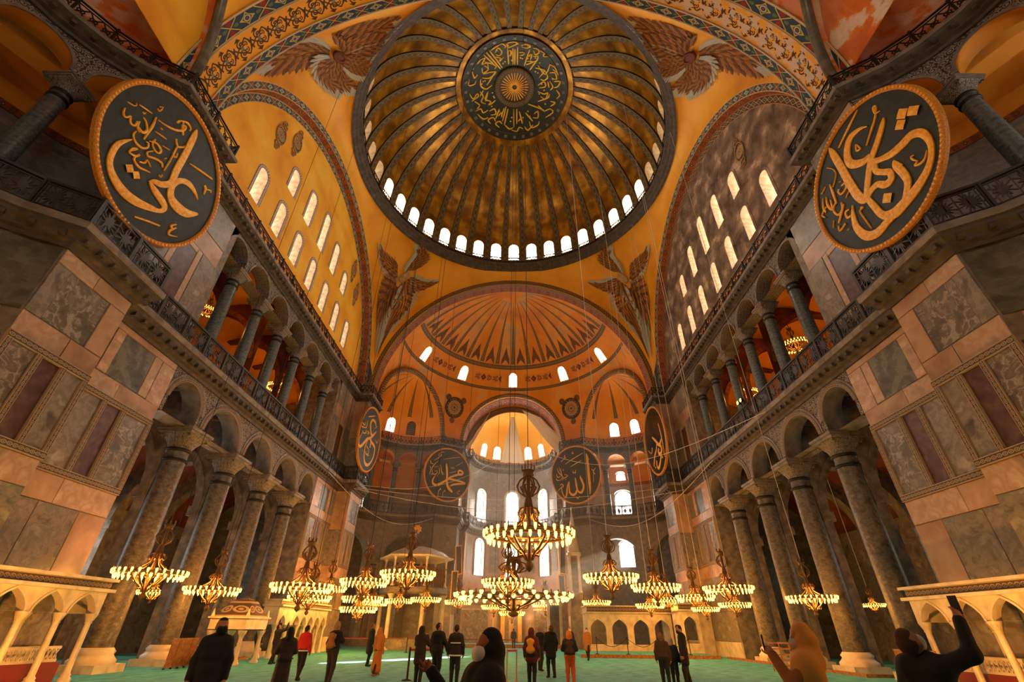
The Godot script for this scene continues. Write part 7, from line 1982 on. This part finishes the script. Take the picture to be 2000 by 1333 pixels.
# ---------------------------------------------------------------- people: smooth-joined tapered bones meshed as surface nets
func surf(bones: Array, cell: float, k: float) -> MB:
	var lo := Vector3.ONE * 1e9; var hi := -lo
	for b in bones:
		var r: float = maxf(b[2], b[3]) + k * 0.5 + cell * 2
		lo = lo.min((b[0] as Vector3).min(b[1]) - Vector3.ONE * r); hi = hi.max((b[0] as Vector3).max(b[1]) + Vector3.ONE * r)
	var nx := int((hi.x - lo.x) / cell) + 2; var ny := int((hi.y - lo.y) / cell) + 2; var nz := int((hi.z - lo.z) / cell) + 2
	var f := PackedFloat32Array()
	f.resize(nx * ny * nz)
	f.fill(1.0)
	for b in bones:
		var a: Vector3 = b[0]; var ab: Vector3 = b[1] - b[0]
		var ra: float = b[2]; var dr: float = b[3] - b[2]
		var l2 := maxf(ab.length_squared(), 1e-9)
		var r := maxf(b[2], b[3]) + k + cell * 2
		var p0 := (((a.min(b[1]) - Vector3.ONE * r) - lo) / cell).max(Vector3.ZERO)
		var p1 := ((a.max(b[1]) + Vector3.ONE * r) - lo) / cell
		var x1 := mini(int(p1.x) + 1, nx - 1); var y1 := mini(int(p1.y) + 1, ny - 1); var z1 := mini(int(p1.z) + 1, nz - 1)
		for y in range(int(p0.y), y1 + 1):
			for z in range(int(p0.z), z1 + 1):
				var row := (y * nz + z) * nx
				for x in range(int(p0.x), x1 + 1):
					var p := lo + Vector3(x, y, z) * cell - a
					var t := clampf(p.dot(ab) / l2, 0.0, 1.0)
					var d := (p - ab * t).length() - ra - dr * t
					var o := f[row + x]
					var h := maxf(k - absf(d - o), 0.0)
					f[row + x] = minf(d, o) - h * h / (4.0 * k)
	var m := MB.new()
	var idx := PackedInt32Array()
	idx.resize(nx * ny * nz)
	idx.fill(-1)
	var st := [1, nz * nx, nx]
	var lim := cell * 1.8
	var pts := PackedVector3Array()
	var cells := PackedInt32Array()
	var offs := [0, 1, nz * nx, nz * nx + 1, nx, nx + 1, nx + nz * nx, nx + nz * nx + 1]
	var cor := [Vector3(0, 0, 0), Vector3(1, 0, 0), Vector3(0, 1, 0), Vector3(1, 1, 0), Vector3(0, 0, 1), Vector3(1, 0, 1), Vector3(0, 1, 1), Vector3(1, 1, 1)]
	var ed := [[0, 1], [2, 3], [4, 5], [6, 7], [0, 2], [1, 3], [4, 6], [5, 7], [0, 4], [1, 5], [2, 6], [3, 7]]
	for y in ny - 1:
		for z in nz - 1:
			var row := (y * nz + z) * nx
			for x in nx - 1:
				var c := row + x
				if absf(f[c]) > lim: continue
				var neg := 0
				for q in 8:
					if f[c + offs[q]] < 0.0: neg += 1
				if neg == 0 or neg == 8: continue
				var s := Vector3.ZERO; var n := 0
				for e in ed:
					var va := f[c + offs[e[0]]]; var vb := f[c + offs[e[1]]]
					if (va < 0.0) != (vb < 0.0):
						s += (cor[e[0]] as Vector3).lerp(cor[e[1]], va / (va - vb)); n += 1
				idx[c] = pts.size()
				cells.append(c)
				pts.append(lo + (Vector3(x, y, z) + s / n) * cell)
	var tri := PackedInt32Array()
	for c in cells:
		var f0 := f[c] < 0.0
		for ax in 3:
			var d1: int = st[ax]
			if (f[c + d1] < 0.0) == f0: continue
			var u: int = st[(ax + 1) % 3]; var w: int = st[(ax + 2) % 3]
			if c - u - w < 0: continue
			var q0 := idx[c]; var q1 := idx[c - u]; var q2 := idx[c - u - w]; var q3 := idx[c - w]
			if q1 < 0 or q2 < 0 or q3 < 0: continue
			if f0: tri.append_array([q0, q2, q1, q0, q3, q2])
			else: tri.append_array([q0, q1, q2, q0, q2, q3])
	var nn := PackedVector3Array(); nn.resize(pts.size())
	for q in range(0, tri.size(), 3):
		var a := pts[tri[q]]; var b := pts[tri[q + 1]]; var c := pts[tri[q + 2]]
		var w := (c - a).cross(b - a)
		nn[tri[q]] += w; nn[tri[q + 1]] += w; nn[tri[q + 2]] += w
	for q in pts.size():
		m.n.append(nn[q].normalized()); m.u.append(Vector2.ZERO)
	m.v = pts; m.i = tri
	return m

func fingers(m: MB, w: Vector3, h: Vector3, curl: float, palm: Vector3, right: float, point := false):
	# w wrist, h end of palm; palm = direction the palm faces
	var d := (h - w).normalized()
	var pn := (palm - d * palm.dot(d)).normalized()
	var s := d.cross(pn) * right
	for k in 4:
		var b := h + s * (0.03 - 0.02 * k)
		var L: float = [0.07, 0.08, 0.075, 0.06][k]
		var c := curl * (0.7 if k == 0 else 1.0)
		if point: c = 0.08 if k == 0 else 1.25
		var d2 := (d * cos(c * 0.6) + pn * sin(c * 0.6)); var d3 := (d * cos(c * 1.3) + pn * sin(c * 1.3)); var d4 := (d * cos(c * 2.0) + pn * sin(c * 2.0))
		m.tube([b - d * 0.03, b, b + d2 * L * 0.45, b + d2 * L * 0.45 + d3 * L * 0.35, b + d2 * L * 0.45 + d3 * L * 0.35 + d4 * L * 0.25], [0.009, 0.0095, 0.009, 0.0085, 0.005], 6)
	var tb := w + (h - w) * 0.35 + s * 0.03
	m.tube([tb, tb + s * 0.025 + d * 0.03, tb + s * 0.035 + d * 0.06 + pn * 0.015, tb + s * 0.03 + d * 0.085 + pn * 0.02], [0.013, 0.012, 0.01, 0.006], 6)

const ARM := {"down": [Vector3(0.25, 1.14, -0.03), Vector3(0.26, 0.9, 0.05)], "phone": [Vector3(0.25, 1.2, 0.16), Vector3(0.09, 1.46, 0.3)], "fold": [Vector3(0.26, 1.15, 0.02), Vector3(0.08, 1.12, 0.22)], "up": [Vector3(0.34, 1.5, 0.16), Vector3(0.3, 1.76, 0.26)], "swing": [Vector3(0.28, 1.16, 0.02), Vector3(0.33, 0.92, 0.1)], "fwd": [Vector3(0.24, 1.14, 0.14), Vector3(0.16, 1.22, 0.4)], "point": [Vector3(0.36, 1.2, 0.17), Vector3(0.4, 1.43, 0.36)], "strap": [Vector3(0.27, 1.2, 0.05), Vector3(0.14, 1.34, 0.17)]}
func cm(c: Color, rough := 0.85) -> Material:
	var k := "c_" + c.to_html()
	if not M.has(k): M[k] = plain(c, rough)
	return M[k]

func person(c: Dictionary) -> Node3D:
	var o := node("person", c.at, c.turn)
	var s: float = c.h / 1.75
	o.scale = Vector3.ONE * s
	tag(o, c.label, "person", "visitors")
	var near: bool = c.get("near", false)
	var cb := 0.017 if near else 0.028
	var ch := 0.009 if near else 0.017
	var st: float = c.get("stride", 0.04)
	var la: Array = ARM[c.get("l", "down")]; var ra: Array = ARM[c.get("r", "down")]
	var hp: float = c.get("look", 0.0)
	var hy: float = c.get("yaw", 0.0)
	var hb := Basis(Vector3.UP, hy) * Basis(Vector3.RIGHT, -hp)
	var nk := Vector3(0, 1.5, 0)
	var H := func(p: Vector3) -> Vector3: return nk + hb * (p - nk)
	var torso := [[Vector3(-0.1, 1.37, -0.01), Vector3(0.1, 1.37, -0.01), 0.105, 0.105], [Vector3(-0.07, 1.22, 0.0), Vector3(0.07, 1.22, 0.0), 0.11, 0.11], [Vector3(-0.06, 1.06, 0.0), Vector3(0.06, 1.06, 0.0), 0.105, 0.105]]
	var hips := [[Vector3(-0.075, 0.95, -0.01), Vector3(0.075, 0.95, -0.01), 0.11, 0.11]]
	var legs := []; var shoes := []; var arms := []; var hands := []
	for sg in [-1.0, 1.0]:
		var kn := Vector3(0.1 * sg, 0.5, 0.03 + st * sg * 0.6); var an := Vector3(0.1 * sg, 0.09, -0.02 + st * sg * 1.6)
		if c.get("crouch", false):
			kn = Vector3(0.12 * sg, 0.98, 0.36); an = Vector3(0.11 * sg, 0.6, 0.14)
		legs.append([Vector3(0.09 * sg, 0.92, 0), kn, 0.085, 0.058]); legs.append([kn, an, 0.056, 0.038])
		shoes.append([an + Vector3(0, -0.02, -0.03), an + Vector3(0.01 * sg, -0.045, 0.14), 0.048, 0.038])
		var e: Array = la if sg < 0 else ra
		# person's own right hand lies at -x when facing +z
		var el: Vector3 = e[0] * Vector3(sg, 1, 1); var wr: Vector3 = e[1] * Vector3(sg, 1, 1)
		arms.append([Vector3(0.175 * sg, 1.4, -0.01), el, 0.055, 0.043]); arms.append([el, wr, 0.042, 0.03])
		var hd := (wr - el).normalized()
		hands.append([wr, wr + hd * 0.07, 0.03, 0.034, sg])
	var head := [[H.call(Vector3(0, 1.6, -0.012)), H.call(Vector3(0, 1.655, -0.012)), 0.088, 0.09], [H.call(Vector3(0, 1.56, 0.03)), H.call(Vector3(0, 1.545, 0.045)), 0.06, 0.05], [Vector3(0, 1.42, -0.015), H.call(Vector3(0, 1.55, -0.01)), 0.058, 0.055], [H.call(Vector3(0, 1.615, 0.082)), H.call(Vector3(0, 1.585, 0.1)), 0.012, 0.016]]
	for sg in [-1.0, 1.0]:
		head.append([H.call(Vector3(0.088 * sg, 1.61, -0.01)), H.call(Vector3(0.088 * sg, 1.585, -0.008)), 0.016, 0.013]); head.append([H.call(Vector3(0.02 * sg, 1.632, 0.078)), H.call(Vector3(0.05 * sg, 1.632, 0.066)), 0.012, 0.012])
	head.append([H.call(Vector3(-0.02, 1.55, 0.088)), H.call(Vector3(0.02, 1.55, 0.088)), 0.011, 0.011])
	var body := surf(torso + hips + legs + arms + hands, cb, 0.05)
	var hm := surf(head, ch, 0.025)
	body.add(hm, Transform3D.IDENTITY)
	for h in hands: fingers(body, h[0], h[1], c.get("curl", 0.5), Vector3(-h[4], 0, 0.3), h[4], c.get("l", "") == "point" and h[4] < 0)
	put(body, "body", cm(c.get("skin", C8(176, 118, 86)), 0.6), o)
	var eyes := MB.new()
	for sg in [-1.0, 1.0]: eyes.lathe([Vector2(0, -0.011), Vector2(0.01, -0.006), Vector2(0.012, 0), Vector2(0.01, 0.006), Vector2(0, 0.011)], 8, H.call(Vector3(0.034 * sg, 1.612, 0.074)))
	put(eyes, "eyes", cm(C8(30, 22, 18), 0.3), o)
	var inf := func(list: Array, d: float) -> Array:
		var out := []
		for b in list: out.append([b[0], b[1], b[2] + d, b[3] + d])
		return out
	put(surf(inf.call(hips, 0.018) + inf.call(legs, 0.02), cb, 0.045), "trousers", cm(c.trousers), o)
	for b in shoes: put(surf([b], cb * 0.8, 0.02), "shoe", cm(c.get("shoes", C8(22, 20, 20))), o)
	var jk: Array = inf.call(torso, 0.028) + inf.call(arms, 0.022) + [[Vector3(-0.05, 1.46, -0.01), Vector3(0.05, 1.46, -0.01), 0.065, 0.065]]
	var hem: float = c.get("hem", 0.93)
	jk += [[Vector3(-0.075, 1.0, 0), Vector3(-0.085, hem, 0), 0.125, 0.12 + 0.05 * maxf(0.0, 0.95 - hem)], [Vector3(0.075, 1.0, 0), Vector3(0.085, hem, 0), 0.125, 0.12 + 0.05 * maxf(0.0, 0.95 - hem)]]
	var jn := put(surf(jk, cb, 0.05), c.get("top", "jacket"), cm(c.jacket), o)
	if c.has("stripe"):
		var sm := MB.new()
		sm.lathe([Vector2(0.225, 0), Vector2(0.228, 0.02), Vector2(0.225, 0.04)], 20, Vector3(0, hem - 0.02, 0), Basis.from_scale(Vector3(1, 1, 0.72)))
		if c.get("two", false): sm.lathe([Vector2(0.225, 0), Vector2(0.228, 0.02), Vector2(0.225, 0.03)], 20, Vector3(0, 1.2, 0), Basis.from_scale(Vector3(1, 1, 0.72)))
		put(sm, "hem_stripe", cm(c.stripe), jn)
	match c.get("hair", "short"):
		"short": put(surf([[H.call(Vector3(0, 1.645, -0.035)), H.call(Vector3(0, 1.672, -0.012)), 0.091, 0.082], [H.call(Vector3(0, 1.6, -0.052)), H.call(Vector3(0, 1.565, -0.05)), 0.072, 0.05]], ch, 0.03), "hair", cm(c.get("hairc", C8(30, 24, 20))), o)
		"hat": put(surf([[H.call(Vector3(0, 1.655, -0.015)), H.call(Vector3(0, 1.69, -0.015)), 0.105, 0.088], [H.call(Vector3(0, 1.62, -0.04)), H.call(Vector3(0, 1.6, -0.045)), 0.09, 0.08]], ch, 0.03), "knit_hat", cm(c.get("hairc", C8(150, 120, 80))), o)
		"bob": put(surf([[H.call(Vector3(0, 1.655, -0.02)), H.call(Vector3(0, 1.66, -0.01)), 0.105, 0.1], [H.call(Vector3(-0.05, 1.6, -0.04)), H.call(Vector3(-0.06, 1.5, -0.035)), 0.07, 0.06], [H.call(Vector3(0.05, 1.6, -0.04)), H.call(Vector3(0.06, 1.5, -0.035)), 0.07, 0.06], [H.call(Vector3(0, 1.6, -0.06)), H.call(Vector3(0, 1.5, -0.06)), 0.07, 0.06]], ch, 0.04), "hair", cm(c.get("hairc", C8(150, 90, 44))), o)
		"hood": put(surf([[H.call(Vector3(0, 1.63, -0.035)), H.call(Vector3(0, 1.67, -0.025)), 0.11, 0.105], [H.call(Vector3(0, 1.6, -0.05)), Vector3(0, 1.46, -0.05), 0.105, 0.11], [Vector3(-0.08, 1.44, -0.01), Vector3(0.08, 1.44, -0.01), 0.09, 0.09]], ch, 0.04), "hood", cm(c.get("hairc", C8(24, 20, 20))), o)
		"veil": put(surf([[H.call(Vector3(0, 1.625, -0.05)), H.call(Vector3(0, 1.68, -0.04)), 0.116, 0.1], [H.call(Vector3(0, 1.57, -0.065)), Vector3(0, 1.42, -0.04), 0.112, 0.15], [Vector3(-0.14, 1.38, 0), Vector3(0.14, 1.38, 0), 0.14, 0.14], [Vector3(-0.13, 1.28, 0.02), Vector3(0.13, 1.28, 0.02), 0.15, 0.15], [Vector3(-0.1, 1.28, -0.03), Vector3(-0.1, 1.0, -0.04), 0.12, 0.13], [Vector3(0.1, 1.28, -0.03), Vector3(0.1, 1.0, -0.04), 0.12, 0.13], [H.call(Vector3(0, 1.51, -0.01)), Vector3(0, 1.42, 0.03), 0.07, 0.11]], ch, 0.05), "head_scarf", cm(c.get("hairc", C8(24, 20, 20))), o)
	if c.has("mask"): put(surf([[H.call(Vector3(-0.03, 1.575, 0.06)), H.call(Vector3(0.03, 1.575, 0.06)), 0.055, 0.055], [H.call(Vector3(-0.02, 1.54, 0.055)), H.call(Vector3(0.02, 1.54, 0.055)), 0.052, 0.052]], ch, 0.03), "face_mask", cm(c.mask), o)
	if c.has("pack"):
		var bp := put(surf([[Vector3(-0.08, 1.34, -0.19), Vector3(0.08, 1.34, -0.19), 0.07, 0.07], [Vector3(-0.08, 1.1, -0.2), Vector3(0.08, 1.1, -0.2), 0.085, 0.085], [Vector3(0, 1.36, -0.19), Vector3(0, 1.08, -0.21), 0.09, 0.1]], cb, 0.05), "backpack", cm(c.pack), o)
		var sp := MB.new()
		for sg in [-1.0, 1.0]: sp.tube([Vector3(0.1 * sg, 1.36, -0.16), Vector3(0.12 * sg, 1.5, -0.02), Vector3(0.12 * sg, 1.36, 0.14), Vector3(0.14 * sg, 1.16, 0.1), Vector3(0.12 * sg, 1.06, -0.14)], 0.018, 6)
		put(sp, "strap", cm((c.pack as Color).lightened(0.3)), bp)
	if c.has("holds"):
		var h: Array = hands[0 if c.holds == "l" else 1]
		var d: Vector3 = ((h[1] as Vector3) - (h[0] as Vector3)).normalized()
		var ph := node("phone", o.transform * ((h[1] as Vector3) + d * 0.05 + Vector3(0, 0.02, 0.02)), c.turn)
		tag(ph, "dark mobile phone held up by " + c.phone, "phone", "phones held up")
		var pm := MB.new(); pm.box(Vector3.ZERO, Vector3(0.075, 0.15, 0.01)); put(pm, "case", M.iron, ph)
		pm = MB.new(); pm.box(Vector3(0, 0, -0.006), Vector3(0.066, 0.135, 0.002)); put(pm, "screen", cm(C8(60, 66, 74), 0.15), ph)
	return o

func people():
	var bk := C8(24, 22, 24); var dk := C8(36, 33, 34); var nv := C8(26, 28, 36)
	var P := [
		{"label": "man in a long black coat with mask, foreground left", "at": Vector3(-4.77, 0, 19.5), "turn": 0.45, "h": 1.74, "jacket": bk, "trousers": bk, "hem": 0.45, "mask": bk, "near": true, "yaw": 0.25},
		{"label": "slim figure in brown walking away by the left kiosk", "at": Vector3(-14.0, 0, -1.6), "turn": 2.7, "h": 1.74, "jacket": C8(52, 36, 28), "trousers": C8(48, 32, 26), "stride": 0.12},
		{"label": "person in black taking a photo with both arms raised, left", "at": Vector3(-12.1, 0, 0.4), "turn": 2.6, "h": 1.76, "jacket": bk, "trousers": bk, "l": "up", "r": "up", "look": 0.4, "stride": 0.1},
		{"label": "woman in a dark checked coat with black headscarf, left", "at": Vector3(-5.89, 0, 13.9), "turn": 3.6, "h": 1.6, "jacket": C8(48, 36, 30), "trousers": bk, "hem": 0.35, "hair": "hood", "hairc": bk, "l": "fold", "r": "fold"},
		{"label": "person in a bright red jacket and black trousers", "at": Vector3(-7.46, 0, 8.6), "turn": 2.9, "h": 1.68, "jacket": C8(196, 30, 26), "trousers": bk, "stripe": C8(220, 210, 200), "stride": 0.1},
		{"label": "man with beige knit hat and tan backpack seen from behind", "at": Vector3(-5.9, 0, 10.0), "turn": 2.8, "h": 1.78, "jacket": bk, "trousers": C8(44, 34, 30), "hair": "hat", "pack": C8(150, 96, 52), "l": "strap"},
		{"label": "man in black with camera standing behind the tan-robed woman", "at": Vector3(-6.97, 0, 1.2), "turn": 2.2, "h": 1.84, "jacket": bk, "trousers": bk, "hem": 0.6, "r": "fold", "hairc": C8(120, 70, 40)},
		{"label": "woman in a long tan robe with tan headscarf", "at": Vector3(-5.3, 0, 6.2), "turn": 2.5, "h": 1.62, "jacket": C8(196, 112, 44), "trousers": C8(50, 34, 24), "hem": 0.22, "hair": "veil", "hairc": C8(206, 128, 54), "stride": 0.12, "shoes": C8(190, 110, 80)},
		{"label": "crouching dark figure beside the left platform", "at": Vector3(-13.2, -0.5, -4.2), "turn": 2.4, "h": 1.7, "jacket": bk, "trousers": bk, "hem": 0.9, "crouch": true, "l": "fwd", "r": "fwd"},
		{"label": "distant dark figure standing below the hexagonal lodge", "at": Vector3(-10.4, 0, -25.6), "turn": 3.1, "h": 1.66, "jacket": dk, "trousers": bk},
		{"label": "hooded person in dark coat photographing, left of centre", "at": Vector3(-2.95, 0, 9.9), "turn": 2.9, "h": 1.68, "jacket": C8(40, 26, 24), "trousers": bk, "hem": 0.7, "hair": "hood", "l": "phone", "r": "phone"},
		{"label": "man in a black jacket beside the hooded photographer", "at": Vector3(-2.45, 0, 9.3), "turn": 2.8, "h": 1.8, "jacket": bk, "trousers": bk, "l": "swing", "yaw": -0.5},
		{"label": "man in a black jacket with white stripes at hem, back view", "at": Vector3(-1.74, 0, 9.95), "turn": 3.1, "h": 1.74, "jacket": bk, "trousers": bk, "hem": 0.86, "stripe": C8(214, 208, 204), "two": true},
		{"label": "foreground woman with black headscarf and white mask, in profile", "at": Vector3(-0.02, 0, 24.2), "turn": -1.15, "h": 1.6, "jacket": bk, "trousers": bk, "hem": 0.4, "hair": "veil", "hairc": C8(20, 18, 19), "mask": C8(226, 214, 206), "near": true, "look": 0.12, "l": "point", "skin": C8(170, 96, 62)},
		{"label": "person in a maroon hooded jacket with yellow backpack", "at": Vector3(0.85, 0, 10.1), "turn": 2.9, "h": 1.66, "jacket": C8(84, 30, 26), "trousers": bk, "hair": "hood", "hairc": C8(74, 28, 24), "pack": C8(206, 140, 40), "hem": 0.8},
		{"label": "photographer in black behind the maroon jacket", "at": Vector3(1.5, 0, 3.0), "turn": 2.4, "h": 1.76, "jacket": bk, "trousers": dk, "r": "phone", "l": "phone", "hairc": C8(150, 130, 110)},
		{"label": "tall man in a black coat looking up, right of centre", "at": Vector3(1.75, 0, 6.5), "turn": 3.5, "h": 1.8, "jacket": bk, "trousers": bk, "hem": 0.72, "look": 0.5, "hairc": C8(90, 64, 44)},
		{"label": "woman with short blond hair, small backpack and orange trousers", "at": Vector3(2.15, 0, 9.95), "turn": 3.1, "h": 1.6, "jacket": nv, "trousers": C8(190, 84, 36), "hair": "bob", "hairc": C8(196, 118, 50), "pack": C8(62, 40, 34), "l": "fold", "r": "fold"},
		{"label": "masked person in a tan coat walking toward the viewer", "at": Vector3(5.0, 0, -6.2), "turn": -0.5, "h": 1.76, "jacket": C8(170, 112, 56), "trousers": bk, "hem": 0.6, "mask": C8(214, 206, 198), "stride": 0.16},
		{"label": "masked person in dark clothes by the pulpit", "at": Vector3(4.05, 0, -7.6), "turn": 0.1, "h": 1.8, "jacket": dk, "trousers": bk, "mask": C8(206, 200, 194)},
		{"label": "distant dark figure in front of the apse step", "at": Vector3(0.3, 0, -25.9), "turn": 3.1, "h": 1.72, "jacket": dk, "trousers": bk},
		{"label": "person in an olive quilted jacket with knit hat, right", "at": Vector3(5.3, 0, 10.0), "turn": 2.9, "h": 1.56, "jacket": C8(66, 48, 34), "trousers": bk, "hair": "hat", "hairc": C8(120, 84, 50)},
		{"label": "tall masked man bending his head between two women, right", "at": Vector3(6.05, 0, 9.9), "turn": -1.9, "h": 1.82, "jacket": bk, "trousers": bk, "hem": 0.7, "look": -0.5, "mask": bk},
		{"label": "grey-haired short woman in dark jacket between the couple, right", "at": Vector3(5.75, 0, 9.55), "turn": 2.6, "h": 1.42, "jacket": nv, "trousers": bk, "hair": "bob", "hairc": C8(176, 160, 140)},
		{"label": "woman in an ochre headscarf holding up a phone, near right", "at": Vector3(3.25, 0, 22.9), "turn": -2.1, "h": 1.68, "jacket": C8(150, 92, 40), "trousers": bk, "hem": 0.5, "hair": "veil", "hairc": C8(206, 142, 66), "near": true, "r": "phone", "holds": "r", "phone": "the ochre-scarfed woman", "mask": C8(190, 170, 150)},
		{"label": "man in black hooded jacket leaning back with raised arm, near right", "at": Vector3(3.95, 0, 23.6), "turn": 1.9, "h": 1.7, "jacket": C8(22, 20, 22), "trousers": bk, "look": 0.75, "mask": C8(206, 200, 194), "near": true, "l": "up", "holds": "l", "phone": "the man with the raised arm", "hairc": C8(74, 44, 30)},
	]
	for c in P: person(c)

# ---------------------------------------------------------------- scene
const WEST := 0.5
const NEAR_R := 5.0  # daylight added at unseen near right exedra windows to brighten the left pier
func _ready():
	var cam := Camera3D.new()
	cam.name = "camera"
	cam.basis = Basis(Vector3.UP, 0.0071) * Basis(Vector3.RIGHT, 0.5690) * Basis(Vector3.BACK, 0.0105)
	cam.position = Vector3(0.2075, 1.6035, 28.65)
	cam.fov = 74.13
	cam.near = 0.05
	cam.far = 300.0
	cam.keep_aspect = Camera3D.KEEP_HEIGHT
	add_child(cam)
	cam.current = true
	var we := WorldEnvironment.new()
	var env := Environment.new()
	env.background_mode = Environment.BG_COLOR
	env.background_color = Color(0.92, 0.95, 1.0)
	env.background_energy_multiplier = 4.0
	env.tonemap_mode = Environment.TONE_MAPPER_LINEAR
	env.tonemap_exposure = 1.6
	env.sdfgi_enabled = true
	env.ssao_enabled = true
	env.ssil_enabled = true
	env.volumetric_fog_enabled = true
	env.volumetric_fog_density = 0.0
	we.environment = env
	add_child(we)
	var sun := DirectionalLight3D.new()
	sun.name = "sun"
	sun.light_color = Color(1.0, 0.93, 0.82)
	sun.light_energy = 24.0
	sun.light_angular_distance = 0.6
	sun.shadow_enabled = true
	add_child(sun)
	sun.look_at_from_position(Vector3.ZERO, Vector3(-22.4, -10.3, 30.5))
	make_mats()
	floors()
	dome()
	pendentives()
	great_arches()
	tympana()
	cornices()
	piers()
	sides()
	for sx in [1.0, -1.0]:
		for sz in [1.0, -1.0]: exedra(sx, sz)
	half_dome(1.0)
	half_dome(-1.0)
	apse()
	west_wall()
	block_light_leaks()
	roundels()
	chandeliers()
	furniture()
	uplights()
	people()
	# haze of dust and breath at the far end, lit by the windows and lamps
	var fv := FogVolume.new()
	fv.name = "haze"
	fv.size = Vector3(29, 21, 22)
	fv.position = Vector3(0, 10.6, -26)
	var fm := FogMaterial.new()
	fm.density = 0.009
	fm.albedo = Color(1, 0.96, 0.9)
	fv.material = fm
	add_child(fv)
	stuff(fv)
